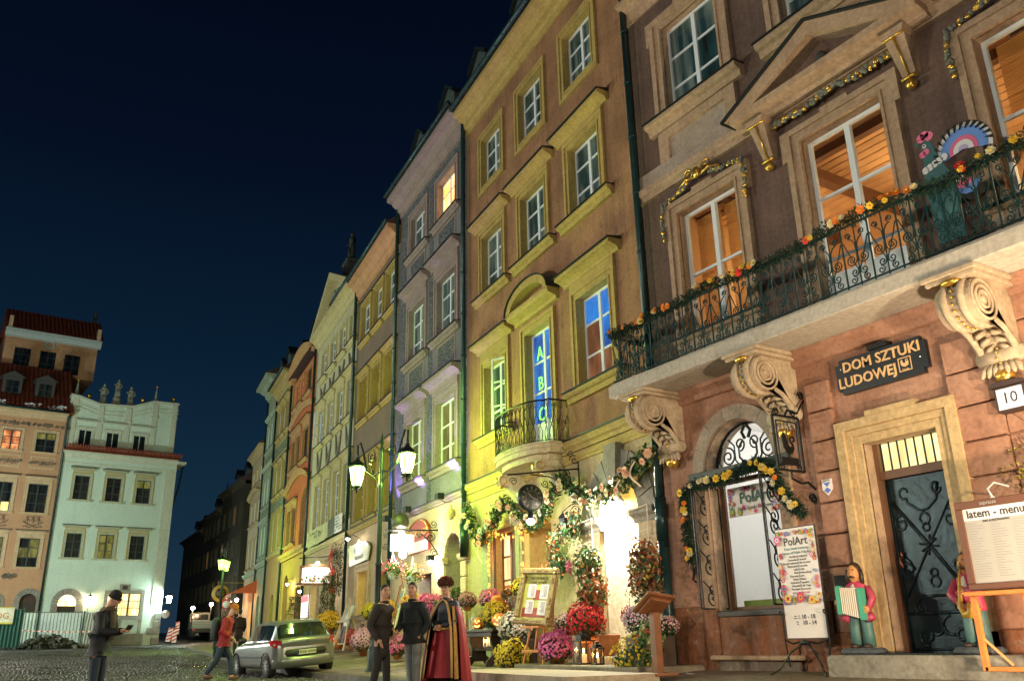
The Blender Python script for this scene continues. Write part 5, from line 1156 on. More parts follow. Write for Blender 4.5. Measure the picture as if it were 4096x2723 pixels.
# iron shutters folded into the reveal
def shutter():
    m = MB(); w, hh = .55, 2.0
    for a, b in (((0, 0), (0, hh)), ((w, 0), (w, hh)), ((0, 0), (w, 0)), ((0, hh), (w, hh))): m.tube([(a[0], 0, a[1]), (b[0], 0, b[1])], .016, 4)
    for x in (.05, w-.05): m.tube([(x, 0, 0), (x, 0, hh)], .009, 4)
    for k in range(4):
        z = .25+k*.5
        for sg in (-1, 1): m.tube([(p[0], 0, p[1]) for p in spiral((w/2+sg*.0, z+sg*.07), .14, .025, PI/2*sg, PI/2*sg+2.7*PI, 18)], .013, 4)
        m.tube([(.08, 0, z-.2), (w/2, 0, z), (w-.08, 0, z+.2)], .011, 4)
    return m.mesh(M_iron, 'iron_shutter')
shm = cached('shutter', shutter)
link('iron_shutter', shm, shop, (10.93, -.22, 1.3), (0, 0, rad(80))); link('iron_shutter', shm, shop, (9.39, -.05, 1.3), (0, 0, rad(98)))
# bright shop interior
M_wall_w = mat('white_shop_wall', (.8,.77,.74), .6)
rm = MB(); rm.quad((8.4,-3.6,.8),(11.6,-3.6,.8),(11.6,-3.6,4.7),(8.4,-3.6,4.7)); rm.quad((11.6,-.42,.8),(11.6,-3.6,.8),(11.6,-3.6,4.7),(11.6,-.42,4.7)); rm.quad((8.4,-.42,.8),(8.4,-.42,4.7),(8.4,-3.6,4.7),(8.4,-3.6,.8)); rm.quad((8.4,-.42,4.7),(11.6,-.42,4.7),(11.6,-3.6,4.7),(8.4,-3.6,4.7)); rm.quad((8.4,-.42,.8),(8.4,-3.6,.8),(11.6,-3.6,.8),(11.6,-.42,.8))
rm.build('shop_room', M_wall_w, h.o)
point('shop_light', h.at(10.0, -1.8, 4.2), 48, (1, .93, .88), .25); point('shop_light', h.at(10.4, -1.4, 2.2), 9, (1, .96, .9), .2)
MB().box(9.5, 10.75, -.5, -.4, 1.32, 1.42).build('display_ledge', mat('lime_green_ledge', (.30,.36,.03), .4), h.o)
MB().box(8.42, 9.5, -3.55, -3.5, 1.0, 3.6).build('grey_panel', mat('grey_wall_panel', (.42,.38,.37), .6), h.o)
for z, c in ((3.05, (.25,.12,.08)), (2.0, (.15,.12,.1))): MB().box(9.0, 9.5, -3.5, -3.46, z-.3, z+.3).build('framed_picture', mat('picture_%d' % int(z*10), c, .5, var=.5, scale=12), h.o)
cr = empty('woven_chair', 'black woven armchair seen low in the shop window', 'chair', h.at(10.1, -1.1, .82), h.rz+.3)
m = mb_smooth(); nn = 12
for k in range(nn+1):
    t = rad(200+k*140/nn); m.tube([(.34*math.cos(t), .34*math.sin(t), .42), (.36*math.cos(t), .36*math.sin(t), .84-.16*abs(k/nn-.5))], .011, 4)
for z in (.45, .52, .59, .66, .72, .77): m.tube([(.35*math.cos(rad(200+k*10)), .35*math.sin(rad(200+k*10)), z) for k in range(15)], .011, 4)
m.build('backrest', M_iron, cr); m = mb_smooth(); m.lathe([(.34,.38),(.34,.42),(0,.42)], 16); m.build('seat', M_iron, cr)
for x, y in ((-.22,-.22),(.22,-.22),(-.22,.22),(.22,.22)): MB().tube([(x, y, 0), (x*.95, y*.95, .4)], .016, 5).build('leg', M_iron, cr)
cl = empty('glass_pendant_lamp', 'white glass pendant cluster hanging in the shop window', 'lamp', h.at(9.75, -1.0, 0), h.rz)
for k, (x, z) in enumerate(((-.12, 2.45), (0, 2.2), (.1, 2.55), (-.05, 1.95), (.14, 2.1))):
    m = mb_smooth(); m.tube([(x, 0, 4.6), (x, 0, z)], .014, 5); o = m.build('rod', mat('white_rod', (.8,.8,.8), .3), cl); m = mb_smooth(); m.ell((x, 0, z), (.06, .06, .09)); m.build('globe', emis('white_globe', (1,.97,.95), 1.5), o)
# printed flower borders
BC = [mat('print_'+k, c, .5) for k, c in dict(red=(.62,.03,.09), pink=(.75,.15,.38), orange=(.78,.28,.04), yellow=(.78,.55,.08), blue=(.06,.20,.58), green=(.14,.36,.06), dark=(.03,.02,.02), white=(.8,.78,.76)).items()]
def rosette(m, x, z, r, c1, c2, np_=8, y=0):
    m.cur = c1; P = []
    for k in range(np_*2): t = PI*k/np_; rr_ = r*(1 if k % 2 == 0 else .72); P.append((x+rr_*math.cos(t), z+rr_*math.sin(t)))
    m.add([(p[0], y+.0015, p[1]) for p in P], [tuple(range(len(P)-1, -1, -1))]); m.cur = c2; m.add([(x+r*.45*math.cos(2*PI*k/8), y+.0025, z+r*.45*math.sin(2*PI*k/8)) for k in range(8)], [tuple(range(7, -1, -1))]); m.cur = 6 if c2 != 6 else 3; m.add([(x+r*.18*math.cos(2*PI*k/6), y+.0035, z+r*.18*math.sin(2*PI*k/6)) for k in range(6)], [tuple(range(5, -1, -1))])
def border(w, hh, z0, y, seed, big=.06, n=52, sides='lrtb'):
    rr = random.Random(seed); m = MB()
    for k in range(n):
        s = rr.choice(sides)
        if s == 'l': x, z = rr.uniform(.01, .13)*w, z0+rr.random()*hh
        elif s == 'r': x, z = w-rr.uniform(.01, .13)*w, z0+rr.random()*hh
        elif s == 't': x, z = rr.random()*w, z0+hh-rr.uniform(.01, .09)*w
        else: x, z = rr.random()*w, z0+rr.uniform(.02, .13)*w
        r = big*rr.uniform(.3, .75); x = min(max(x, r), w-r); z = min(max(z, z0+r), z0+hh-r); c = rr.choice([0,1,2,3,4,4,5,5,1]); rosette(m, x, z, r, c, rr.choice([2,3,7,0]), rr.choice([5,6,8]), y+.0003*k)
    return m
M_signw = mat('sign_white_print', (.78,.76,.76), .4); M_print = mat('black_print', (.03,.03,.035), .5); M_printt = mat('teal_print', (.02,.22,.24), .5); M_printp = mat('pink_print', (.6,.05,.2), .5)
po = empty('window_banner', 'small flower bordered banner lettered PolArt hanging inside the shop window', 'banner', h.at(9.6, -.24, 2.78), h.rz)
MB().box(0, 1.12, -.008, 0, 0, .5).build('banner_sheet', M_signw, po); border(1.12, .5, 0, .001, 3, .085, 60).build('printed_flowers', BC, po)['kind'] = 'stuff'
text('PolArt', 'lettering', mat('dark_green_print', (.02,.12,.10), .5), po, (.5, .02, .29), .26, (PI/2, 0, PI), .001, bold=.004); text('Dom Sztuki Ludowej', 'lettering', M_print, po, (.52, .02, .12), .09, (PI/2, 0, PI), .001)
# base of the wall
M_plin = plaster('stained_plinth', (.30,.12,.06), (.22,.10,.055), (.36,.31,.27), .6, 1.7, .85, .6, .7)
for a, b, c, d, pr in ((8.65, 9.2, .2, 1.32, .05), (11.2, 12.0, .2, 1.35, .05), (10.95, 11.22, .2, 1.3, .08)): MB().bbox(a, b, -.02, pr, c, d, .015).build('plinth', M_plin, h.o)
M_plg = plaster('sooty_plinth', (.12,.09,.07), (.20,.16,.13), (.33,.30,.26), .5, 2.2, .85, .6, .6)
MB().box(9.35, 10.93, -.02, .03, .56, 1.2).build('window_apron', M_plin, h.o); m = MB(); m.bbox(9.2, 11.05, -.02, .2, .5, .57, .015); m.build('stone_ledge', M_brt, h.o); MB().bbox(9.3, 10.95, -.02, .1, .1, .5, .02).build('plinth', M_plg, h.o)
m = MB(); m.bbox(9.3, 11.0, -.3, .06, 1.16, 1.26, .012); m.build('shop_sill', mat('dark_sill', (.05,.045,.04), .5), h.o)
# banded rustication either side of the portal
for k in range(9):
    z = .86+k*.463
    for a, b in ((8.14, 8.56), (5.62, 6.26)):
        if z+.45 < 5.0: MB().bbox(a, b, -.02, .09, z+.012, z+.451, .014).build('rusticated_block', M_brl if z < 4.0 or True else M_brl, h.o)
for a, b in ((8.12, 8.62), (5.55, 6.3)): MB().bbox(a, b, -.02, .13, .3, .87, .02).build('plinth', M_plin, h.o)
for k in range(8): z = 1.33+k*.463; MB().bbox(3.0, 5.6, -.02, .05, z+.012, z+.451, .014).build('rusticated_block', M_brl, h.o)
# portal
M_port = plaster('honey_portal_stone', (.56,.42,.23), (.49,.36,.20), (.26,.17,.1), .25, 2, bump=.15)
m = MB(); u0, u1, zt = 6.56, 7.74, 3.47
for x, w, y1 in ((.36, .14, .13), (.22, .1, .08), (.12, .12, .05)):
    m.bbox(u0-x, u0-x+w, -.02, y1, .5, zt+x, .008); m.bbox(u1+x-w, u1+x, -.02, y1, .5, zt+x, .008); m.bbox(u0-x+w, u1+x-w, -.02, y1, zt+x-w, zt+x, .008)
m.bbox(6.75, 7.55, -.02, .13, zt+.36, zt+.44, .008); portal = m.build('portal_surround', M_port, h.o)
m = MB(); m.box(7.66, 7.74, -.3, -.2, .55, 3.47); m.box(6.56, 6.62, -.3, -.2, .55, 3.47); m.box(6.62, 7.66, -.3, -.18, 2.94, 3.06); m.build('door_frame', fr_, h.o)
tr = MB().box(6.62, 7.66, -.3, -.29, 3.06, 3.47).build('transom_light', lit_pane('lit_transom', (.75,.5,.18), (.95,.95,.45), .9), h.o)
for k in range(8): u = 6.68+k*.135; MB().tube([(u, -.24, 3.05), (u, -.24, 3.47)], .013, 5).build('transom_bar', M_iron, h.o)
M_door = mat('blued_iron_door', (.016,.036,.05), .36, .55, var=.35, scale=5, bump=.25, bscale=14)
dz0, dz1, du0, du1 = .58, 2.94, 6.62, 7.66
do = MB().box(du0, du1, -.3, -.26, dz0, dz1).build('iron_door', M_door, h.o)
m = mb_smooth(); cxd = (du0+du1)/2; yy = -.25
def st(pts, r=.017): m.tube([(p[0], yy, p[1]) for p in pts], r*.8, 6, flat=(.6, 1.35))
st([(du0+.04, dz0+.06), (du1-.04, dz0+.06)]); st([(du0+.03, dz0+.52), (du1-.03, dz0+.52)], .02); st([(du1-.03, dz0+.02), (du1-.03, dz1)]); st([(du0+.03, dz0+.02), (du0+.03, dz1)])
st([(du1-.06, 2.62), (cxd, 1.98), (du0+.06, 1.3)], .024); st([(du0+.06, 2.62), (cxd, 1.98), (du1-.06, 1.3)], .012)
for sg in (-1, 1):
    st(spiral((cxd+sg*.25, 2.72), .05, .09, sg*PI, sg*PI-sg*1.6*PI, 12)+[(cxd+sg*.22, 2.58), (cxd+sg*.08, 2.47), (cxd, 2.45)]); st([(cxd, 1.32), (cxd+sg*.25, 1.3), (cxd+sg*.36, 1.2)]+spiral((cxd+sg*.27, 1.17), .1, .02, 0 if sg > 0 else PI, (0 if sg > 0 else PI)-sg*2.4*PI, 16))
    st(spiral((cxd+sg*.36, 2.3), .12, .03, PI/2, PI/2-sg*2.2*PI, 16)); st(spiral((cxd+sg*.36, 1.68), .12, .03, -PI/2, -PI/2+sg*2.2*PI, 16))
    st(spiral((cxd+sg*.25, .8), .13, .03, -PI/2, -PI/2+sg*2.6*PI, 18)); st(spiral((cxd+sg*.12, .92), .14, .1, PI/2, PI/2+sg*1.1*PI, 12))
for z, r in ((2.34, .075), (2.22, .05), (1.62, .05), (1.5, .07)): st([(cxd+r*math.cos(t*PI/6), z+r*math.sin(t*PI/6)) for t in range(13)], .014)
for k in range(8):
    t = 2*PI*k/8+.2; st([(cxd, 1.98), (cxd+.14*math.cos(t), 1.98+.14*math.sin(t))], .013)
m.ell((cxd, yy, 1.98), .035); m.build('door_ironwork', M_door, do)
m = mb_smooth(); rr = random.Random(9)
for k in range(24): m.ell((du1-.03, yy+.005, dz0+.05+k*.097), .011, 6, 4); m.ell((du0+.05+k*.042, yy+.008, dz0+.52), .011, 6, 4) if k % 4 == 0 else None
for k in range(9): t = k/8; m.ell((du1-.06+(du0-du1+.12)*t, yy+.01, 2.62-1.32*t), .012, 6, 4)
m.build('door_rivets', M_door, do)
m = mb_smooth(); m.tube([(du1-.1, -.2, 1.86), (du1-.12, -.14, 1.8), (du1-.16, -.13, 1.7)], .016, 6); m.ell((du1-.1, -.23, 1.88), (.025, .02, .05)); m.build('door_handle', mat('worn_copper_handle', (.35,.14,.08), .35, .8), do)
# doorstep and mat
st_ = tag(MB().bbox(5.2, 8.38, -.05, .62, .28, .585, .03).build('door_step', M_gstone, None, (11, 0, 0), (0, 0, PI/2)), 'worn stone doorstep with rounded edge below the iron door', 'step')
mt = MB(); mt.bbox(6.6, 7.6, .1, .5, .586, .6, .005); [mt.box(6.62+k*.07, 6.65+k*.07, .12, .48, .6, .606) for k in range(14)]; tag(mt.build('door_mat', mat('rubber_mat', (.02,.03,.035), .6), None, (11, 0, 0), (0, 0, PI/2)), 'dark ribbed rubber mat on the doorstep', 'mat')
h.wallmesh(lower=(5.05, M_brl))
# meter flap, plaques, sign board
tag(MB().bbox(8.24, 8.48, .08, .11, 1.38, 1.66, .008).build('meter_flap', mat('grey_iron_flap', (.05,.06,.06), .5, .5, var=.3), None, (11, 0, 0), (0, 0, PI/2)), 'small grey iron meter flap low on the banded pier', 'flap')
zb = empty('heritage_plaque', 'small white shield plaque with blue diamonds on the banded pier', 'plaque', h.at(0, 0, 0), h.rz)
MB().prism([(8.29,3.05),(8.47,3.05),(8.47,2.9),(8.38,2.81),(8.29,2.9)], .092, .105).build('shield', M_signw, zb)
for z in (2.97, 2.885): MB().prism([(8.38,z+.045),(8.44,z),(8.38,z-.045),(8.32,z)] if z < 2.9 else [(8.32,z+.03),(8.44,z+.03),(8.38,z-.035)], .105, .109).build('blue_diamond', mat('plaque_blue', (.03,.12,.6), .4), zb)
text('ZABYTEK', 'lettering', M_print, zb, (8.38, .107, 3.03), .032, (PI/2, 0, PI), .001)
M_navy = mat('navy_sign_board', (.005,.011,.019), .45, var=.3, scale=3); M_goldl = mat('gold_lettering', (.78,.52,.26), .4, .2)
sg_ = empty('shop_sign', 'navy sign board with gold letters DOM SZTUKI LUDOWEJ above the portal', 'sign', h.at(0, 0, 0), h.rz)
c = .07; P = [(6.46+c,4.23),(7.94-c,4.23),(7.94-c,4.23+c),(7.94,4.23+c),(7.94,4.76-c),(7.94-c,4.76-c),(7.94-c,4.76),(6.46+c,4.76),(6.46+c,4.76-c),(6.46,4.76-c),(6.46,4.23+c),(6.46+c,4.23+c)]
MB().prism(P, .02, .1).build('board', M_navy, sg_)
text('DOM SZTUKI', 'lettering', M_goldl, sg_, (7.17, .104, 4.62), .215, (PI/2, 0, PI), .012, bold=.003); text('LUDOWEJ', 'lettering', M_goldl, sg_, (7.42, .104, 4.39), .215, (PI/2, 0, PI), .012, bold=.003)
m = MB(); [m.box(6.7+a, 6.7+b, .1, .106, 4.32+c, 4.32+d) for a, b, c, d in ((0,.2,0,.012),(0,.2,.188,.2),(0,.012,.012,.188),(.188,.2,.012,.188))]; fr2 = m.build('emblem_frame', M_goldl, sg_)
m = MB(); m.prism([(6.85,4.40),(6.80,4.38),(6.75,4.40),(6.74,4.45),(6.78,4.46),(6.80,4.43),(6.83,4.45),(6.835,4.49),(6.86,4.48),(6.865,4.44)], .1, .106); m.tube([(p[0], .105, p[1]) for p in spiral((6.76, 4.47), .028, .008, -PI*.6, PI*1.4, 10)], .005, 4); m.build('rooster_emblem', M_goldl, fr2)
text('Cepelia', 'lettering', M_goldl, sg_, (6.8, .104, 4.345), .035, (PI/2, 0, PI), .003)
for u, z in ((6.56,4.46),(7.85,4.62),(6.58,4.67),(7.82,4.33)): m = mb_smooth(); m.ell((u,.1,z), .012, 6, 4); m.build('screw', M_white, sg_)
nest = tag(MB().box(7.0,7.32,.0,.16,4.76,4.83).build('wall_floodlight', M_iron, None, (11, 0, 0), (0, 0, PI/2)), 'small dark floodlight above the navy sign board', 'floodlight')
# hanging wrought iron rooster sign
hs = empty('hanging_rooster_sign', 'wrought iron bracket frame with a rooster silhouette hung beside the arched window', 'sign', h.at(8.68, 0, 0), h.rz)
m = MB()
def fr3(y0, y1, z0, z1, r):
    for a, b in (((y0,z0),(y0,z1)),((y1,z0),(y1,z1)),((y0,z0),(y1,z0)),((y0,z1),(y1,z1))): m.tube([(0,a[0],a[1]),(0,b[0],b[1])], r, 4)
fr3(.2, .78, 3.2, 4.04, .022); fr3(.27, .71, 3.29, 3.96, .012); m.build('frame', M_iron, hs)
m = MB(); m.tube([(0,.5,4.04),(0,.42,4.15),(0,.2,4.12),(0,.1,4.25),(0,0,4.35)], .018, 5); m.tube([(0,.5,3.2),(0,.5,3.08),(0,.3,3.02),(0,.15,3.05),(0,.0,2.95)], .02, 5); m.tube([(0,p[0],p[1]) for p in spiral((.06,4.42), .07, .02, 0, 3*PI, 14)], .014, 4); m.tube([(0,p[0],p[1]) for p in spiral((.08,2.8), .08, .02, 0, 3*PI, 14)], .016, 4); [m.tube([(0,p[0],p[1]) for p in spiral((y_,z_), .06, .012, 0, 3*PI, 12)], .011, 4) for y_, z_ in ((.3,4.1),(.68,4.1),(.3,3.25),(.68,3.25))]; m.build('bracket', M_iron, hs)
m = MB(); s0 = len(m.v); m.prism([(.58,3.78),(.62,3.7),(.6,3.55),(.52,3.46),(.42,3.46),(.36,3.54),(.38,3.62),(.44,3.56),(.5,3.6),(.53,3.74)], -.006, .006); m.tube([(p[0], 0, p[1]) for p in spiral((.38,3.68), .075, .02, -PI*.5, PI*1.6, 14)], .016, 4); m.box(.485,.495,-.006,.006,3.4,3.85); m.box(.3,.68,-.008,.008,3.3,3.4); m.xf(Matrix.Rotation(PI/2, 4, 'Z')); m.build('rooster_silhouette', M_iron, hs)
# number lamp box
nb_ = empty('house_number_lamp', 'lit house number box reading 10 at the right edge', 'sign', h.at(0, 0, 0), h.rz)
m = MB(); m.bbox(5.24, 5.62, .02, .2, 3.42, 3.74, .012); m.prism([(5.2,3.74),(5.66,3.74),(5.6,3.8),(5.26,3.8)], .0, .24); m.build('box', mat('dark_number_box', (.05,.03,.03), .5), nb_); MB().box(5.27, 5.59, .2, .206, 3.45, 3.71).build('number_glass', mat('milky_number_glass', (.7,.66,.7), .4, emit=(.9,.85,.85), es=.25), nb_); text('10', 'lettering', M_print, nb_, (5.43, .21, 3.58), .2, (PI/2, 0, PI), .002)
# hose of garland round the shop window
gw = empty('window_garland', 'fir garland with yellow silk daffodils draped round the arched shop window', 'garland', h.at(0, 0, 0), h.rz)
path = [(11.35,.12,2.1),(11.32,.2,2.5),(11.28,.25,2.95),(11.25,.28,3.25),(10.9,.26,3.38),(10.5,.26,3.34),(10.1,.26,3.38),(9.75,.26,3.46),(9.5,.24,3.5),(9.3,.24,3.35),(9.1,.26,3.0),(8.95,.26,2.75),(8.75,.24,2.6)]
m = MB(); rr = random.Random(8); fir(m, path, .09, 3800, rr, .08); o = m.build('fir_greenery', M_fir, gw); o['kind'] = 'stuff'
for k in range(34):
    i = rr.randrange(len(path)-1); p = Vector(path[i]).lerp(Vector(path[i+1]), rr.random()); nr = (rr.uniform(-.9, .1), 1, rr.uniform(-.3, .4)); put_flower(gw, rr.choice(['yellow','yellow','cream','yellow','orange','cream']), p+Vector(nr).normalized()*.1, nr, rr.uniform(.8, 1.35))
m = MB(); m.tube([(11.42,.03,3.3),(11.42,.06,1.85)], .015, 4); m.tube([(11.3,.05,2.2),(11.33,.1,1.9)], .012, 4); m.tube([(11.36,.05,2.0),(11.4,.1,1.8),(11.34,.08,1.75)], .02, 4); tag(m.build('iron_wall_bars', M_iron, None, (11, 0, 0), (0, 0, PI/2)), 'black iron bars hanging on the wall left of the shop window', 'bars')
TEN.pipe(12.02, 3.3, 17.2, .16, .075, low=2.4); 
m = mb_smooth(); m.tube([(12.02,.17,.3),(12.02,.17,2.5)], .11, 10); m.build('cast_iron_downpipe', M_pipe, h.o)
# ================================================================== cafe in front of the orange house
def O(u, y, z): return OR.at(u, y, z)
M_terr = plaster('terrace_stone', (.24,.21,.165), (.19,.165,.13), (.09,.08,.06), .4, 3, .7)
def on_row(mb, name, m_, label, cat, H_=OR, kind=None, group=None):
    o = mb.build(name, m_, None, H_.P, (0, 0, H_.rz)); return tag(o, label, cat, group, kind)
m = MB(); m.bbox(3.9, 9.4, -.05, 1.25, -.1, .32, .02); on_row(m, 'terrace', M_terr, 'low stone terrace under the cafe bench', None, kind='structure')
m = MB(); m.bbox(-.75, 3.88, -.05, 1.3, -.1, .42, .02); on_row(m, 'terrace_platform', M_terr, 'stone terrace platform under the lanterns and flower pots', None, kind='structure')
m = MB()
P = []
for cx_, cy_, a0 in ((3.6, 2.75, 0), (-1.2, 2.75, 90)):
    for k in range(7): t = rad(a0+k*15); P.append((cx_+.2*math.cos(t), cy_+.2*math.sin(t)))
P += [(-1.4, 1.32), (3.8, 1.32)]
m.plate(P, .12, .345); on_row(m, 'stone_kerb_block', plaster('pale_kerb_block', (.42,.36,.27), (.36,.30,.22), (.2,.16,.12), .3, 2.5, .6, .2, .2), 'long pale stone block with rounded corners in front of the lanterns', 'kerb block')
m = MB(); m.bbox(.35, 2.5, -.1, .6, .3, .56, .025); on_row(m, 'doorway_step', M_gstone, 'grey stone step in front of the bright arched alcove', 'step')

G_leaf = mat('mum_leaves', (.03,.07,.018), .6, var=.4, scale=12)
M_terra = mat('terracotta_pot', (.42,.13,.05), .7, var=.2)
def blooms(m, c, r, n, rr, flat=.78, low=-.62, size=.026):
    """chrysanthemum heads spread over a dome"""
    ph = rr.random()*6
    ga_ = PI*(3-math.sqrt(5))
    for i in range(n):
        zz = 1-(i+.5)/n*(1-low); a = ga_*i; s = math.sqrt(max(0, 1-zz*zz)); d = Vector((s*math.cos(a), s*math.sin(a), zz)); d += Vector((rr.gauss(0, .05), rr.gauss(0, .05), rr.gauss(0, .05))); d.normalize()
        lump = 1+.11*math.sin(d.x*4.1+ph)*math.sin(d.y*3.7+ph*2)+.07*math.sin(d.z*7+d.x*6+ph); p = Vector(c)+Vector((d.x*r, d.y*r, d.z*r*flat))*rr.uniform(.9, 1.07)*lump
        if rr.random() < .1+.25*max(0, -d.z): continue
        x = d.orthogonal().normalized(); y = d.cross(x); q = size*rr.uniform(.75, 1.25); o = rr.random()*6
        vs = [p+d*q*.55]+[p+(x*math.cos(o+t*PI/3)+y*math.sin(o+t*PI/3))*q+d*q*(.35 if t % 2 else .12) for t in range(6)]+[p+(x*math.cos(o+t*PI/3)+y*math.sin(o+t*PI/3))*q*.6-d*q*.4 for t in range(6)]
        m.cur = 1 if rr.random() < .3 else 0
        m.add(vs, [(0, 1+t, 1+(t+1) % 6) for t in range(6)]+[(1+t, 7+t, 7+(t+1) % 6, 1+(t+1) % 6) for t in range(6)])
def leaves(m, c, r, n, rr, size=.035, droop=0, mats=1, surf=.6, shape=None):
    for i in range(n):
        d = Vector((rr.gauss(0, 1), rr.gauss(0, 1), rr.gauss(0, 1))).normalized(); t = rr.uniform(surf, 1)
        p = Vector(c)+Vector((d.x*r[0], d.y*r[1], d.z*r[2]))*t; p.z -= droop*rr.random()*r[2]
        nrm = (d+Vector((rr.gauss(0, .5), rr.gauss(0, .5), rr.gauss(0, .5)))).normalized(); x = nrm.orthogonal().normalized(); x.rotate(Matrix.Rotation(rr.random()*6.28, 3, nrm)); y = nrm.cross(x); q = size*rr.uniform(.6, 1.3)
        m.cur = rr.randrange(mats) if isinstance(mats, int) else rr.choices(range(len(mats)), mats)[0]
        m.add([p-x*q, p-y*q*.55+nrm*q*.15, p+x*q*1.1, p+y*q*.55+nrm*q*.15], [(0,1,2,3)])
def mum(name_label, H_, u, y, z, r, col, col2, pot=True, n=None, seed=0, flat=.8, zpot=None, size=.027):
    rr = random.Random(seed); r *= 1.2; z -= .03; t = empty('chrysanthemum_pot', name_label, 'flowers', H_.at(u, y, z), H_.rz, 'potted chrysanthemums outside the cafe')
    m = MB(); leaves(m, (0, 0, -r*.22), (r*1.02, r*1.02, r*.72), int(520*r/.28), rr, .036); o = m.build('foliage', G_leaf, t); o['kind'] = 'stuff'
    m = MB(); blooms(m, (0, 0, 0), r, n or int(330*(r/.28)**2), rr, flat+.08, size=size); o = m.build('blooms', [mat('bloom_%s' % name_label.split()[0]+str(seed), col, .65, var=.15), mat('bloomb_%s' % name_label.split()[0]+str(seed), col2, .65)], t); o['kind'] = 'stuff'
    if pot:
        m = mb_smooth(); m.lathe([(r*.32,-r*1.15),(r*.46,-r*.62),(r*.52,-r*.6),(r*.52,-r*.48),(r*.4,-r*.48)], 14); m.build('pot', M_terra, t)
    return t
YEL, YEL2 = (.72,.56,.02), (.6,.42,.02)
mum('big bright yellow chrysanthemum on the ground left of the easel', OR, 4.55, 1.0, .60, .31, YEL, (.78,.64,.05), seed=1)
mum('white chrysanthemum between bench and gilt menu frame', OR, 4.75, .85, 1.17, .31, (.66,.62,.55), (.55,.5,.45), seed=2)
mum('olive yellow chrysanthemum dome on the trestle bench', OR, 6.35, .6, 1.48, .30, (.55,.42,.02), (.5,.36,.02), seed=3, pot=False)
mum('pink chrysanthemum with dark foliage above the bench by the cafe window', OR, 7.26, .33, 1.9, .22, (.72,.18,.42), (.62,.12,.34), seed=4, size=.024)
mum('mauve chrysanthemum in a hanging terracotta pot by the drainpipe', OR, 8.35, .5, 1.93, .2, (.40,.14,.22), (.5,.22,.3), seed=5, size=.02)
mum('rust brown chrysanthemum under the lit cafe window', OR, 6.15, .3, 1.98, .18, (.34,.09,.02), (.28,.06,.02), seed=6, size=.022)
mum('yellow chrysanthemum high behind the gilt menu frame', OR, 5.3, .4, 2.05, .21, (.74,.55,.03), (.7,.48,.02), seed=7, size=.024)
mum('magenta chrysanthemum on the ground beside the black lanterns', OR, 2.75, .9, .76, .29, (.66,.12,.42), (.72,.25,.52), seed=8)
mum('deep red chrysanthemum in terracotta pot above the lanterns', OR, 2.0, .65, 1.24, .30, (.58,.015,.03), (.45,.01,.02), seed=9)
mum('pink and white chrysanthemum behind the deep red one', OR, 3.0, .5, 1.2, .21, (.70,.50,.52), (.66,.3,.42), seed=10, size=.02)
mum('lilac and white chrysanthemum beside the wooden lectern', OR, 0.0, .65, 1.18, .26, (.62,.52,.62), (.6,.28,.46), seed=11, pot=False, size=.02)
mum('dark red chrysanthemum half hidden behind the lilac one', OR, .82, .35, 1.29, .15, (.45,.02,.03), (.35,.01,.02), seed=12, size=.02)
mum('pale pink chrysanthemum right of the lectern against the downpipe', OR, -.55, .5, 1.08, .15, (.68,.5,.5), (.7,.3,.42), seed=13, pot=False, size=.02)
mum('yellow chrysanthemum with dark centre at the foot of the lectern', OR, -.15, .95, .62, .31, (.68,.52,.02), (.6,.42,.02), n=170, seed=14)
mum('orange chrysanthemum low in the shade behind the easel legs', OR, 3.75, .35, .95, .2, (.5,.2,.03), (.4,.14,.02), seed=15, size=.02)
# ivy and autumn creepers
IV = [mat('ivy_green', (.05,.13,.03), .5), mat('ivy_dark', (.015,.05,.02), .5), mat('ivy_pale', (.35,.38,.18), .5), mat('creeper_rust', (.32,.09,.03), .55), mat('creeper_brown', (.14,.06,.03), .6), mat('creeper_orange', (.55,.15,.04), .55), mat('creeper_yellow', (.45,.34,.05), .55)]
def ivy(label, u, y, z, r, n, w, seed, pot=True, trail=10, H_=OR, size=.045):
    rr = random.Random(seed); t = empty('hanging_creeper', label, 'plant', H_.at(u, y, z), H_.rz, 'creepers hanging round the cafe arch')
    m = MB(); r = tuple(c*1.28 for c in r); leaves(m, (0, 0, 0), r, int(n*1.7), rr, size*1.1, .3, w, .25); o = m.build('leaves', IV, t); o['kind'] = 'stuff'
    m = MB()
    for k in range(trail):
        x = rr.uniform(-1, 1)*r[0]; yy = rr.uniform(-.3, .8)*r[1]; z0 = -r[2]*rr.uniform(0, .6); pts = [(x, yy, z0)]
        for q in range(4): x += rr.gauss(0, .05); z0 -= rr.uniform(.06, .13); pts.append((x, yy+rr.gauss(0, .02), z0))
        m.tube(pts, .004, 3)
        for p in pts[1:]:
            m2 = m
            q = .03; m.add([(p[0]-q, p[1], p[2]), (p[0], p[1]+q*.5, p[2]-q*.6), (p[0]+q, p[1], p[2]), (p[0], p[1]-.0, p[2]+q*.6)], [(0,1,2,3)])
    o = m.build('trailing_stems', IV[4] if w[4] > 2 else IV[0], t); o['kind'] = 'stuff'
    if pot: m = mb_smooth(); m.lathe([(.09,-.12),(.12,.06),(.135,.06),(.135,.1),(.1,.1)], 12); m.build('pot', M_terra, t)
    return t
ivy('rusty autumn creeper hanging in front of the right arch pier', .1, .45, 2.05, (.36, .2, .52), 900, (1.2, 1.5, .4, 3, 3, .6, .8), 21)
ivy('green ivy hanging basket on the trellis left of the bright alcove', 2.25, .4, 2.36, (.34, .2, .3), 560, (4, 2, 2, .3, .1, .3, .3), 22)
ivy('orange and rust creeper hanging above the deep red chrysanthemum', 2.05, .42, 1.85, (.38, .2, .4), 800, (1.6, 1, 1.6, 1.6, 1.4, 2.6, .4), 23, pot=False)
ivy('small green ivy on the wall bracket behind the gilt menu frame', 3.65, .3, 2.45, (.3, .18, .22), 300, (4, 3, 1, .2, .1, .1, .2), 24)
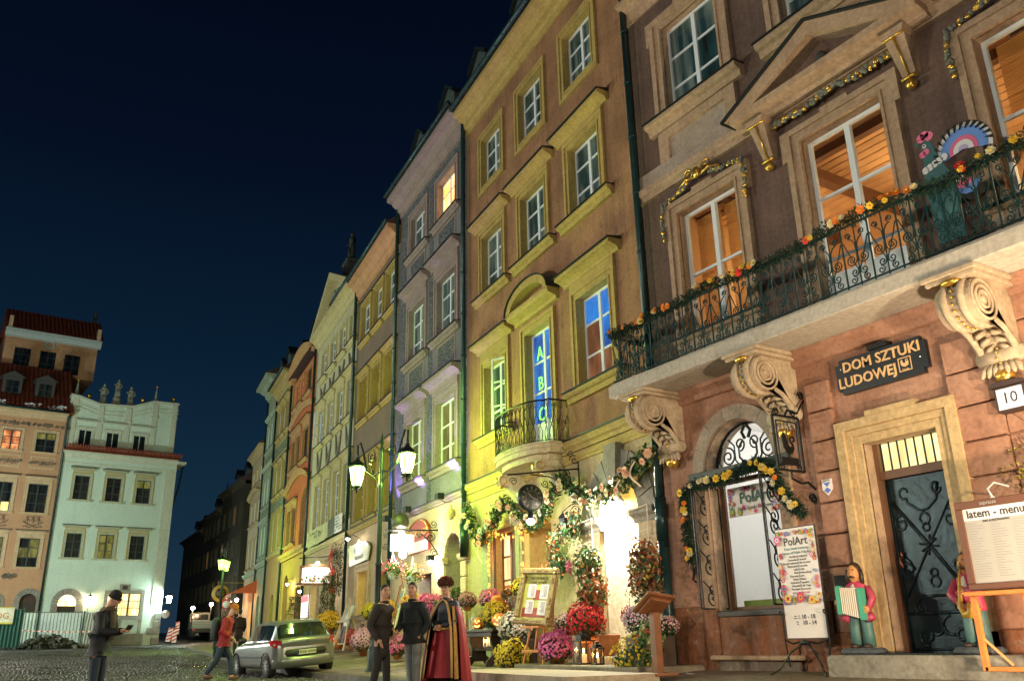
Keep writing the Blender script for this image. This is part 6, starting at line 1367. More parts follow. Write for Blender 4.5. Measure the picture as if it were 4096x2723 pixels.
ivy('dark ivy in a terracotta pot hung high beside the wall lantern', 2.95, .35, 3.2, (.3, .18, .26), 330, (2, 5, .6, .5, .3, .4, .1), 25)
ivy('pale pink creeper trailing beside the hanging lantern', 3.75, .3, 2.98, (.22, .14, .26), 200, (1.5, 1, 3, 1, .5, 1.5, .2), 26, pot=False)
ivy('red leaved plant between bench and white chrysanthemum', 5.45, .5, 1.6, (.24, .2, .26), 330, (.4, .6, .3, 4, 1.5, 2.0, .1), 27, pot=False)
ivy('variegated ivy in terracotta pot beside the wooden lectern', -.45, .85, .88, (.26, .22, .26), 360, (4, 1.5, 2.5, 1, .5, .8, .4), 28)
rr = random.Random(31); mg = empty('magenta_heather', 'small magenta heather in the ivy left of the alcove', 'plant', O(2.82, .5, 2.28), OR.rz); m = MB(); leaves(m, (0, 0, 0), (.08, .08, .16), 160, rr, .018); o = m.build('heather', mat('heather_magenta', (.55,.04,.25), .6), mg); o['kind'] = 'stuff'
mg['label'] = 'small magenta heather tucked into the ivy left of the alcove'
# rose garland over the cafe
gc = empty('rose_garland', 'leafy garland with peach and grey roses swagged across the cafe front', 'garland', O(0, 0, 0), OR.rz)
path = [(8.95,.28,4.36),(8.6,.28,3.9),(8.15,.28,3.45),(7.85,.3,3.38),(7.3,.3,3.6),(6.9,.3,3.9),(6.4,.32,4.15),(6.1,.3,4.0),(5.7,.3,3.75),(5.3,.3,3.5),(4.7,.3,3.4),(4.2,.3,3.6),(3.75,.32,4.0),(3.2,.35,4.2),(2.75,.3,3.8),(2.2,.3,3.62),(1.6,.3,3.6),(1.1,.3,3.68),(.72,.3,3.76),(.5,.3,3.94),(.1,.3,4.05),(-.12,.28,4.14)]
rr = random.Random(33); m = MB()
for k in range(len(path)-1):
    for q in range(3): p = Vector(path[k]).lerp(Vector(path[k+1]), q/3); leaves(m, p, (.26, .17, .23), 95, rr, .052, 0, (3, 4.5, .8, .1, .1, .05, .7), .2)
o = m.build('garland_leaves', IV, gc); o['kind'] = 'stuff'
for k in range(64):
    i = rr.randrange(len(path)-1); p = Vector(path[i]).lerp(Vector(path[i+1]), rr.random()); nr = Vector((rr.uniform(-.9, .2), 1, rr.uniform(-.5, .4))).normalized(); put_flower(gc, rr.choice(['rose','peach','peach','grey','cream','rose']), p+nr*.18+Vector((0, 0, rr.uniform(-.12, .12))), nr, rr.uniform(1.1, 1.7), 'rose')
M_rib = mat('peach_ribbon', (.6,.42,.3), .6)
for (u, z) in ((1.75, 3.5), (.85, 3.75), (7.7, 3.25), (.3, 4.0)):
    m = MB(); 
    for k in range(6): t0, t1 = k/6, (k+1)/6; f = lambda t: (u-.12+.2*math.sin(t*4), .46, z-.5*t); a, b = f(t0), f(t1); m.quad((a[0]-.035,a[1],a[2]),(a[0]+.035,a[1],a[2]),(b[0]+.035,b[1],b[2]),(b[0]-.035,b[1],b[2]))
    m.build('ribbon', M_rib, gc)
# strings of orange fairy lights round the cafe window
M_fairy = emis('orange_fairy_bulb', (1,.30,.05), 2.2)
fb = cached('fairy', lambda: mb_smooth().ell((0,0,0), (.022,.022,.034), 6, 4).mesh(M_fairy, 'bulb'))
for lab, pts in (('orange fairy lights down the left jamb of the cafe window', [(7.78,.12,3.35),(7.74,.14,2.9),(7.8,.12,2.4),(7.72,.13,1.9)]), ('orange fairy lights down the pilaster right of the cafe window', [(6.05,.14,3.5),(5.75,.14,3.3),(5.7,.14,2.8),(5.76,.14,2.3),(5.68,.14,1.85)]), ('orange fairy lights across the top of the cafe door', [(7.5,.1,3.5),(7.1,.12,3.42),(6.6,.12,3.3),(5.2,.14,3.42),(4.7,.14,3.45),(4.45,.14,3.55)])):
    fl_ = empty('fairy_lights', lab, 'string lights', O(0, 0, 0), OR.rz, 'orange fairy lights on the cafe'); m = MB(); m.tube(pts, .006, 3); m.build('wire', M_iron, fl_); rr = random.Random(len(lab))
    for k in range(26): i = rr.randrange(len(pts)-1); p = Vector(pts[i]).lerp(Vector(pts[i+1]), rr.random())+Vector((rr.gauss(0, .05), .01, rr.gauss(0, .03))); link('bulb', fb, fl_, p)
    for p in pts[1:-1:2]: point('fairy_glow', (p[0], .3, p[2]), 4, (1, .35, .08), .05, fl_)
# hanging clock on its bracket
ck = empty('hanging_clock', 'round black two faced clock on a scrolled iron bracket over the cafe', 'clock', O(3.1, 0, 0), OR.rz)
m = MB(); m.tube([(0,0,4.42),(0,1.75,4.18)], .018, 5); m.tube([(0,0,4.05),(0,.35,4.08),(0,.75,4.2),(0,1.2,4.22)], .014, 5)
for y_, z_, r_, s_2 in ((.3,4.28,.1,1),(.55,4.2,.08,-1),(.1,4.6,.13,1),(.2,4.75,.08,-1),(1.6,4.05,.09,1),(.85,4.05,.09,-1)): m.tube([(0,p[0],p[1]) for p in spiral((y_,z_), r_, .02, 0, s_2*3*PI, 16)], .011, 4)
m.tube([(0,0,4.85),(0,0,3.95)], .022, 5); m.build('bracket', M_iron, ck)
m = mb_smooth(); m.lathe([(0,-.09),(.25,-.09),(.285,-.07),(.295,0),(.285,.07),(.25,.09),(0,.09)], 24, (0, 1.22, 3.72), 'x'); m.build('case', mat('black_clock_case', (.012,.02,.025), .35), ck)
m = MB()
for k in range(12):
    t = 2*PI*k/12; c_, s_3 = math.sin(t), math.cos(t); a_ = [(-.093, 1.22+c_*.17-s_3*.008, 3.72+s_3*.17+c_*.008), (-.093, 1.22+c_*.17+s_3*.008, 3.72+s_3*.17-c_*.008), (-.093, 1.22+c_*.23+s_3*.012, 3.72+s_3*.23-c_*.012), (-.093, 1.22+c_*.23-s_3*.012, 3.72+s_3*.23+c_*.012)]; m.add(a_, [(0,1,2,3)])
m.tube([(-.094, 1.22+.14*math.cos(t*PI/12), 3.72+.14*math.sin(t*PI/12)) for t in range(24)], .003, 3, closed=True); m.build('dial_marks', mat('dim_gilt_numerals', (.25,.2,.12), .5), ck)
m = MB(); m.tube([(-.098,1.22,3.72),(-.098,1.08,3.67)], .008, 4); m.tube([(-.098,1.22,3.72),(-.098,1.3,3.8)], .008, 4); m.build('hands', mat('dim_gilt_numerals', (.25,.2,.12), .5), ck)
M_bulb = emis('bare_white_bulb', (1,.97,.88), 60)
lb = empty('clock_floodlight', 'glaring white floodlight hung below the black clock', 'floodlight', O(3.1, 1.22, 3.28), OR.rz)
m = mb_smooth(); m.lathe([(.0,.17),(.05,.16),(.06,.06),(.11,.0)], 14); m.build('shade', M_iron, lb); m = mb_smooth(); m.ell((0,0,-.05), .075, 12, 8); m.build('bulb', lampglass('bare_bulb_glow', (1,.97,.9), 12), lb); point('clock_lamp_light', (0, 0, -.05), 160, (1, .93, .72), .06, lb)
al_ = empty('alcove_floodlight', 'glaring white floodlight fixed inside the stone arch', 'floodlight', O(1.95, -.25, 3.55), OR.rz)
m = mb_smooth(); m.lathe([(.0,.2),(.06,.18),(.07,.08),(.14,.0)], 14); m.build('shade', M_iron, al_); m = mb_smooth(); m.ell((0,0,-.05), .1, 12, 8); m.build('bulb', lampglass('bare_bulb_glow', (1,.97,.9), 12), al_); point('alcove_light', (0, .2, -.05), 420, (1, .93, .75), .08, al_)
# wall lantern by the arch
wl = empty('wall_lantern', 'unlit black wall lantern on a scrolled arm beside the cafe arch', 'lantern', O(3.0, .0, 3.3), OR.rz)
m = MB(); m.tube([(0,0,.35),(0,.3,.3),(0,.5,.15)], .012, 4); m.tube([(0,p[0],p[1]) for p in spiral((.18,.2), .1, .02, 0, 3*PI, 14)], .01, 4); m.build('arm', M_iron, wl); m = MB(); m.lathe([(.06,-.2),(.1,.05),(.12,.06),(.03,.16),(0,.2)], 4, (0,.5,-.05)); m.build('lantern', M_iron, wl)
# white rope trellis ladders by the arch
M_rope = mat('pale_rope', (.55,.5,.4), .8)
for lab, u0, u1, y_ in (('white rope trellis left of the bright alcove', 2.15, 2.85, .3), ('white rope trellis right of the bright alcove', .12, .8, .3)):
    m = MB(); m.tube([(u0,y_,3.2),(u0,y_,1.6)], .012, 4); m.tube([(u1,y_,3.15),(u1,y_,1.6)], .012, 4); [m.tube([(u0,y_,z),(u1,y_,z-.05)], .012, 4) for z in (3.2, 2.75, 2.3, 1.85)]; on_row(m, 'rope_trellis', M_rope, lab, 'trellis')
# trestle bench
bn = empty('trestle_bench', 'dark carved wooden trestle bench carrying pumpkins and flowers', 'bench', O(0, 0, 0), OR.rz); M_old = mat('dark_weathered_wood', (.055,.035,.025), .55, var=.4, scale=6, bump=.3)
MB().bbox(5.75, 7.75, .3, .95, 1.08, 1.15, .012).build('seat', M_old, bn); MB().bbox(5.95, 7.55, .36, .9, .98, 1.078, .01).build('apron', M_old, bn); MB().bbox(6.1, 7.4, .5, .75, .66, .74, .01).build('shelf', M_old, bn)
for c in (7.35, 6.1):
    m = MB(); Q = [(.25,.32),(.42,.32),(.5,.42),(.75,.42),(.83,.32),(1.0,.32),(.95,.45),(.82,.55),(.8,.75),(.86,.9),(.86,.98),(.38,.98),(.38,.9),(.45,.75),(.43,.55),(.3,.45)]; n = len(Q); m.add([(c-.04,p[0],p[1]) for p in Q]+[(c+.04,p[0],p[1]) for p in Q], [tuple(range(n)), tuple(range(2*n-1,n-1,-1))]+[(i,n+i,n+(i+1)%n,(i+1)%n) for i in range(n)]); m.build('leg', M_old, bn)
M_pump = mat('pumpkin_skin', (.62,.20,.04), .5, var=.2)
def pumpkin(label, u, y, z, r, face, H_=OR):
    t = empty('pumpkin', label, 'pumpkin', H_.at(u, y, z), H_.rz, 'pumpkins outside the restaurants'); m = mb_smooth(); vs = []; fs = []; nu, nv_ = 24, 10
    for i in range(nv_+1):
        a = -PI/2+PI*i/nv_
        for j in range(nu): q = 2*PI*j/nu; k = 1+.07*math.cos(q*8); vs.append((r*k*math.cos(a)*math.cos(q), r*k*math.cos(a)*math.sin(q), r*.85*math.sin(a)+r*.85))
    for i in range(nv_):
        for j in range(nu): fs.append((i*nu+j, i*nu+(j+1)%nu, (i+1)*nu+(j+1)%nu, (i+1)*nu+j))
    m.add(vs, fs); m.build('skin', M_pump, t); m = mb_smooth(); m.tube([(0,0,r*1.6),(.02,0,r*1.9)], [.03,.02], 6); m.build('stem', IV[4], t)
    if face:
        gl = emis('candle_lit_cut', (1,.45,.08), 4)
        for sx, a0 in ((-1, 62), (1, 100)):
            pass
        def cut(ang, el, w, hh, nm):
            p = []; 
            for (dx, dz) in ((-w, -hh), (w, -hh), (0, hh)): a = rad(ang+dx); e = rad(el+dz); p.append((r*1.075*math.cos(e)*math.cos(a), r*1.075*math.cos(e)*math.sin(a), r*.915*math.sin(e)+r*.85))
            m = MB(); m.add(p, [(0,1,2)]); m.build(nm, gl, t)
        cut(120, 22, 9, 9, 'eye'); cut(150, 22, 9, 9, 'eye'); cut(135, 4, 6, 7, 'nose')
        m = MB(); q = []
        for k in range(8): a = rad(110+k*7); e = rad(-16-9*math.sin(PI*k/7)); q.append((r*1.08*math.cos(e)*math.cos(a), r*1.08*math.cos(e)*math.sin(a), r*.92*math.sin(e)+r*.85))
        for k in range(7, -1, -1): a = rad(110+k*7); e = rad(-26-14*math.sin(PI*k/7)); q.append((r*1.08*math.cos(e)*math.cos(a), r*1.08*math.cos(e)*math.sin(a), r*.92*math.sin(e)+r*.85))
        for k in range(7): m.add([q[k], q[k+1], q[14-k], q[15-k]], [(0,1,2,3)])
        m.build('mouth', gl, t)
    return t
pumpkin('carved pumpkin with glowing grin at the left end of the bench', 7.1, .7, 1.15, .17, True); pumpkin('orange carved pumpkin at the right end of the bench', 5.55, .85, 1.155, .19, True); pumpkin('plain flat pumpkin behind the olive yellow flowers', 6.9, .3, 1.66, .17, False)
MB2 = MB().bbox(6.1, 7.6, .1, .45, 1.2, 1.66, .01); on_row(MB2, 'flower_shelf', M_old, 'dark wooden flower shelf below the cafe window', 'shelf')
M_tin = mat('white_enamel_tin', (.6,.62,.6), .4); M_blk = mat('black_lantern_tin', (.02,.017,.015), .45, .5); M_flame = emis('candle_flame', (1,.62,.2), 22); M_wax = mat('white_wax', (.8,.74,.6), .5, emit=(1,.5,.15), es=.4)
def tin_lantern(label, P, w, hh, m_, lit, power=3):
    t = empty('candle_lantern', label, 'lantern', P, OR.rz, 'candle lanterns outside the cafe'); a = w/2; m = MB(); m.bbox(-a,a,-a,a,0,.03,.005)
    for x in (-1, 1):
        for y in (-1, 1): m.box(x*a-(.02 if x > 0 else 0), x*a+(.02 if x < 0 else 0), y*a-(.02 if y > 0 else 0), y*a+(.02 if y < 0 else 0), .03, hh*.66)
    m.bbox(-a*1.08,a*1.08,-a*1.08,a*1.08,hh*.66,hh*.7,.004); m.bbox(-a*.72,a*.72,-a*.72,a*.72,hh*.7,hh*.86,.01); m.bbox(-a*.35,a*.35,-a*.35,a*.35,hh*.86,hh*.95,.006)
    for x in (-1, 1): m.box(x*a*.5-.006, x*a*.5+.006, -a*1.0, a*1.0, hh*.4, hh*.41)
    m.build('frame', m_, t); m = MB(); m.tube([(.06*math.cos(k*PI/6), 0, hh*.95+.06*math.sin(k*PI/6)) for k in range(7)], .006, 4); m.build('ring_handle', m_, t)
    m = MB()
    for s in (-1, 1): m.quad((-a+.01,s*(a-.005),.03),(a-.01,s*(a-.005),.03),(a-.01,s*(a-.005),hh*.66),(-a+.01,s*(a-.005),hh*.66)); m.quad((s*(a-.005),-a+.01,.03),(s*(a-.005),a-.01,.03),(s*(a-.005),a-.01,hh*.66),(s*(a-.005),-a+.01,hh*.66))
    m.build('glass', M_clear, t)
    m = mb_smooth(); m.lathe([(a*.4,.03),(a*.4,hh*.3),(0,hh*.31)], 10); m.build('candle', M_wax, t)
    if lit: m = mb_smooth(); m.ell((0,0,hh*.39),(.016,.016,.045), 6, 5); m.build('flame', M_flame, t); point('candle_light', (0,0,hh*.42), power, (1,.5,.14), .03, t)
    return t
tin_lantern('large black metal lantern with a burning candle on the terrace', O(1.75, .85, .42), .3, .62, M_blk, True, 9); tin_lantern('small black metal lantern right of the large one', O(1.25, .85, .42), .18, .42, M_blk, True, 3)
tin_lantern('little white lantern standing on top of the bench', O(7.5, .7, 1.15), .13, .34, M_tin, False); tin_lantern('little white lantern with candle on the bench shelf', O(6.85, .62, .74), .13, .34, M_tin, True, 5)
tin_lantern('tall dark candle lantern under the deep red flowers', O(1.8, .35, .42), .26, .58, M_blk, False)
m = MB(); m.bbox(1.55, 2.35, .15, .62, .42, .95, .02); on_row(m, 'flower_crate', mat('rough_orange_crate', (.30,.10,.035), .6, var=.4, scale=5), 'reddish wooden crate under the deep red chrysanthemum', 'crate')
m = MB(); m.bbox(4.4, 5.0, .55, 1.1, .32, .9, .02); on_row(m, 'flower_stand', M_old, 'dark box stand under the white chrysanthemum', 'stand')
m = MB(); m.bbox(5.1, 5.6, .15, .6, .32, 1.85, .02); on_row(m, 'flower_stand', M_old, 'tall dark plant stand under the yellow chrysanthemum', 'stand')
m = MB(); m.bbox(-.3, .4, .2, .75, .3, .92, .02); on_row(m, 'flower_stand', M_old, 'low dark stand under the lilac chrysanthemum', 'stand')
# gilt framed menu on easel
ez = empty('menu_easel', 'tilted gilt picture frame with a cafe menu on a wooden easel', 'easel', O(3.1, 1.15, .42), OR.rz+rad(14)); M_gilt = mat('antique_gilt_frame', (.32,.23,.10), .4, .5, var=.4, scale=25, bump=.6, bscale=45); M_pine = mat('orange_pine', (.55,.20,.05), .5, var=.2, scale=5)
def slope(y0, z0, zt, lean): pass
TL_ = rad(-12)
def eb(mb): return mb.xf(Matrix.Translation((0, .12, .74)) @ Matrix.Rotation(rad(12), 4, 'X') @ Matrix.Rotation(rad(-4), 4, 'Y'))
m = MB(); w, hh = .56, 1.14
for a, b, c, d, p in ((-w,w,0,.13,.07),(-w,w,hh-.13,hh,.07),(-w,-w+.13,.13,hh-.13,.07),(w-.13,w,.13,hh-.13,.07)): m.bbox(a,b,-.02,p,c,d,.025)
rr = random.Random(2)
for k in range(60):
    s = rr.choice('lrtb'); x, z = {'l': (-w+.065, rr.random()*hh), 'r': (w-.065, rr.random()*hh), 't': (rr.uniform(-w, w), hh-.065), 'b': (rr.uniform(-w, w), .065)}[s]; m.ell((x,.075,z),(.035,.015,.02), 5, 3)
eb(m).build('gilt_frame', M_gilt, ez)
m = MB(); m.box(-w+.13,w-.13,-.015,.0,.13,hh-.13); eb(m).build('menu_board', mat('menu_backing', (.58,.62,.14), .5, var=.5, scale=2.5), ez)
m = MB(); m.box(-w+.16,w-.16,.0,.004,.15,.34); m.box(-.1,.12,.0,.004,.5,.7); eb(m).build('menu_picture', mat('menu_red_print', (.35,.06,.03), .5, var=.5, scale=6), ez)
for x0 in (-.34, .05):
    for z0 in (.2, .52): m = MB(); m.box(x0,x0+.25,.004,.008,z0+.02*(x0>0),z0+.29); mm = eb(m).build('menu_sheet', M_signw, ez); m = MB(); [m.box(x0+.04,x0+.04+.17*RNG.uniform(.5,1),.008,.0095,z0+.05+k*.022,z0+.056+k*.022) for k in range(10)]; eb(m).build('menu_lines', M_print, mm)
for tx, z in (('RESTAURACJA', .93), ('CAFE RYNEK', .84)):
    t_ = text(tx, 'lettering', mat('dark_red_print', (.12,.02,.015), .5), ez, (0,0,0), .085, (0,0,0), .001); t_.data.transform(Matrix.Translation((0,.12,.74)) @ Matrix.Rotation(rad(12),4,'X') @ Matrix.Rotation(rad(-4),4,'Y') @ Matrix.Translation((0,.006,z)) @ Matrix.Rotation(PI,4,'Z') @ Matrix.Rotation(PI/2,4,'X'))
for sx in (-1, 1): m = MB(); m.tube([(sx*.3,.12,0),(sx*.06,-.27,1.95)], .02, 4); m.build('leg', M_pine, ez)
m = MB(); m.tube([(0,-.75,0),(0,-.1,1.9)], .02, 4); m.build('rear_leg', M_pine, ez); m = MB(); m.bbox(-.3,.3,.1,.2,.68,.72,.005); m.bbox(-.26,.26,.14,.2,.22,.27,.005); m.tube([(0,.06,.25),(0,-.24,1.9)], .022, 4); m.build('crossbar', M_pine, ez)
# lectern menu
lc = empty('menu_lectern', 'brown wooden lectern with a slanted menu on top', 'lectern', O(-1.2, 1.2, .3), OR.rz); M_lec = mat('brown_lectern_wood', (.22,.085,.035), .5, var=.25, scale=4)
m = MB(); m.bbox(-.07,.07,-.06,.06,0,.95,.01); m.bbox(-.25,.25,-.2,.2,0,.05,.01); m.build('post', M_lec, lc)
R_ = Matrix.Translation((0, 0, 1.08)) @ Matrix.Rotation(rad(28), 4, 'Y') @ Matrix.Rotation(rad(10), 4, 'X')
m = MB(); m.bbox(-.3,.3,-.25,.25,-.025,.025,.015); m.bbox(-.22,.22,-.18,.18,-.08,-.026,.01); m.xf(R_).build('desk', M_lec, lc); m = MB(); m.box(-.22,.22,-.2,.2,.025,.031); m.xf(R_).build('menu_sheet', M_signw, lc)
# PolArt pavement sign
ps = empty('pavement_sign', 'tall flower bordered sign lettered PolArt on a twisted iron easel', 'sign', TEN.at(8.38, .52, .0), TEN.rz)
MB().box(0,.74,-.02,0,.8,2.37).build('sign_board', mat('dark_sign_edge', (.03,.03,.04), .5), ps); MB().box(.015,.725,0,.004,.815,2.355).build('sign_sheet', M_signw, ps)
m = border(.71, 1.06, 1.27, .0045, 5, .062, 110); m.xf(Matrix.Translation((.015,0,0)))
for x, z, r, c1, c2 in ((.37,1.37,.085,0,2),(.17,1.33,.07,3,2),(.6,1.36,.07,3,0),(.66,1.5,.065,0,4),(.68,2.2,.075,1,7),(.08,1.95,.05,1,7),(.07,2.22,.045,3,2)): rosette(m, x, z, r, c1, c2, 8, .04)
m.build('printed_flowers', BC, ps)['kind'] = 'stuff'
def tx(s, x, z, sz, mm, al='CENTER', bold=0): return text(s, 'lettering', mm, ps, (x, .008, z), sz, (PI/2, 0, PI), .0008, al, bold=bold)
tx('PolArt', .37, 2.16, .165, M_print, bold=.002); tx('Dom Sztuki Ludowej', .37, 2.06, .052, M_printt); tx('House of Polish Folk Art', .37, 2.0, .052, M_printt)
for k, (a, b) in enumerate((('Rzeźba','Sculpture'),('Ceramika','Ceramic'),('Stroje Ludowe','Folk dresses'),('Wycinanki','Cut-outs'),('Lalki','Dolls'),('Haft','Embroidery'),('Koronka','Lace'),('Kilimy','Kilims'),('Gobeliny','Tapestry'),('Zabawki','Folk Toys'),('Pamiątki','Souvenirs'))): tx(a, .38, 1.945-k*.046, .044, M_print, 'RIGHT'); tx(b, .36, 1.945-k*.046, .044, M_print, 'LEFT')
MB().box(.368,.372,.004,.006,1.46,1.965).build('dividing_line', M_print, ps); tx('www.e-polart.com', .37, 1.44, .042, M_printp); tx('10 - 18', .3, 1.1, .085, M_print, bold=.001); tx('10 - 14', .29, 1.02, .085, M_print, bold=.001)
for s_1, z in (('Pon. - Pt.', 1.115), ('Mon. - Fri.', 1.085), ('Sob.', 1.035), ('Sat.', 1.005)): tx(s_1, .5, z, .028, M_print, 'RIGHT' if 0 else 'CENTER')
m = MB()
for x in (-.02, .76):
    m.tube([(x,.02,1.15),(x,.02,.75),(x+(.08 if x < 0 else -.02),.0,.42)], .013, 5); m.tube([(x,p[0],p[1]) for p in spiral((.05,1.17), .04, .01, PI, PI*3, 10)], .01, 4)
m.tube([(-.02,.03,.8),(.15,.05,.74),(.37,.06,.78),(.6,.05,.74),(.76,.03,.8)], .013, 5); m.tube([(.37,.06,.76),(.15,.12,.62),(.0,.2,.4),(-.12,.3,.32)], .013, 5); m.tube([(.37,.06,.76),(.6,.12,.62),(.75,.2,.4),(.86,.3,.32)], .013, 5); m.tube([(.37,.0,.76),(.37,-.25,.42)], .013, 5); m.ell((.37,.07,.75),(.1,.03,.035)); m.build('iron_easel', M_iron, ps)
# menu board on pine easel at the right edge
mb_ = empty('menu_board_easel', 'large framed latem menu poster on a pine easel at the right edge', 'easel', TEN.at(5.05, .75, .0), TEN.rz)
m = MB(); 
for a, b, c, d in ((-.25,1.02,1.3,1.38),(-.25,1.02,2.24,2.33),(-.25,-.17,1.38,2.24),(.94,1.02,1.38,2.24)): m.bbox(a,b,-.02,.04,c,d,.008)
m.build('dark_frame', mat('dark_brown_frame', (.13,.055,.035), .5), mb_); MB().box(-.17,.94,-.01,.01,1.38,2.24).build('menu_poster', mat('grey_menu_poster', (.36,.36,.35), .4), mb_)
MB().box(-.17,.94,.01,.014,2.1,2.24).build('poster_header', M_signw, mb_); text('latem - menu', 'lettering', M_print, mb_, (.55,.016,2.17), .13, (PI/2,0,PI), .001, bold=.003); text('BAR & RESTAURANT', 'lettering', M_print, mb_, (.55,.016,2.08), .035, (PI/2,0,PI), .001)
text('zaprasza', 'lettering', mat('chalk_grey', (.4,.4,.4), .6), mb_, (.6,.045,2.285), .06, (PI/2,0,PI), .001)
m = MB(); rr = random.Random(5)
for c in range(4):
    for k in range(22): m.box(.9-c*.26-.2*rr.uniform(.4,1),.9-c*.26,.01,.0115,1.45+k*.029,1.456+k*.029)
o = m.build('menu_lines', mat('faint_print', (.25,.25,.25), .5), mb_); o['kind'] = 'stuff'
m = MB(); m.bbox(-.35,1.05,.0,.12,1.24,1.29,.008); m.build('shelf', M_pine, mb_)
for x in (.98, -.2): m = MB(); m.bbox(x-.03,x+.03,.02,.08,.42,1.24,.006); m.build('leg', M_pine, mb_)
m = MB(); m.bbox(.32,.42,-.02,.04,.45,1.24,.006); [m.tube([(.37,.04,.5+k*.075),(.37,.045,.5+k*.075)], .012, 6) for k in range(9)]; m.build('pegged_upright', M_pine, mb_); m = MB(); m.tube([(.98,.05,.8),(.75,-.1,.48)], .02, 4); m.bbox(-.2,.98,.02,.08,.42,.47,.006); m.build('brace', M_pine, mb_)
vl = empty('clip_lamp', 'white clip lamp above the menu poster', 'lamp', TEN.at(5.62, .3, 2.5), TEN.rz); m = mb_smooth(); m.tube([(.0,0,.0),(.12,.1,.06),(.16,.2,-.02),(.06,.3,-.14)], .012, 6); m.build('arm', M_white, vl); m = mb_smooth(); m.ell((.05,.32,-.16),(.035,.035,.03)); m.build('head', M_white, vl)
# climbing vine twigs at the right edge
vn = empty('climbing_vine', 'bare vine with yellow leaves climbing the wall at the right edge', 'plant', TEN.at(0,0,0), TEN.rz); m = MB(); rr = random.Random(12)
for k in range(46):
    p = Vector((5.15+rr.uniform(-.2,.35), .12, 2.2+rr.random()*.9)); pts = [p]; d = Vector((rr.uniform(-.3,1),rr.uniform(-.1,.2),rr.uniform(-.6,.7)))*.12
    for q in range(5): p = p+d+Vector((rr.gauss(0,.03),rr.gauss(0,.015),rr.gauss(0,.03))); pts.append(p)
    m.tube(pts, .0045, 3)
m.tube([(5.1,.1,.4),(5.15,.12,1.5),(5.05,.1,2.6),(5.12,.1,3.4)], .022, 5); m.build('twigs', mat('vine_bark', (.10,.06,.035), .8), vn); m = MB(); leaves(m, (5.4,.15,2.65), (.42,.1,.42), 90, rr, .035, 0, 1, .2); o = m.build('leaves', mat('vine_leaf_yellow', (.40,.34,.06), .6), vn); o['kind'] = 'stuff'

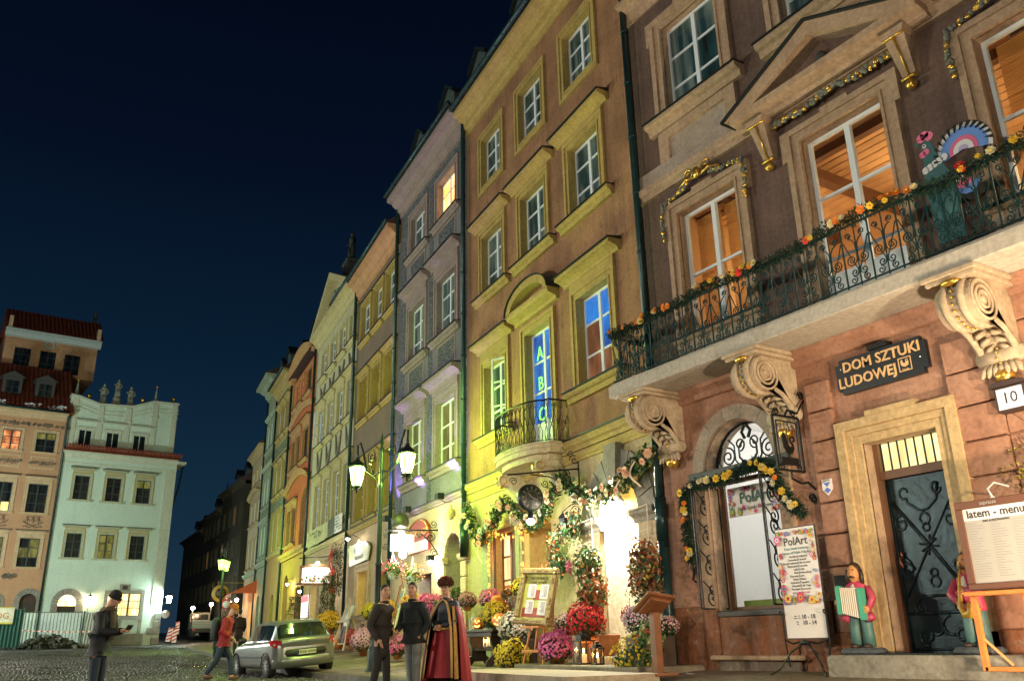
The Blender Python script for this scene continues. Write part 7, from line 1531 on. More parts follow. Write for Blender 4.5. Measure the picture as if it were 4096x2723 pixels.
# ---------------------------------------------------------------- carved wooden musicians by the door
M_wskin = mat('painted_wood_skin', (.50,.24,.09), .5, var=.15, scale=10); M_whair = mat('painted_wood_hair', (.035,.02,.015), .5); M_wjack = mat('painted_wood_magenta', (.42,.05,.11), .5, var=.2, scale=8); M_wtro = mat('painted_wood_teal', (.06,.15,.15), .55, var=.2, scale=8); M_wshirt = mat('painted_wood_shirt', (.6,.58,.52), .5)
def musician(label, u, y, z, rz, sax, hair):
    t = empty('wooden_musician', label, 'statue', TEN.at(u, y, z), TEN.rz+rz, 'carved wooden musicians by the iron door')
    m = MB(); m.bbox(-.26,.26,-.13,.16,0,.09,.03); m.build('base', mat('grey_blue_plinth', (.06,.075,.09), .6, var=.5, scale=14), t)
    m = mb_smooth()
    for sx in (-1, 1): m.tube([(sx*.085,0,.1),(sx*.09,.0,.3),(sx*.08,0,.5),(sx*.055,0,.62)], [.085,.075,.08,.09], 8)
    m.build('trousers', M_wtro, t); m = mb_smooth(); [m.ell((sx*.09,.05,.11),(.06,.1,.04)) for sx in (-1,1)]; m.build('shoes', M_whair, t)
    m = mb_smooth(); m.lathe([(.17,.5),(.175,.56),(.15,.7),(.165,.82),(.15,.9),(.07,.95),(.05,.97)], 12, (0,0,0), sy=.62); m.build('jacket', M_wjack, t)
    m = mb_smooth(); m.ell((0,.075,.8),(.05,.04,.12)); m.build('shirt', M_wshirt, t)
    m = mb_smooth(); m.ell((0,.01,1.06),(.082,.085,.125), 12, 9); m.ell((0,.09,1.05),(.017,.03,.035), 6, 5); m.tube([(0,0,.92),(0,0,1.0)], .05, 8)
    for sx in (-1,1): m.ell((sx*.033,.082,1.085),(.016,.008,.008), 6, 4); m.ell((sx*.083,.0,1.05),(.015,.02,.03), 6, 4)
    hd = m.build('head', M_wskin, t); m = mb_smooth(); m.ell((0,-.025,1.1),(.1,.09,.12), 12, 8); [m.tube([(sx*.085,-.01,1.12),(sx*.1,-.01,1.02),(sx*.1,-.005,.92)], [.03,.035,.03], 6) for sx in (-1,1)]
    m.tube([(-.05,.093,1.005),(0,.108,1.017),(.05,.093,1.005)], [.01,.018,.01], 6); [m.ell((sx*.033,.084,1.107),(.022,.008,.006), 6, 4) for sx in (-1,1)]; m.build('hair', hair, hd)
    if sax:
        m = mb_smooth(); m.tube([(-.16,0,.86),(-.2,.08,.72),(-.06,.16,.74)], [.06,.055,.04], 8); m.tube([(.16,0,.86),(.2,.1,.7),(.05,.17,.6)], [.06,.055,.04], 8); m.build('sleeves', M_wjack, t)
        m = mb_smooth(); m.ell((-.03,.17,.75),(.035,.03,.045)); m.ell((.03,.18,.58),(.035,.03,.045)); [m.tube([(-.06,.17,.78-.025*k),(-.01,.205,.78-.025*k)], .011, 5) for k in range(4)]; [m.tube([(0,.17,.61-.025*k),(.055,.21,.61-.025*k)], .011, 5) for k in range(4)]; m.build('hands', M_wskin, t)
        m = mb_smooth(); m.tube([(.0,.1,1.0),(-.01,.15,.93),(0,.18,.75),(.02,.19,.55),(-.03,.2,.46),(-.12,.2,.46),(-.18,.2,.56)], [.01,.014,.022,.032,.045,.06,.085], 10); m.build('saxophone', mat('saxophone_brass_paint', (.50,.28,.03), .4), t)
    else:
        m = mb_smooth(); m.tube([(-.16,0,.86),(-.23,.04,.72),(-.19,.12,.58)], [.06,.055,.04], 8); m.tube([(.16,0,.86),(.24,.04,.74),(.22,.12,.68)], [.06,.055,.04], 8); m.tube([(-.15,.05,.52),(-.19,.06,.44)], [.06,.07], 8); m.tube([(.15,.05,.52),(.19,.06,.44)], [.06,.07], 8); m.build('sleeves', M_wjack, t)
        m = mb_smooth(); m.ell((-.19,.15,.58),(.035,.04,.045)); m.ell((.23,.14,.68),(.035,.04,.045)); [m.tube([(-.2,.17,.61-.022*k),(-.13,.2,.6-.022*k)], .011, 5) for k in range(4)]; m.build('hands', M_wskin, t)
        m = MB(); n = 9
        for k in range(n):
            a0, a1 = k/n, (k+1)/n; x0, x1 = -.12+.26*a0, -.12+.26*(a0+a1)/2; x2 = -.12+.26*a1; f = lambda x: (.46+.3*(x+.12), .86+.06*(x+.12)); b0, t0 = f(x0); b1, t1 = f(x1); b2, t2 = f(x2)
            for (xa, za, zb_, xb, zc_, zd, ya, yb_) in ((x0,b0,t0,x1,b1,t1,.2,.22),(x1,b1,t1,x2,b2,t2,.22,.2)): m.add([(xa,.1,za),(xb,.1,zc_),(xb,yb_,zc_),(xa,ya,za),(xa,.1,zb_),(xb,.1,zd),(xb,yb_,zd),(xa,ya,zb_)], [(3,2,6,7),(4,7,6,5),(0,1,2,3)])
        ac = m.build('accordion_bellows', M_wshirt, t); m = MB(); m.bbox(-.17,-.12,.09,.23,.44,.86,.01); m.bbox(.14,.19,.09,.23,.52,.9,.01); m.build('accordion_ends', mat('accordion_green', (.06,.36,.26), .4), ac); m = MB(); [m.box(.19,.2,.12,.22,.55+k*.035,.565+k*.035) for k in range(9)]; m.build('accordion_keys', M_wshirt, ac)
    return t
musician('carved wooden accordion player in a magenta jacket left of the iron door', 7.95, .36, .585, rad(10), False, M_whair); musician('carved wooden saxophone player in a magenta jacket right of the iron door', 6.32, .36, .585, rad(-8), True, mat('painted_wood_brown_hair', (.09,.05,.045), .5))
# ================================================================== small balcony of the orange house
def bow(r0, k=16):
    """plan of the bowed balcony front from right wall end to left wall end"""
    pts = [(4.9-1.42*r0, 0), (4.9-1.42*r0, .5*r0)]
    for i in range(k+1): t = PI*i/k; pts.append((4.9-1.25*r0*math.cos(t), .52*r0+.42*r0*math.sin(t)))
    return pts+[(4.9+1.42*r0, .5*r0), (4.9+1.42*r0, 0)]
M_bal = plaster('cream_balcony_stone', (.62,.56,.38), (.56,.5,.33), (.3,.24,.15), .2, 2, bump=.12)
bs = MB(); 
for r0, z0, z1 in ((1.0, 4.98, 5.06), (.97, 4.86, 4.978), (1.02, 5.062, 5.1)): bs.plate(bow(r0), z0, z1)
bso = bs.build('bowed_balcony', M_bal, OR.o)
m = MB(); m.plate(bow(.84), 4.72, 4.858); m.build('balcony_soffit', M_bal, bso)
for c in (5.9, 3.9):
    m = MB(); Q = [(0,4.72),(.62,4.72)]+[(.6+.12*math.cos(t), 4.58+.12*math.sin(t)) for t in [rad(90-k*20) for k in range(11)]]+[(.42,4.44),(.25,4.3),(.1,4.1),(0,4.05)]; n = len(Q)
    m.add([(c-.12,p[0],p[1]) for p in Q]+[(c+.12,p[0],p[1]) for p in Q], [tuple(range(n)), tuple(range(2*n-1,n-1,-1))]+[(i,n+i,n+(i+1)%n,(i+1)%n) for i in range(n)]); cb = m.build('scroll_bracket', M_bal, OR.o)
    m = mb_smooth(); [m.tube([(x,.6+.09*math.cos(t*PI/8),4.58+.09*math.sin(t*PI/8)) for t in range(16)], .014, 5, closed=True) for x in (c-.125,c+.125)]; m.ell((c,.72,4.58),(.05,.03,.08)); m.ell((c,.6,4.44),(.07,.05,.05)); m.build('gilded_scroll', M_gold, cb)
pl_ = bow(.97, 30); rl = MB(); rl.tube([(p[0], p[1], 6.08) for p in pl_], .022, 5); rl.tube([(p[0], p[1], 5.14) for p in pl_], .012, 4); rlo = rl.build('railing', M_iron, OR.o)
def baluster():
    m = MB(); m.tube([(0,0,5.1),(0,0,5.35),(.05,0,5.5),(.0,0,5.68),(-.05,0,5.8),(0,0,6.0),(0,0,6.08)], .008, 4); m.tube([(.11,0,5.1),(.11,0,5.35),(.05,0,5.5),(.11,0,5.68),(.16,0,5.8),(.11,0,6.0),(.11,0,6.08)], .008, 4)
    m.tube([(.055+.045*math.cos(t*PI/5),0,5.57+.045*math.sin(t*PI/5)) for t in range(10)], .007, 4, closed=True); m.tube([(0,0,5.9),(.055,0,6.05),(.11,0,5.9)], .007, 4); m.tube([(0,0,5.28),(.055,0,5.13),(.11,0,5.28)], .007, 4); return m.mesh(M_iron, 'baluster_scroll')
bme2 = cached('baluster', baluster); V_ = [Vector((p[0], p[1], 0)) for p in pl_]; D_ = [0]
for a, b in zip(V_[:-1], V_[1:]): D_.append(D_[-1]+(b-a).length)
s = .02
while s < D_[-1]-.12:
    i = max(k for k in range(len(D_)-1) if D_[k] <= s); a, b = V_[i], V_[i+1]; p = a.lerp(b, (s-D_[i])/max(1e-6, D_[i+1]-D_[i])); d = b-a; link('baluster_scroll', bme2, rlo, p, (0, 0, math.atan2(d.y, d.x))); s += .17

# ================================================================== signs, plants and lamps further along the row
M_hot = lampglass('glaring_bulb', (1,.96,.86), 14)
def bulb(parent, loc, r, power, col=(1,.9,.7), name='bulb'):
    m = mb_smooth(); m.ell((0,0,0), r, 12, 8); o = m.build(name, M_hot, parent, loc); point('sign_light', loc, power, col, r*.8, parent); return o
# restaurant bracket sign on the sgraffito house
bs_ = empty('restaurant_bracket_sign', 'glaring bracket sign under a dark barrel lantern at the sgraffito house', 'sign', PU.at(2.45, 0, 0), PU.rz)
m = MB(); m.tube([(0,0,4.12),(0,1.68,4.06)], .025, 5)
for y_, z_, r_, sg in ((.25,3.9,.2,1),(.25,3.9,.12,-1),(.6,3.95,.1,1),(.15,4.3,.13,-1),(.85,3.95,.08,-1),(1.65,3.9,.08,1),(1.65,3.6,.1,-1),(.12,3.45,.12,1)): m.tube([(0,p[0],p[1]) for p in spiral((y_,z_), r_, .02, 0, sg*3.2*PI, 18)], .014, 4)
m.tube([(0,0,3.4),(0,.2,3.7),(0,.6,4.05)], .018, 5); m.build('bracket', M_iron, bs_)
m = mb_smooth(); m.lathe([(.2,0),(.25,.08),(.27,.2),(.25,.32),(.2,.4),(.05,.44),(.04,.5)], 14, (0, 1.22, 4.14)); m.build('barrel_lantern', mat('dark_barrel', (.035,.035,.025), .5), bs_)
m = MB(); m.bbox(-.03,.03,.78,1.5,3.46,3.96,.01); m.build('sign_panel', lit_pane('glowing_sign_panel', (.85,.7,.4), (1,.9,.7), 1.8), bs_)
bulb(bs_, (-.12, 1.2, 3.95), .09, 60); bulb(bs_, (-.1, 1.15, 3.36), .11, 60)
rs = empty('arched_red_sign', 'red arched shop sign with gold letters on the sgraffito house wall', 'sign', PU.at(0,0,0), PU.rz)
P = [(5.1,3.6),(3.0,3.6)]+[(4.05-1.05*math.cos(PI*k/12), 4.15+.52*math.sin(PI*k/12)) for k in range(13)]
MB().prism(P[:2]+P[2:], .05, .1).build('board', mat('dark_red_sign', (.40,.05,.04), .5), rs); m = mb_smooth(); m.tube([(4.05-1.0*math.cos(PI*k/12), .11, 4.15+.48*math.sin(PI*k/12)) for k in range(13)], .03, 5); m.build('gold_rim', M_gold, rs); text('RESTAURACJA', 'lettering', mat('sign_gold_print', (.7,.45,.15), .5), rs, (4.05, .105, 4.2), .3, (PI/2,0,PI), .005)
MB().box(3.1,5.0,.1,.104,3.62,3.95).build('cream_panel', M_signw, rs)
wf = empty('wall_floodlight', 'bright wall floodlight beside the arched door of the sgraffito house', 'floodlight', PU.at(2.3,.3,3.1), PU.rz); m = MB(); m.bbox(-.1,.1,-.1,.1,.1,.25,.01); m.tube([(0,-.3,.3),(0,0,.2)], .02, 4); m.build('housing', M_iron, wf); bulb(wf, (0, .0, .03), .08, 45)
for k, (u, z) in enumerate(((4.12, 4.95), (1.15, 4.92), (6.35, 4.95))):
    t = empty('uplight', ('violet uplight between the sgraffito house windows', 'violet uplight beside the drainpipe of the sgraffito house', 'violet uplight at the far edge of the sgraffito house')[k], 'spotlight', PU.at(u, .45, z), PU.rz, 'violet facade uplights')
    m = MB(); m.bbox(-.14,.14,-.1,.1,-.08,.1,.01); m.build('housing', M_iron, t); m = MB(); m.box(-.11,.11,-.105,-.1,-.05,.08); m.build('lens', emis('violet_lens', (.75,.55,1), 8), t); m = MB(); m.tube([(0,0,-.05),(.05,-.2,-.15),(.1,-.45,-.1)], .012, 4); m.build('arm', M_iron, t)
    d = bpy.data.lights.new('violet_spot', 'SPOT'); d.energy = 330; d.color = (.50,.26,1); d.spot_size = rad(60); d.spot_blend = .7; d.shadow_soft_size = .05
    so = bpy.data.objects.new('violet_spot', d); COL.objects.link(so); so.parent = t; so.location = (0, .05, .2); so.rotation_euler = Vector((-.42 if k != 2 else .0, -.25, 1)).to_track_quat('-Z', 'Y').to_euler()
def basket(label, H_, u, y, z, r, fl, seed):
    t = empty('hanging_basket', label, 'flowers', H_.at(u, y, z), H_.rz, 'flower baskets under the restaurant sign'); rr = random.Random(seed)
    m = MB(); leaves(m, (0,0,0), (r, r*.8, r*.75), 420, rr, .05, .4, (4,1.5,2,.2,.1,.3,.3), .2); o = m.build('foliage', IV, t); o['kind'] = 'stuff'
    m = MB(); blooms(m, (0,0,.02), r*.98, 46, rr, .8, -.6, .035); o = m.build('blooms', [mat('geranium_'+fl, {'red': (.6,.02,.08), 'orange': (.7,.2,.05)}[fl], .6), mat('geranium2_'+fl, {'red': (.55,.05,.2), 'orange': (.7,.35,.1)}[fl], .6)], t); o['kind'] = 'stuff'
    m = mb_smooth(); m.lathe([(.1,-.3),(.16,-.1),(.17,-.08)], 12); m.build('pot', M_white, t); m = MB(); [m.tube([(.14*math.cos(a),.14*math.sin(a),-.08),(0,0,.5)], .006, 3) for a in (0,2.1,4.2)]; m.build('hanger', M_rope, t)
basket('hanging basket of red geraniums left of the costumed man', PU, 2.45, 1.42, 2.95, .33, 'red', 41); basket('hanging basket of orange flowers and pale leaves above the dark sweater man', PU, 2.45, .8, 2.82, .36, 'orange', 42)
# white label shaped sign on the olive house
ws = empty('white_label_sign', 'white label shaped sign with black script on the grey olive house', 'sign', OL.at(0,0,0), OL.rz); P = [(5.7,3.85),(3.0,3.9),(2.7,4.35),(2.9,4.5),(3.3,4.62),(4.0,4.68),(4.3,4.8),(4.6,4.68),(5.4,4.66),(5.8,4.7),(6.1,4.55),(5.9,4.35)]
MB().prism([(p[0], p[1]) for p in P], .1, .16).build('board', mat('white_sign_enamel', (.8,.78,.74), .35), ws)
text('H', 'lettering', M_print, ws, (4.9,.165,4.4), .35, (PI/2,0,PI), .003); text('hannach', 'lettering', M_print, ws, (4.2,.165,4.12), .3, (PI/2,0,PI), .003, sx=1.3)
m = MB(); m.tube([(4.3,.1,4.8),(4.3,.35,4.95),(4.3,.55,4.9)], .015, 4); m.lathe([(.0,.12),(.1,.05),(.13,0)], 10, (4.3,.58,4.82)); m.build('lamp_arm', M_iron, ws); bulb(ws, (4.3,.6,4.8), .07, 30)
# banner on the green house
bn_ = empty('facade_banner', 'creased yellowish banner with grey and white end panels on the pale green house', 'banner', GR.at(0,0,0), GR.rz)
def sheet(u0, u1, z0a, z1a, z0b, z1b, y, m_, nm, wav=.05):
    m = mb_smooth(); n = 24; vs = []
    for i in range(n+1):
        t = i/n; u = u0+(u1-u0)*t
        for j in range(5): q = j/4; z = (z0a+(z0b-z0a)*t)*(1-q)+(z1a+(z1b-z1a)*t)*q; vs.append((u, y+wav*math.sin(i*1.3+j*.8)*math.sin(i*.45), z-.08*math.sin(PI*t)*(1-q)*2*wav/.05*.5))
    m.add(vs, [(i*5+j, (i+1)*5+j, (i+1)*5+j+1, i*5+j+1) for i in range(n) for j in range(4)]); return m.build(nm, m_, bn_)
sheet(3.4, 8.5, 5.5, 6.24, 5.56, 6.26, .22, mat('yellow_banner_cloth', (.46,.46,.24), .7, var=.15, scale=2), 'banner_cloth'); sheet(2.0, 3.4, 5.5, 6.24, 5.5, 6.24, .22, mat('dark_banner_print', (.07,.085,.075), .7, var=.4, scale=9), 'banner_print', .02); sheet(.5, 2.0, 5.48, 6.23, 5.5, 6.24, .22, mat('white_banner_cloth', (.62,.64,.6), .7), 'banner_credits', .01)
rr = random.Random(6); m = MB()
for k in range(26): u = .65+rr.random()*1.2; z = 5.58+rr.randrange(5)*.13; m.box(u-.05, u+.05, .235, .24, z, z+.05)
for k in range(12): u = 4.4+rr.random()*3.2; m.box(u-.06, u+.06, .29, .295, 5.75+rr.randrange(2)*.22, 5.87+rr.randrange(2)*.2)
o = m.build('banner_marks', M_print, bn_); o['kind'] = 'stuff'
# wooden hanging sign on the green house
wd = empty('wooden_hanging_sign', 'lit wooden framed hanging sign painted with vegetables on the pale green house', 'sign', GR.at(1.85,0,0), GR.rz); M_wsg = mat('sign_wood', (.22,.10,.045), .6, var=.3, scale=5)
m = MB(); m.tube([(0,0,4.72),(0,.5,4.5),(0,1.7,4.42)], .022, 5); [m.tube([(0,p[0],p[1]) for p in spiral((y_,z_), r_, .02, 0, sg*3*PI, 16)], .014, 4) for y_, z_, r_, sg in ((.25,4.35,.13,1),(.5,4.36,.09,-1),(.2,4.62,.1,-1),(.1,4.2,.1,1))]; m.build('bracket', M_iron, wd)
m = MB(); [m.box(-.05,.05,a,b,c,d) for a,b,c,d in ((.2,.3,3.28,4.1),(1.55,1.65,3.28,4.1),(.1,1.75,3.3,3.4))]; [m.box(-.05,.05,.2+1.4*k/10,.2+1.4*(k+1)/10+.02,3.98+.12*math.sin(PI*(k+.5)/10),4.08+.12*math.sin(PI*(k+.5)/10)) for k in range(10)]; m.build('frame', M_wsg, wd)
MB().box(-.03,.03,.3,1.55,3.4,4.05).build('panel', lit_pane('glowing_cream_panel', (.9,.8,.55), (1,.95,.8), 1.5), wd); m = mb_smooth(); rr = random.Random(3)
for k in range(22): m.cur = rr.randrange(4); m.ell((-.035,.36+rr.random()*1.15,3.46+rr.random()*.16*(1 if k < 16 else 1.6)),(.02,.05+.03*rr.random(),.06), 6, 5)
m.build('painted_vegetables', [mat('veg_green', (.1,.3,.06), .5), mat('veg_orange', (.5,.22,.04), .5), mat('veg_violet', (.2,.2,.4), .5), mat('veg_ochre', (.35,.28,.1), .5)], wd); bulb(wd, (-.28,.95,4.2), .07, 26)
# creeper and conifer with ribbons by the olive house drainpipe
def conifer(label, P, hh, r, n, seed, w, extra=None, rz=0, grp=None):
    t = empty('conifer_shrub', label, 'shrub', P, rz, grp); rr = random.Random(seed); m = MB()
    for k in range(n):
        z = hh*rr.random()**.9; rad_ = r*(1-.55*(z/hh))*math.sqrt(rr.uniform(.25, 1))*(1+.15*math.sin(z*9+rr.random())); a = rr.random()*6.28; p = Vector((rad_*math.cos(a), rad_*math.sin(a), z)); d = Vector((math.cos(a)+rr.gauss(0,.4), math.sin(a)+rr.gauss(0,.4), rr.uniform(.2, 1.4))).normalized(); q = rr.uniform(.05, .11); x = d.orthogonal().normalized()*q*.3; m.cur = rr.choices((0,1,2), w)[0]; m.add([p-x, p+d*q*.5+x*.2-d.cross(x)*.5, p+d*q, p+x], [(0,1,2,3)])
    o = m.build('foliage', [mat('conifer_green', (.055,.10,.02), .7), mat('conifer_dark', (.02,.045,.012), .7), mat('conifer_rust', (.20,.11,.04), .7)], t); o['kind'] = 'stuff'
    m = mb_smooth(); m.tube([(0,0,-.35),(0,0,hh*.7)], [.05,.015], 6); m.build('trunk', IV[4], t); m = mb_smooth(); m.lathe([(.2,-.42),(.27,-.05),(.3,-.05),(.3,.02),(.2,.02)], 14); m.build('pot', M_terra, t); return t
conifer('tall clipped conifer beside the grey olive house drainpipe', OL.at(5.9,.95,1.22), 2.3, .42, 2600, 51, (4,2,1.2))
rb_ = empty('ribbon_garland', 'upright garland with red ribbons and roses above the clipped conifer', 'garland', OL.at(6.1,.55,0), OL.rz); rr = random.Random(7); m = MB(); fir(m, [(0,0,2.9),(.05,0,3.5),(0,0,4.1),(.05,0,4.7)], .26, 1500, rr, .12); o = m.build('fir_greenery', M_fir, rb_); o['kind'] = 'stuff'
for k in range(16): nr = Vector((rr.uniform(-1,.1),1,rr.uniform(-.2,.4))).normalized(); put_flower(rb_, 'red', Vector((rr.uniform(-.2,.2),.05,2.9+rr.random()*1.8))+nr*.24, nr, rr.uniform(1.2,2.0))
m = mb_smooth(); m.tube([(-.15+.05*math.sin(k),.3+.03*math.cos(k),3.2+k*.06) for k in range(15)], .035, 6); m.build('candy_ribbon', mat('pink_glow_ribbon', (.75,.3,.22), .5), rb_)
conifer('small conifer in a dark pot behind the costumed man', OR.at(9.05,.55,.75), 1.5, .2, 800, 52, (4,3,.3)); conifer('round bush by the red orange house doorway', GR.at(6.2,1.0,1.45), 1.6, .5, 1300, 53, (4,2,.2)); conifer('leafy bush under the red awning at the far end', EN.at(1.0,1.6,1.6), 1.5, .7, 900, 54, (3,3,1))
mum('golden yellow chrysanthemum behind the silver car roof', OL, 4.7, 1.1, 1.75, .36, (.74,.46,.02), (.7,.38,.02), seed=61); mum('yellow chrysanthemum on the planter by the display easel', OL, .35, .6, 1.95, .28, YEL, (.6,.5,.05), seed=62); mum('orange flowers on the planter left of the dark coat man', PU, 5.6, .6, 1.95, .3, (.6,.36,.03), (.5,.2,.02), seed=63)
mum('magenta chrysanthemum at the shoulder of the costumed man', PU, .35, 1.0, 1.85, .3, (.66,.06,.32), (.6,.1,.38), seed=64); mum('orange chrysanthemum behind the dark sweater man', PU, 1.5, 1.1, 1.95, .26, (.66,.34,.03), (.6,.25,.02), seed=65); mum('pink chrysanthemum on the pavement by the two men', PU, 2.2, 1.3, .82, .25, (.7,.12,.36), (.7,.2,.42), seed=66); mum('pale pink chrysanthemum on the pavement beside the display easel', PU, 5.6, 1.3, 1.02, .34, (.62,.3,.45), (.66,.4,.5), seed=67); mum('red flowers in a pot by the sandwich board', OL, .9, 1.1, 1.1, .26, (.55,.05,.06), (.4,.03,.04), seed=68)
pumpkin('plain red pumpkin on the pavement by the sandwich board', 1.7, 1.4, .72, .22, False, OL)
m = MB(); m.bbox(.2,2.2,.15,.75,.5,1.55,.03); on_row(m, 'planter', plaster('planter_render', (.4,.28,.2), (.34,.24,.17), (.2,.13,.09), .3, 2), 'low rendered planter in front of the grey olive house', 'planter', OL); m = MB(); m.bbox(5.0,6.5,.15,.75,.5,1.55,.03); on_row(m, 'planter', MAT['planter_render'], 'low rendered planter in front of the sgraffito house', 'planter', PU)
# easels and boards
def easel(label, P, rz, w, hh, z0, board, pict, m_, lean=12):
    t = empty('display_easel', label, 'easel', P, rz, 'display easels along the pavement')
    for sx in (-1,1): m = MB(); m.tube([(sx*w*.7,.25,0),(sx*w*.18,-.12,z0+hh*1.05)], .022, 4); m.build('leg', m_, t)
    m = MB(); m.tube([(0,-.6,0),(0,-.12,z0+hh*1.3)], .022, 4); m.build('rear_leg', m_, t); m = MB(); m.bbox(-w*.62,w*.62,.05,.14,z0-.05,z0,.005); m.build('crossbar', m_, t)
    R2 = Matrix.Translation((0,.06,z0)) @ Matrix.Rotation(rad(lean),4,'X'); m = MB(); m.bbox(-w/2,w/2,-.015,.015,0,hh,.005); m.xf(R2); bo_ = m.build('board', board, t)
    for a,b,c,d,mm in pict: m = MB(); m.box(-w/2+w*a,-w/2+w*b,.016,.02,hh*c,hh*d); m.xf(R2); m.build('picture', mm, bo_)
    return t
M_beech = mat('pale_beech', (.45,.28,.14), .5); M_sky_p = mat('blue_picture', (.08,.2,.3), .5, var=.4, scale=6); M_cream = mat('cream_paper', (.6,.55,.45), .5); M_chalk = mat('black_chalkboard', (.025,.03,.03), .6)
easel('beech display easel with an open folder beside the silver car', OL.at(.35,1.5,.68), OL.rz+.3, .55, .6, .95, mat('grey_folder', (.35,.36,.38), .4), [(.1,.45,.1,.9,M_cream)], M_beech, 30)
easel('tall poster board with blue pictures behind the two men', PU.at(2.7,1.2,.55), PU.rz-.2, .75, 1.15, .75, mat('pale_poster_board', (.55,.5,.42), .5), [(.08,.92,.5,.94,M_sky_p),(.08,.3,.08,.45,M_cream),(.38,.62,.08,.45,M_sky_p),(.7,.92,.08,.45,M_cream)], mat('red_brown_wood', (.25,.07,.04), .5), 14)
easel('black chalkboard on wooden legs beside the planter', OL.at(1.2,1.3,.68), OL.rz+.2, .6, .8, .25, M_chalk, [(.15,.85,.7,.92,M_cream)], M_beech, 10)
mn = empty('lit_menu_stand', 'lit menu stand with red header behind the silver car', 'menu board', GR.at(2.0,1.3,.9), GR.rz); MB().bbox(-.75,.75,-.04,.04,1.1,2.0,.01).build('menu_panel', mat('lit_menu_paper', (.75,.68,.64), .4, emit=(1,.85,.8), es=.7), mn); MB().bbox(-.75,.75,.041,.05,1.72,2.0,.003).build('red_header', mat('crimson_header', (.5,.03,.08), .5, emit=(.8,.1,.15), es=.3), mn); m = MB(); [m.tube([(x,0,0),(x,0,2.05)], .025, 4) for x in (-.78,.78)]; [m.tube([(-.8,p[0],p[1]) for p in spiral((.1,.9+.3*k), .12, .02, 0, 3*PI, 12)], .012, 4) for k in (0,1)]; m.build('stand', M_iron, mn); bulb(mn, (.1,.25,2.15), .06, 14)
wlm = empty('wall_lamp', 'small lit wall lamp by the red orange house door', 'lamp', RE.at(3.5,.3,4.05), RE.rz); m = MB(); m.tube([(0,-.3,.3),(0,0,.25),(0,0,.1)], .015, 4); m.lathe([(0,.14),(.12,.05)], 8); m.build('arm', M_iron, wlm); bulb(wlm, (0,0,0), .07, 30, (1,.7,.35))
# awning at the far end
aw = empty('red_awning', 'red orange fabric awning over the shop at the far end of the row', 'awning', EN.at(0,0,0), EN.rz); M_awn = mat('red_awning_cloth', (.55,.10,.035), .7)
for k in range(5):
    a, b = -.9+k*1.3, -.9+(k+1)*1.3; m = MB(); m.quad((a,.05,5.2),(b,.05,5.2),(b,1.7,4.35),(a,1.7,4.35)); m.quad((a,1.7,4.35),(b,1.7,4.35),(b,1.72,4.12),(a,1.72,4.12)); m.quad((a,.05,5.2),(a,1.7,4.35),(a+.03,1.7,4.35),(a+.03,.05,5.2)); m.build('awning_panel', M_awn, aw)
m = MB(); [m.tube([(-.9+k*1.3,.04,5.21),(-.9+k*1.3,1.7,4.37)], .02, 4) for k in range(6)]; m.tube([(-.9,1.7,4.33),(5.6,1.7,4.33)], .025, 4); m.add([(-.9,.05,5.2),(-.9,1.7,4.35),(-.9,.05,4.35)], [(0,1,2)]); m.build('awning_frame', M_awn, aw)
for k, (u, lab) in enumerate(((0.0, 'bright bare bulb under the near end of the red awning'), (4.5, 'bright bare bulb under the far end of the red awning'))):
    t = empty('awning_bulb', lab, 'lamp', EN.at(u,1.2,3.95), EN.rz); bulb(t, (0,0,0), .12, 70, (1,.55,.22)); m = MB(); m.tube([(0,0,.1),(0,0,.5)], .01, 3); m.build('flex', M_iron, t)
rs2 = empty('round_bracket_sign', 'round yellow and black bracket sign beside the red awning', 'sign', EN.at(4.0,1.9,4.6), EN.rz); m = mb_smooth(); m.lathe([(0,-.05),(.6,-.05),(.62,0),(.6,.05),(0,.05)], 24, axis='x'); m.build('disc', mat('yellow_sign_disc', (.5,.32,.05), .5), rs2); m = mb_smooth(); m.lathe([(0,-.065),(.38,-.065),(.38,-.04)], 20, axis='x'); m.build('dark_centre', mat('dark_sign_centre', (.05,.035,.02), .5), rs2); m = MB(); [m.tube([(-.075,-.25+.5*k/8,.12-.12*j+.05*math.sin(k*1.6)) for k in range(9)], .02, 4) for j in range(3)]; m.tube([(0,-1.9,.75),(0,.3,.75)], .02, 4); m.tube([(0,0,.6),(0,0,.75)], .02, 4); m.build('wave_emblem', mat('yellow_sign_disc', (.5,.32,.05), .5), rs2)

# ================================================================== far side: white house lamps, fence, barriers, side street
wlp = empty('corner_lantern', 'blinding lantern on the corner of the white attic house', 'lamp', WH.at(-.35,.5,4.4), WH.rz); lantern_mesh(wlp, (0,0,0), lampglass('corner_lantern_glow', (.9,1,.95), 30)); m = MB(); m.tube([(.35,-.5,.9),(.2,-.2,1.0),(0,0,.65)], .025, 5); m.tube([(.35,-.5,-.4),(.15,-.3,-.2),(0,0,-.3)], .02, 5); m.build('bracket', M_lamp, wlp); point('corner_lantern_light', (0,0,0), 420, (.70,1,.86), .12, wlp)
wl2 = empty('door_lantern', 'small warm lantern between the doors of the white attic house', 'lamp', WH.at(5.15,.35,4.35), WH.rz); lantern_mesh(wl2, (0,0,0), lampglass('door_lantern_glow', (1,.85,.6), 10)).scale = (.8,)*3; m = MB(); m.tube([(0,-.35,-.6),(0,-.1,-.5),(0,0,-.3)], .02, 5); m.build('bracket', M_lamp, wl2); point('door_lantern_light', (0,0,0), 40, (1,.7,.4), .1, wl2)
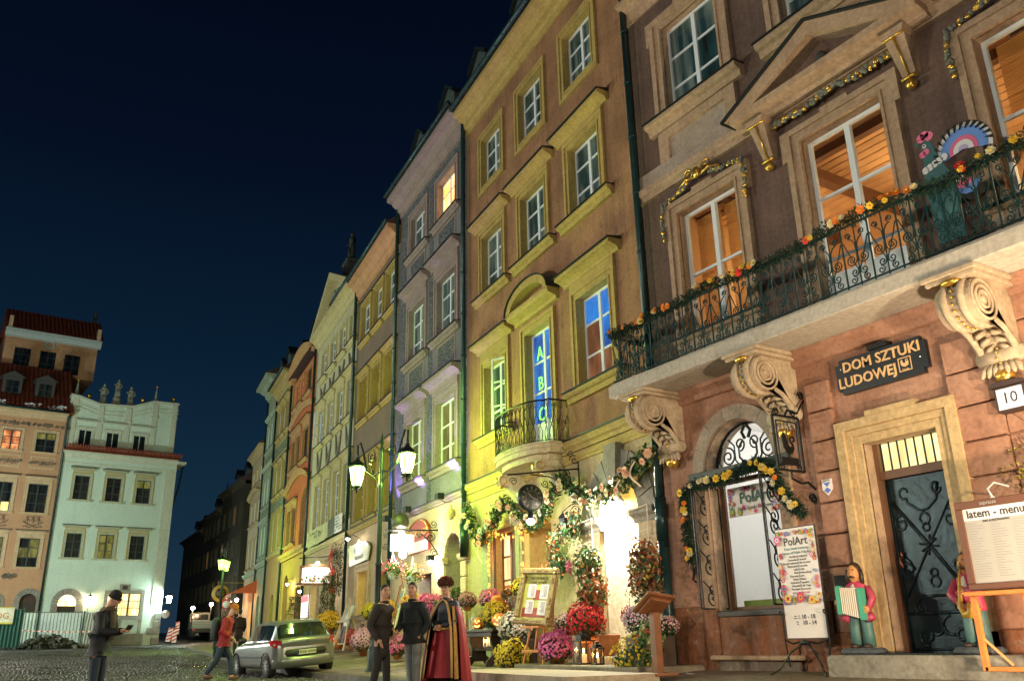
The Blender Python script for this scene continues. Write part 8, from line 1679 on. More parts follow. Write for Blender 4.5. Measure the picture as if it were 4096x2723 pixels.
rd = empty('round_street_sign', 'small round white street sign under the corner lantern', 'sign', WH.at(-.2,.5,3.35), WH.rz); m = mb_smooth(); m.lathe([(0,-.02),(.3,-.02),(.3,.02),(0,.02)], 20, axis='y'); m.build('disc', M_signw, rd); text('38', 'lettering', M_print, rd, (0,.03,0), .3, (PI/2,0,PI), .002); MB().tube([(.2,-.5,0),(0,0,0)], .02, 4).build('arm', M_lamp, rd)
# corrugated hoarding
M_corr = mat('white_corrugated_steel', (.50,.56,.56), .45, .3, var=.15); M_corg = mat('green_corrugated_steel', (.015,.07,.06), .45, .3, var=.2)
def hoarding(label, a, b, z, hh, m_, lean=0, nn=None):
    t = empty('hoarding_panel', label, 'fence', (a[0], a[1], z), math.atan2(b[1]-a[1], b[0]-a[0]), 'corrugated site hoarding'); L_ = math.hypot(b[0]-a[0], b[1]-a[1]); m = MB(); n = int(L_/.1); vs = []; 
    for i in range(n*2+1):
        x = L_*i/(n*2); y = -.03 if i % 4 in (0, 1) else .03; vs += [(x, y, .05), (x, y-lean, hh)]
    m.add(vs, [(2*i, 2*i+2, 2*i+3, 2*i+1) for i in range(n*2)]); m.build('sheet', m_, t); m = MB(); m.box(0,L_,-.045,.045,hh-.04,hh); m.box(0,.05,-.05,.05,0,hh+.08); m.box(L_-.05,L_,-.05,.05,0,hh+.08); m.build('posts', mat('galvanised_post', (.06,.09,.09), .5, .5), t); return t
hoarding('white corrugated hoarding panel left of the arched white house door', (4.35,67.0), (5.4,67.2), 1.35, 2.0, M_corr); hoarding('wide white corrugated hoarding panel under the lit fanlight', (5.45,67.2), (8.0,67.0), 1.35, 2.0, M_corr); hoarding('leaning white hoarding panel partly behind the man with the phone', (8.05,66.6), (9.9,67.4), 1.3, 2.0, M_corr, .25)
hb_ = hoarding('green corrugated hoarding panel with a yellow poster at the left edge', (1.9,61.0), (4.15,61.2), 1.1, 2.2, M_corg); MB().box(.0,1.7,-.07,-.05,1.35,2.3).build('yellow_poster', mat('faded_yellow_poster', (.5,.42,.06), .6, var=.3, scale=1.5), hb_); MB().box(.7,1.7,-.075,-.07,1.45,2.25).build('white_patch', mat('faded_white_print', (.6,.56,.45), .6, var=.3, scale=2), hb_); text('DROG', 'lettering', mat('faded_orange_print', (.45,.15,.04), .6), hb_, (.75,-.08,1.8), .5, (PI/2,0,0), .002)
rb2 = empty('rubble_heap', 'heap of dark rubble and stones in front of the hoarding', 'rubble', (6.0,65.2,1.1)); rr = random.Random(77); m = MB()
for k in range(420):
    x = rr.gauss(0,1.0); hh = .75*math.exp(-(x/1.3)**2); p = Vector((x*1.15, rr.gauss(0,.5), rr.random()*hh)); q = rr.uniform(.05,.17); R3 = Matrix.Rotation(rr.random()*3,3,Vector((rr.random(),rr.random(),rr.random()+.1)).normalized()); b = len(m.v); m.cur = rr.choices((0,1),(4,1))[0]; m.bbox(-q,q,-q*.8,q*.8,-q*.6,q*.6,q*.25); m.v[b:] = [tuple(R3 @ Vector(v)+p) for v in m.v[b:]]
o = m.build('stones', [mat('dark_earth_rubble', (.045,.045,.03), .9, var=.4), mat('pale_rubble', (.2,.2,.17), .9)], rb2); o['kind'] = 'stuff'
tp = MB(); tp.smooth = True
for k in range(22):
    if k % 2 == 0: pass
tpo = empty('barrier_tape', 'red and white barrier tape strung before the hoarding', 'tape', (0,0,0))
for k in range(36):
    x = 4.3+k*.16; m = MB(); m.box(x,x+.16,64.4,64.405,2.12-.12*math.sin(PI*k/36),2.19-.12*math.sin(PI*k/36)); m.build('tape_strip', mat('tape_red', (.55,.06,.05), .5) if k % 2 else M_signw, tpo)
M_rwred = mat('barrier_red', (.55,.03,.05), .4)
def beacon(label, P, rz, tilt=0, hh=1.05):
    t = empty('traffic_beacon', label, 'barrier', P, rz, 'striped traffic beacons'); m = MB(); m.bbox(-.16,.16,-.03,.03,.1,hh,.01); R4 = Matrix.Rotation(tilt,4,'Y'); m.xf(R4); b = m.build('panel', M_signw, t)
    for k in range(4): z = .15+k*.24; m = MB(); m.prism([(-.15,z),(.15,z+.16),(.15,z+.28),(-.15,z+.12)], -.036, -.031); m.xf(R4); m.build('red_stripe', M_rwred, b)
    m = MB(); m.bbox(-.25,.25,-.15,.15,0,.1,.02); m.build('foot', M_blk, t); return t
beacon('tilted red and white traffic beacon nearest the white house corner', (14.15,69.5,1.28), -.2, rad(10)); beacon('upright red and white traffic beacon just right of the tilted one', (14.35,68.3,1.2), -.2); beacon('far red and white traffic beacon in the side street behind', (17.0,80.0,1.95), -.2); beacon('distant red and white traffic beacon beside the truck', (17.9,77.0,1.8), -.2)
# truck in the side street
tk = empty('parked_truck', 'small pale flatbed truck parked in the dark side street', 'truck', (18.15,76.0,1.65), rad(-8)); M_tk = mat('pale_truck_paint', (.28,.26,.2), .5, var=.2)
m = MB(); m.bbox(-.85,.85,0,3.0,.75,1.35,.03); m.build('cargo_bed', M_tk, tk); m = MB(); m.bbox(-.8,.8,3.1,4.7,.5,2.1,.12); m.build('cab', M_tk, tk); MB().box(-.65,.65,3.08,3.1,1.5,1.95).build('rear_window', M_panew, tk); m = MB(); [m.box(-.86,.86,-.02,0,.82+k*.18,.92+k*.18) for k in range(3)]; m.build('tailgate', mat('truck_tailgate', (.2,.19,.15), .5), tk); m = MB(); m.box(-.8,.8,0,4.4,.45,.75); m.build('chassis', M_blk, tk)
for x in (-.72,.72):
    for y in (.7,3.9): m = mb_smooth(); m.lathe([(0,-.12),(.36,-.12),(.38,0),(.36,.12),(0,.12)], 16, (x,y,.38), 'x'); m.build('wheel', mat('tyre_rubber', (.015,.015,.015), .8), tk)
    MB().box(x-.1,x+.1,-.03,-.02,.62,.72).build('tail_light', M_rwred, tk)
# warm lamps of the side street
for k, (x, y, z, lab) in enumerate(((17.3,76.5,4.0,'warm street light at the left of the dark side street'),(19.0,77.5,4.35,'warm street light in the middle of the dark side street'),(19.6,73.5,4.3,'warm lamp near the round bracket sign'))):
    t = empty('side_street_light', lab, 'street lamp', (x,y,z-2.9), 0, 'lamps of the side street'); m = mb_smooth(); m.tube([(0,0,0),(0,0,2.75)], .05, 6); m.build('post', M_lamp, t); m = mb_smooth(); m.lathe([(0,.2),(.18,.12),(.2,.08)], 10, (0,0,2.95)); m.build('cap', M_lamp, t); bulb(t, (0,-.05,2.9), .15, 60, (1,.5,.2))
sg3 = empty('no_entry_sign', 'round white traffic sign with red rim in the side street', 'sign', (16.2,62.0,1.2), rad(-15)); m = mb_smooth(); m.tube([(0,0,0),(0,0,2.6)], .03, 6); m.build('post', M_lamp, sg3); m = mb_smooth(); m.lathe([(0,-.02),(.33,-.02),(.33,.0),(0,.0)], 20, (0,-.03,2.45), 'y'); m.build('rim', M_rwred, sg3); m = mb_smooth(); m.lathe([(0,-.03),(.25,-.03),(.25,.0),(0,.0)], 20, (0,-.035,2.45), 'y'); m.build('face', M_signw, sg3)
tr_ = empty('litter_bin', 'dark green litter bin at the pavement corner behind the red jacket person', 'bin', (9.6,37.0,.5)); m = mb_smooth(); m.lathe([(.28,0),(.32,.9),(.34,.95),(.25,1.05),(0,1.1)], 14); m.build('body', M_corg, tr_); m = MB(); m.box(-.2,.2,-.34,-.3,.72,.84); m.build('slot', M_blk, tr_)

# ================================================================== silver hatchback
M_paint = mat('silver_car_paint', (.33,.345,.35), .3, .6, coat=.5); M_cglass = mat('car_glass', (.012,.02,.018), .04, spec=.8); M_tyre = mat('tyre_rubber', (.015,.015,.015), .8); M_rim = mat('alloy_rim', (.45,.46,.47), .3, .9); M_cblk = mat('car_black_trim', (.02,.022,.022), .5); M_tail = mat('tail_light_red', (.42,.015,.03), .15, coat=.5, emit=(.6,.02,.03), es=.06)
car = empty('parked_hatchback', 'silver hatchback with plate WGR GW92 parked half on the kerb', 'car', (8.40, 23.6, .115), 0)
car.rotation_euler = (0, rad(-4.5), rad(1))
# car frame: y forward, x right
def ringy(y, w, z0, z1, n=28, e=.3, tuck=.985):
    out = []
    for k in range(n):
        t = 2*PI*k/n+PI/n; c_, s_ = math.cos(t), math.sin(t); x = math.copysign(abs(c_)**e, c_)*w; z = (z0+z1)/2+math.copysign(abs(s_)**e, s_)*(z1-z0)/2
        if s_ < 0: x *= tuck+(1-tuck)*(1+s_)
        out.append((x, y, z))
    return out
ST = [(-.02,.55,.42,.80),(.02,.74,.34,.90),(.10,.82,.28,.97),(.25,.865,.25,.99),(.55,.885,.24,.99),(1.2,.89,.22,.965),(2.3,.89,.22,.945),(3.0,.885,.22,.92),(3.5,.85,.22,.84),(3.9,.76,.24,.74),(4.13,.6,.3,.66),(4.18,.45,.36,.6)]
def loft(rings, m, cap=True):
    n = len(rings[0]); vs = [p for r in rings for p in r]; fs = [(i*n+j, i*n+(j+1)%n, (i+1)*n+(j+1)%n, (i+1)*n+j) for i in range(len(rings)-1) for j in range(n)]
    if cap: fs += [tuple(range(n-1,-1,-1)), tuple(range((len(rings)-1)*n, len(rings)*n))]
    return m.add(vs, fs)
m = mb_smooth(); loft([ringy(*s) for s in ST], m); m.build('body', M_paint, car)
GS = [(.16,.62,.90,1.0),(.20,.66,.90,1.10),(.26,.655,.90,1.24),(.34,.635,.9,1.36),(.50,.62,.9,1.425),(.9,.63,.9,1.452),(1.6,.64,.9,1.457),(2.15,.63,.9,1.42),(2.6,.60,.9,1.24),(2.95,.57,.9,1.02),(3.1,.5,.9,.94)]
rings = []
for (y, w, z0, z1) in GS:
    r = []; hw = w+.17
    for x, z in ((-hw,.90),(-hw+.02,.96),(-w*1.0-.02,max(.97,z1-.1)),(-w+.06,z1-.02),(-w*.4,z1),(w*.4,z1),(w-.06,z1-.02),(w+.02,max(.97,z1-.1)),(hw-.02,.96),(hw,.90)): r.append((x,y,z))
    rings.append(r)
grp = {'roof': MB(), 'side_window': MB(), 'rear_window': MB(), 'windscreen': MB(), 'pillar': MB()}
for i in range(len(rings)-1):
    for j in range(9):
        q = [rings[i][j], rings[i][j+1], rings[i+1][j+1], rings[i+1][j]]; y = (GS[i][0]+GS[i+1][0])/2
        if y < .42: k = 'rear_window' if 2 <= j <= 6 else 'pillar'
        elif y > 2.2: k = 'windscreen' if 3 <= j <= 5 else ('pillar' if j in (2,6) and y < 2.9 else 'side_window' if j in (1,7) and y < 2.7 else 'pillar')
        elif j in (1,7): k = 'side_window' if not (.42 < y < .6) else 'pillar'
        elif 2 <= j <= 6: k = 'roof'
        else: k = 'pillar'
        k = k if k in ('roof', 'rear_window', 'windscreen') else k+('.l' if j < 4.5 else '.r'); grp.setdefault(k, MB()).smooth = True; grp[k].add(q, [(0,3,2,1)])
for k, mm in grp.items():
    if mm.f: mm.build(k.split('.')[0], M_cglass if 'window' in k or k == 'windscreen' else M_paint, car)
m = MB(); m.box(-.9,-.87,1.45,1.5,.96,1.35); m.box(.87,.9,1.45,1.5,.96,1.35); m.xf(Matrix.Scale(.93,4,(1,0,0))); m.build('door_pillar', M_cblk, car)
# hatch swell, bumper strip, plate, lights
m = mb_smooth(); vs = []; n = 14
for j, (y, z) in enumerate(((.12,.99),(.02,.97),(-.06,.92),(-.03,.84),(.0,.74))):
    for i in range(n+1): x = -.66+1.32*i/n; b = (1-(x/.72)**2)*.05; vs.append((x, y-b*(1 if 0 < j < 4 else .3), z+b*.3))
m.add(vs, [(j*(n+1)+i, j*(n+1)+i+1, (j+1)*(n+1)+i+1, (j+1)*(n+1)+i) for j in range(4) for i in range(n)]); m.build('tailgate', M_paint, car)
m = mb_smooth(); vs = []
for j, (dy, z) in enumerate(((.02,.70),(-.035,.69),(-.04,.6),(-.03,.53),(.02,.52))):
    for i in range(n+1): x = -.84+1.68*i/n; b = (x/.84)**4*.26; vs.append((x, -.035+dy+b, z))
m.add(vs, [(j*(n+1)+i, j*(n+1)+i+1, (j+1)*(n+1)+i+1, (j+1)*(n+1)+i) for j in range(4) for i in range(n)]); m.build('bumper_strip', M_cblk, car)
m = mb_smooth(); vs = []
for j, (dy, z) in enumerate(((.02,.53),(-.05,.5),(-.06,.4),(.0,.28),(.12,.24))):
    for i in range(n+1): x = -.86+1.72*i/n; b = (x/.86)**4*.26; vs.append((x, -.03+dy+b, z))
m.add(vs, [(j*(n+1)+i, j*(n+1)+i+1, (j+1)*(n+1)+i+1, (j+1)*(n+1)+i) for j in range(4) for i in range(n)]); m.build('rear_bumper', M_paint, car)
pl2 = MB().bbox(-.26,.26,-.1,-.085,.555,.675,.004).build('licence_plate', mat('plate_white', (.7,.68,.5), .4), car); MB().box(-.26,-.215,-.103,-.1,.557,.673).build('plate_blue_band', mat('plate_blue', (.02,.05,.3), .4), pl2); text('WGR GW92', 'lettering', M_print, pl2, (.025,-.104,.615), .086, (PI/2,0,0), .0015, bold=.001)
for sx in (-1,1):
    m = mb_smooth(); Q = [(.84,.97),(.62,.93),(.56,.79),(.80,.76),(.875,.83)]; m.add([(sx*x, -.025+.12*max(0,(x-.55)/.3)**2+(.0), z) for x, z in Q]+[(sx*.885,.34,.95),(sx*.885,.26,.84)], [(0,1,2,3,4),(0,4,6,5)]); tlo = m.build('tail_light', M_tail, car); m = MB(); m.quad((sx*.8,-.0+.06,.81),(sx*.85,.075,.83),(sx*.85,.075,.88),(sx*.8,.055,.88)); m.build('reversing_light', mat('clear_lens', (.6,.5,.5), .2), tlo)
m = MB(); m.prism([(0,.905),(.035,.86),(0,.815),(-.035,.86)], -.128, -.115); m.build('badge', mat('chrome', (.7,.7,.7), .12, 1), car)
m = MB(); m.tube([(.0,.5,1.44),(.0,.44,1.52)], .01, 4); m.build('aerial', M_cblk, car); m = mb_smooth(); m.tube([(-.25,.1,1.02),(0,.12,1.03),(.25,.14,1.02)], .012, 4); m.build('rear_wiper', M_cblk, car)
for sx in (-1,1):
    m = mb_smooth(); m.ell((sx*.98,2.25,1.0),(.11,.07,.075), 10, 7); m.build('wing_mirror', M_cblk, car)
    m = MB(); m.box(sx*.893-.006,sx*.893+.006,.9,2.9,.52,.575); m.build('side_strip', M_cblk, car)
    for y in (.62,3.24):
        z0 = .31; 
        m = mb_smooth(); m.lathe([(.2,-.1),(.29,-.105),(.315,-.07),(.32,0),(.315,.07),(.29,.105),(.2,.1)], 26, (sx*.79,y,z0), 'x'); wo = m.build('wheel', M_tyre, car)
        m = mb_smooth(); m.lathe([(.2,.02*sx),(.205,.085*sx),(.19,.09*sx),(.185,.05*sx)], 24, (sx*.79,y,z0), 'x')
        for k in range(9): t = 2*PI*k/9; m.tube([(sx*.885,y+.03*math.cos(t),z0+.03*math.sin(t)),(sx*.88,y+.19*math.cos(t+.1),z0+.19*math.sin(t+.1))], .014, 4)
        m.ell((sx*.885,y,z0),(.015,.04,.04)); m.build('rim', M_rim, wo); m = MB(); m.lathe([(0,.0),(.2,.0)], 20, (sx*.845,y,z0), 'x'); m.build('brake_disc', M_cblk, wo)
        m = MB(); m.lathe([(.345,-.12),(.345,.115)], 20, (sx*.785,y,z0+.01), 'x', a0=0, a1=PI); m.build('wheel_arch', M_cblk, car)
# ================================================================== people
def skin(name, V, E, Rr, m_, parent, sub=2, root=0):
    """a continuous surface grown round a jointed skeleton"""
    me = bpy.data.meshes.new(name); me.from_pydata(V, E, []); ob = bpy.data.objects.new(name+'_grow', me); COL.objects.link(ob)
    sk = ob.modifiers.new('s', 'SKIN'); sk.use_smooth_shade = True
    lay = me.skin_vertices[0].data if me.skin_vertices else None
    if lay is None:
        bpy.context.view_layer.objects.active = ob; bpy.ops.mesh.customdata_skin_add(); lay = me.skin_vertices[0].data
    for i, r in enumerate(Rr): lay[i].radius = r if hasattr(r, '__len__') else (r, r)
    for i in range(len(V)): lay[i].use_root = (i == root)
    if sub: ss = ob.modifiers.new('u', 'SUBSURF'); ss.levels = sub; ss.render_levels = sub
    dg = bpy.context.evaluated_depsgraph_get(); m2 = bpy.data.meshes.new_from_object(ob.evaluated_get(dg)); bpy.data.objects.remove(ob)
    m2.materials.clear(); m2.materials.append(m_); m2.polygons.foreach_set('use_smooth', [True]*len(m2.polygons)); m2.name = name
    return link(name, m2, parent)
M_skin = mat('skin', (.50,.28,.19), .55, var=.1, scale=20)
def hand(m, w, d, up, side, s=1):
    """palm, four bent fingers of unequal length and a thumb off the side"""
    w, d, up = Vector(w), Vector(d).normalized(), Vector(up).normalized(); x = d.cross(up).normalized()*side
    m.ell(w+d*.045*s, (.042*s,.042*s,.035*s), 8, 6)
    for k, ln in enumerate((.07,.08,.075,.058)):
        b = w+d*.075*s+x*(.03-.02*k)*s; m.tube([b, b+d*ln*.5*s-up*.01*s, b+d*ln*.8*s-up*.04*s], [.011*s,.01*s,.008*s], 6)
    b = w+d*.03*s+x*.04*s; m.tube([b, b+d*.03*s+x*.02*s-up*.01, b+d*.06*s+x*.012*s-up*.03], [.013*s,.012*s,.009*s], 6)
def person(label, P, face, J, jacket, trousers, hair=None, shoes=None, H=1.78, coat=False, hairstyle='short', extra=None, jr=1.0, bodyname='person'):
    """J: elbow, wrist, knee, ankle offsets; local y is the way the person faces"""
    t = empty(bodyname, label, 'person', P, face); k = H/1.78
    def v(*a): return tuple(c*k for c in a)
    lean = J.get('lean', 0); ht = J.get('head', (0, .03))
    sp = [v(0,0,.95), v(0,lean*.25,1.12), v(0,lean*.6,1.32), v(0,lean*.85,1.45), v(0,lean,1.52), v(ht[0]*.5,lean+ht[1]*.6,1.60), v(ht[0],lean+ht[1],1.70)]
    shl = [v(-.18,lean*.8,1.42), J['el'], J['wl']]; shr = [v(.18,lean*.8,1.42), J['er'], J['wr']]
    shl = [shl[0]]+[v(*p) for p in shl[1:]]; shr = [shr[0]]+[v(*p) for p in shr[1:]]
    ll = [v(-.1,0,.9), v(*J['kl']), v(*J['al']), v(J['al'][0], J['al'][1]+.16, J['al'][2]-.05)]; lr = [v(.1,0,.9), v(*J['kr']), v(*J['ar']), v(J['ar'][0], J['ar'][1]+.16, J['ar'][2]-.05)]
    V = sp+shl+shr+ll+lr; E = [(0,1),(1,2),(2,3),(3,4),(4,5),(5,6),(3,7),(7,8),(8,9),(3,10),(10,11),(11,12),(0,13),(13,14),(14,15),(15,16),(0,17),(17,18),(18,19),(19,20)]
    Rr = [(.15*k,.12*k),(.14*k,.11*k),(.16*k,.115*k),(.13*k,.1*k),.055*k,(.075*k,.085*k),(.078*k,.092*k),.06*k,.045*k,.032*k,.06*k,.045*k,.032*k,.085*k,.058*k,.04*k,.035*k,.085*k,.058*k,.04*k,.035*k]
    b = skin('body', V, E, Rr, M_skin, t)
    # face
    hx, hy, hz = sp[6]; yaw = J.get('yaw', 0); R5 = Matrix.Translation((hx, hy, hz)) @ Matrix.Rotation(yaw, 4, 'Z') @ Matrix.Rotation(J.get('nod', 0), 4, 'X')
    m = mb_smooth(); m.ell((0,.012,-.02),(.077*k,.092*k,.118*k), 14, 10); m.ell((0,.105*k,-.025*k),(.015*k,.024*k,.028*k), 7, 6); m.ell((0,.088*k,-.085*k),(.04*k,.025*k,.03*k), 8, 6)
    for sx in (-1,1): m.ell((sx*.078*k,.0,-.02*k),(.014*k,.026*k,.034*k), 7, 6)
    m.xf(R5); hd = m.build('head', M_skin, t)
    m = mb_smooth(); [m.ell((sx*.032*k,.094*k,.008*k),(.015*k,.008*k,.009*k), 7, 5) for sx in (-1,1)]; [m.tube([(sx*.014*k,.103*k,.03*k),(sx*.052*k,.092*k,.03*k)], .006*k, 4) for sx in (-1,1)]; m.xf(R5); m.build('eyes', mat('dark_eyes', (.03,.02,.015), .4), hd)
    m = mb_smooth(); m.tube([(-.024*k,.099*k,-.068*k),(0,.108*k,-.07*k),(.024*k,.099*k,-.068*k)], .007*k, 5); m.xf(R5); m.build('mouth', mat('lips', (.35,.12,.10), .5), hd)
    if hair:
        m = mb_smooth()
        if hairstyle == 'short': m.ell((0,-.02*k,.03*k),(.085*k,.098*k,.095*k), 14, 9); m.ell((0,-.06*k,-.03*k),(.07*k,.05*k,.08*k), 10, 8)
        elif hairstyle == 'beanie': m.ell((0,-.005,.045*k),(.092*k,.105*k,.095*k), 14, 10); m.tube([(.09*k*math.cos(a*PI/8),-.003+.104*k*math.sin(a*PI/8),.012*k) for a in range(16)], .02*k, 6, closed=True)
        m.xf(R5); m.build('hair' if hairstyle == 'short' else 'knitted_cap', hair, hd)
    # clothes follow the same joints a little further out
    JV = [v(0,0,.86 if not coat else .55), v(0,0,.97)]+sp[1:4]+[v(0,lean*.9,1.485)]+shl+shr; jE = [(0,1),(1,2),(2,3),(3,4),(4,5),(4,6),(6,7),(7,8),(4,9),(9,10),(10,11)]
    q = jr; jR = [(.162*k*q,.13*k*q),(.168*k*q,.135*k*q),(.165*k*q,.132*k*q),(.19*k*q,.14*k*q),(.155*k*q,.125*k*q),(.075*k,.075*k),.085*k*q,.067*k*q,.05*k*q,.085*k*q,.067*k*q,.05*k*q]
    skin('jacket', JV, jE, jR, jacket, t, root=1)
    m = mb_smooth(); m.tube([(sp[4][0]+.07*k*math.cos(a*PI/6), sp[4][1]+.075*k*math.sin(a*PI/6), 1.5*k+.015*math.sin(a*PI/6)) for a in range(12)], .028*k, 6, closed=True); m.build('collar', jacket, t)
    TV = [v(0,0,.96), v(0,0,.88)]+[v(-.1,0,.84)]+ll[1:3]+[v(.1,0,.84)]+lr[1:3]; tE = [(0,1),(1,2),(2,3),(3,4),(1,5),(5,6),(6,7)]; tR = [(.16*k,.125*k),(.17*k,.13*k),.1*k,.078*k,.066*k,.1*k,.078*k,.066*k]
    skin('trousers', TV, tE, tR, trousers, t, root=0)
    m = mb_smooth()
    for a in (ll[2], lr[2]): m.ell((a[0], a[1]+.07, a[2]-.045),(.052*k,.14*k,.055*k), 10, 7)
    m.build('shoes', shoes or M_blk, t)
    m = mb_smooth(); de = Vector(shl[2])-Vector(shl[1]); hand(m, shl[2], J.get('hl', de), J.get('up', (0,0,1)), 1, 1.0*k); hand(m, shr[2], J.get('hr', Vector(shr[2])-Vector(shr[1])), J.get('up', (0,0,1)), -1, 1.0*k); m.build('hands', M_skin, t)
    return t
def facing(vx, vy): return math.atan2(vy, vx)-PI/2
jean = mat('dark_blue_jeans', (.018,.034,.058), .8, var=.25, scale=7); jeanl = mat('pale_worn_jeans', (.17,.185,.19), .85, var=.35, scale=6, bump=.8, bscale=10); M_navyj = mat('navy_padded_jacket', (.010,.014,.021), .7, var=.3, scale=9, bump=.8, bscale=10)
stand = dict(kl=(-.1,.02,.5), al=(-.11,0,.1), kr=(.1,.02,.5), ar=(.12,.0,.1))
# man with the phone
mp = person('man in dark knitted cap and padded jacket looking down at his phone', (2.28,16.4,-.04), facing(.80,-.60), dict(stand, el=(-.24,.1,1.16), wl=(-.06,.33,1.19), er=(.25,.12,1.16), wr=(.07,.34,1.18), lean=.06, head=(0,.1), nod=rad(-24), hl=(.25,.9,.1), hr=(-.25,.9,.1)), M_navyj, jean, mat('black_knit', (.012,.015,.016), .9, bump=.4, bscale=80), hairstyle='beanie', H=1.80, jr=1.12)
ph = empty('smartphone', 'black smartphone held in both hands by the man in the cap', 'phone', mp.location, mp.rotation_euler.z); m = MB(); m.bbox(-.085,.085,0,.012,-.045,.045,.004); m.xf(Matrix.Translation((0,.47,1.25)) @ Matrix.Rotation(rad(-30),4,'X')); m.build('case', M_blk, ph); m = MB(); m.box(-.078,.078,-.002,0,-.04,.04); m.xf(Matrix.Translation((0,.47,1.25)) @ Matrix.Rotation(rad(-30),4,'X')); m.build('screen', emis('phone_screen', (.7,.8,1), .8), ph)
m = mb_smooth(); m.tube([(.1*math.cos(a*PI/6), .08+.1*math.sin(a*PI/6), 1.53+.02*math.sin(a)) for a in range(12)], .045, 7, closed=True); m.tube([(.03,.17,1.5),(.05,.21,1.3),(.04,.2,1.05)], [.05,.05,.045], 7); m.build('scarf', mat('brown_green_scarf', (.09,.075,.045), .9, var=.4, scale=30), mp)
# red jacket person with backpack
rp = person('person in red jacket and ochre hat with a dark backpack striding right', (6.02,23.0,.1), facing(.85,-.5), dict(el=(-.24,-.05,1.14), wl=(-.22,.16,.98), er=(.25,.02,1.14), wr=(.2,.22,1.02), kl=(-.1,.18,.5), al=(-.1,.22,.1), kr=(.1,-.1,.5), ar=(.11,-.36,.14), lean=.1, head=(0,.1), nod=rad(-18)), mat('red_anorak', (.24,.008,.012), .7, var=.25, scale=8), jean, mat('ochre_knit_hat', (.36,.12,.012), .9), hairstyle='beanie', H=1.76, jr=1.1, shoes=mat('brown_boots', (.10,.04,.025), .7))
bp = empty('backpack', 'dark grey green backpack on the back of the red jacket person', 'backpack', rp.location, rp.rotation_euler.z); m = mb_smooth(); m.lathe([(.05,.92),(.17,.95),(.19,1.15),(.17,1.36),(.1,1.47),(.0,1.49)], 14, (0,-.22,0), sy=.6); m.build('pack', mat('grey_green_pack', (.03,.05,.05), .8), bp); m = mb_smooth(); [m.tube([(sx*.12,-.14,1.4),(sx*.15,.02,1.5),(sx*.14,.16,1.36),(sx*.15,.02,1.1)], .018, 5) for sx in (-1,1)]; m.build('straps', M_blk, bp)
person('dark clad person walking away under the red awning light', (9.75,35.2,.50), facing(.1,1), dict(stand, el=(-.24,.0,1.14), wl=(-.22,.1,.92), er=(.24,.02,1.14), wr=(.2,.14,.95)), mat('dark_maroon_coat', (.025,.01,.01), .8), mat('black_trousers', (.015,.016,.018), .8), mat('dark_hair', (.02,.013,.01), .7), H=1.74)
# two young men
person('young man in long grey brown coat turning his head beside the lamp post', (6.42,14.4,.06), facing(.55,-.83), dict(kl=(-.1,.05,.5), al=(-.12,.06,.1), kr=(.1,0,.5), ar=(.14,-.08,.1), el=(-.25,-.06,1.14), wl=(-.19,.1,.95), er=(.24,-.1,1.13), wr=(.22,.08,.9), yaw=rad(-38), lean=.03), mat('grey_brown_coat', (.028,.026,.024), .85, var=.3, scale=7, bump=.8, bscale=8), mat('black_trousers', (.015,.016,.018), .8), mat('dark_hair', (.02,.013,.01), .7), H=1.74, coat=True, jr=1.08)
person('young man in dark sweater and pale jeans between the lamp and the costumed man', (6.98,14.3,.06), facing(-.95,-.4), dict(kl=(-.1,.03,.5), al=(-.12,.05,.1), kr=(.1,-.03,.5), ar=(.13,-.1,.1), el=(-.25,-.12,1.13), wl=(-.16,.02,.93), er=(.25,.04,1.13), wr=(.17,.24,1.0), yaw=rad(28), lean=.02), mat('charcoal_sweater', (.012,.018,.021), .9, var=.3, scale=9, bump=.8, bscale=9), jeanl, mat('dark_hair', (.02,.013,.01), .7), H=1.78, jr=1.12)
# costumed man
cm = person('man in red noble robe and brown fur hat with hands clasped before the cafe', (7.62,14.3,.07), facing(-.88,-.5), dict(stand, el=(-.27,.02,1.14), wl=(-.05,.24,1.06), er=(.27,.02,1.14), wr=(.05,.25,1.05), yaw=rad(14), hl=(.6,.5,-.2), hr=(-.6,.5,-.2)), mat('navy_brocade', (.02,.03,.05), .6, var=.6, scale=28), mat('black_trousers', (.015,.016,.018), .8), mat('dark_hair', (.02,.013,.01), .7), H=1.80, jr=1.1, shoes=mat('brown_boots', (.10,.04,.025), .7))
M_robe = mat('crimson_velvet', (.26,.006,.016), .6, var=.25, scale=5); M_gtr = mat('gold_robe_lining', (.45,.26,.06), .6, var=.3, scale=12); M_fur = mat('brown_fur', (.13,.055,.03), .95, var=.5, scale=40)
def robe(pr, a0, a1, n, m_, name, y0=0, fold=.05, parent=None):
    m = mb_smooth(); vs = []
    for (z, rx, ry, f) in pr:
        for i in range(n+1): a = a0+(a1-a0)*i/n; q = 1+f*math.sin(a*9+z*.8)*.9+f*.4*math.sin(a*17); vs.append((rx*q*math.cos(a), y0+ry*q*math.sin(a), z))
    m.add(vs, [(j*(n+1)+i, j*(n+1)+i+1, (j+1)*(n+1)+i+1, (j+1)*(n+1)+i) for j in range(len(pr)-1) for i in range(n)]); return m.build(name, m_, parent or cm)
robe([(.22,.36,.30,.07),(.5,.32,.26,.06),(.8,.27,.21,.04),(1.0,.235,.175,.02),(1.1,.23,.17,.01)], 0, 2*PI, 72, M_robe, 'robe_skirt')
robe([(.14,.47,.38,.06),(.5,.43,.34,.05),(.9,.38,.28,.03),(1.2,.34,.23,.02),(1.4,.27,.17,.01),(1.5,.15,.11,0),(1.55,.1,.09,0)], rad(-205), rad(50), 60, M_robe, 'velvet_cloak')
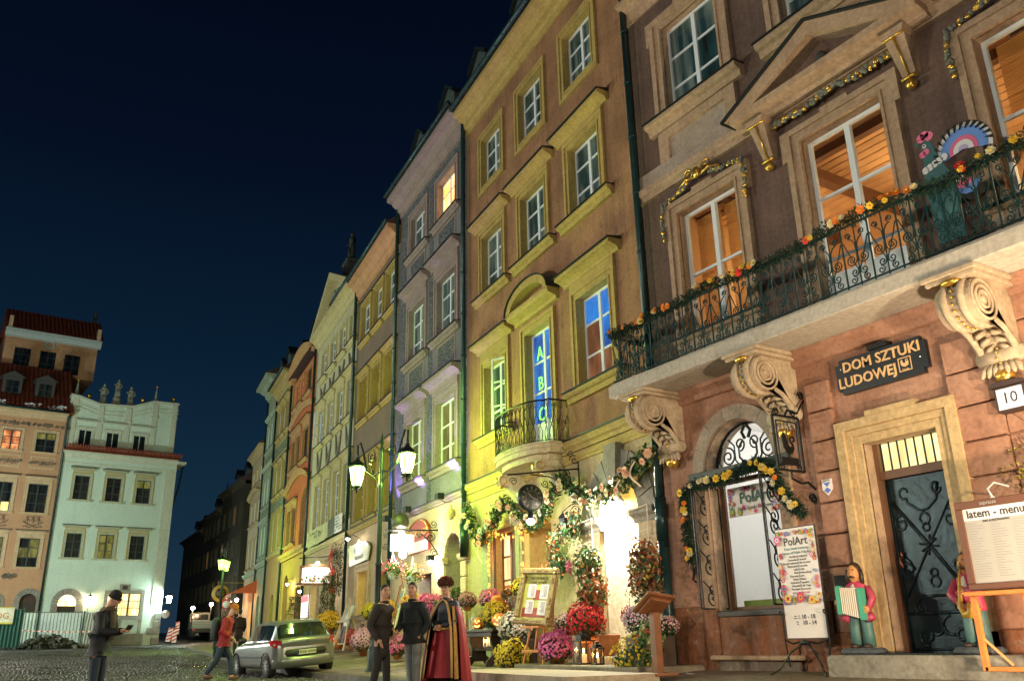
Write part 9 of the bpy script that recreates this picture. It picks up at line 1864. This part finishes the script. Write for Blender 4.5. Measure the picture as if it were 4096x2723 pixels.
robe([(.2,.44,.36,.05),(.5,.41,.325,.04),(.9,.365,.268,.03),(1.2,.325,.22,.02),(1.4,.26,.165,.01)], rad(40), rad(54), 6, M_gtr, 'cloak_lining'); robe([(.2,.44,.36,.05),(.6,.40,.31,.04),(1.0,.35,.25,.02),(1.4,.262,.165,.01)], rad(138), rad(150), 6, M_gtr, 'cloak_lining')
m = mb_smooth(); m.tube([(.3,.2,.75),(.26,.2,1.0),(.2,.17,1.25),(.1,.12,1.45),(0,.1,1.52),(-.1,.12,1.45),(-.18,.18,1.25),(-.24,.22,1.0),(-.28,.26,.6),(-.3,.28,.22)], .022, 7, flat=(1.4,.6)); m.build('gold_edging', mat('gold_braid', (.55,.36,.14), .5, var=.4, scale=60), cm)
m = mb_smooth(); m.tube([(.235*math.cos(a*PI/10), .178*math.sin(a*PI/10), 1.03) for a in range(20)], .04, 6, closed=True); m.build('sash', M_gtr, cm)
hz = cm; m = mb_smooth(); rr = random.Random(8); hy = .03*1.01
m.ell((0,hy-.01,1.81),(.13,.135,.08), 14, 8)
for k in range(1100):
    a = rr.random()*6.28; e = rr.uniform(-.7,1.3); d = Vector((math.cos(e)*math.cos(a)*.125, math.cos(e)*math.sin(a)*.13, math.sin(e)*.085)); p = Vector((0,hy-.01,1.81))+d; q = d.normalized()*.026+Vector((rr.gauss(0,.015),rr.gauss(0,.015),rr.gauss(0,.015))); s3 = d.orthogonal().normalized()*.012; m.add([p-s3,p+s3,p+q],[(0,1,2)])
m.build('fur_hat', M_fur, cm); m = mb_smooth(); m.ell((0,hy-.01,1.885),(.085,.085,.05), 12, 7); m.build('hat_crown', M_robe, cm)
m = MB(); R6 = Matrix.Translation((0,.03,1.717)) @ Matrix.Rotation(rad(14),4,'Z'); [m.tube([(sx*.036+.03*math.cos(a*PI/6),.112,.01+.022*math.sin(a*PI/6)) for a in range(12)], .004, 4, closed=True) for sx in (-1,1)]; m.tube([(-.07,.1,.012),(-.085,0,.01)], .003, 4); m.tube([(.07,.1,.012),(.085,0,.01)], .003, 4); m.xf(R6); m.build('glasses', mat('chrome', (.7,.7,.7), .12, 1), cm)
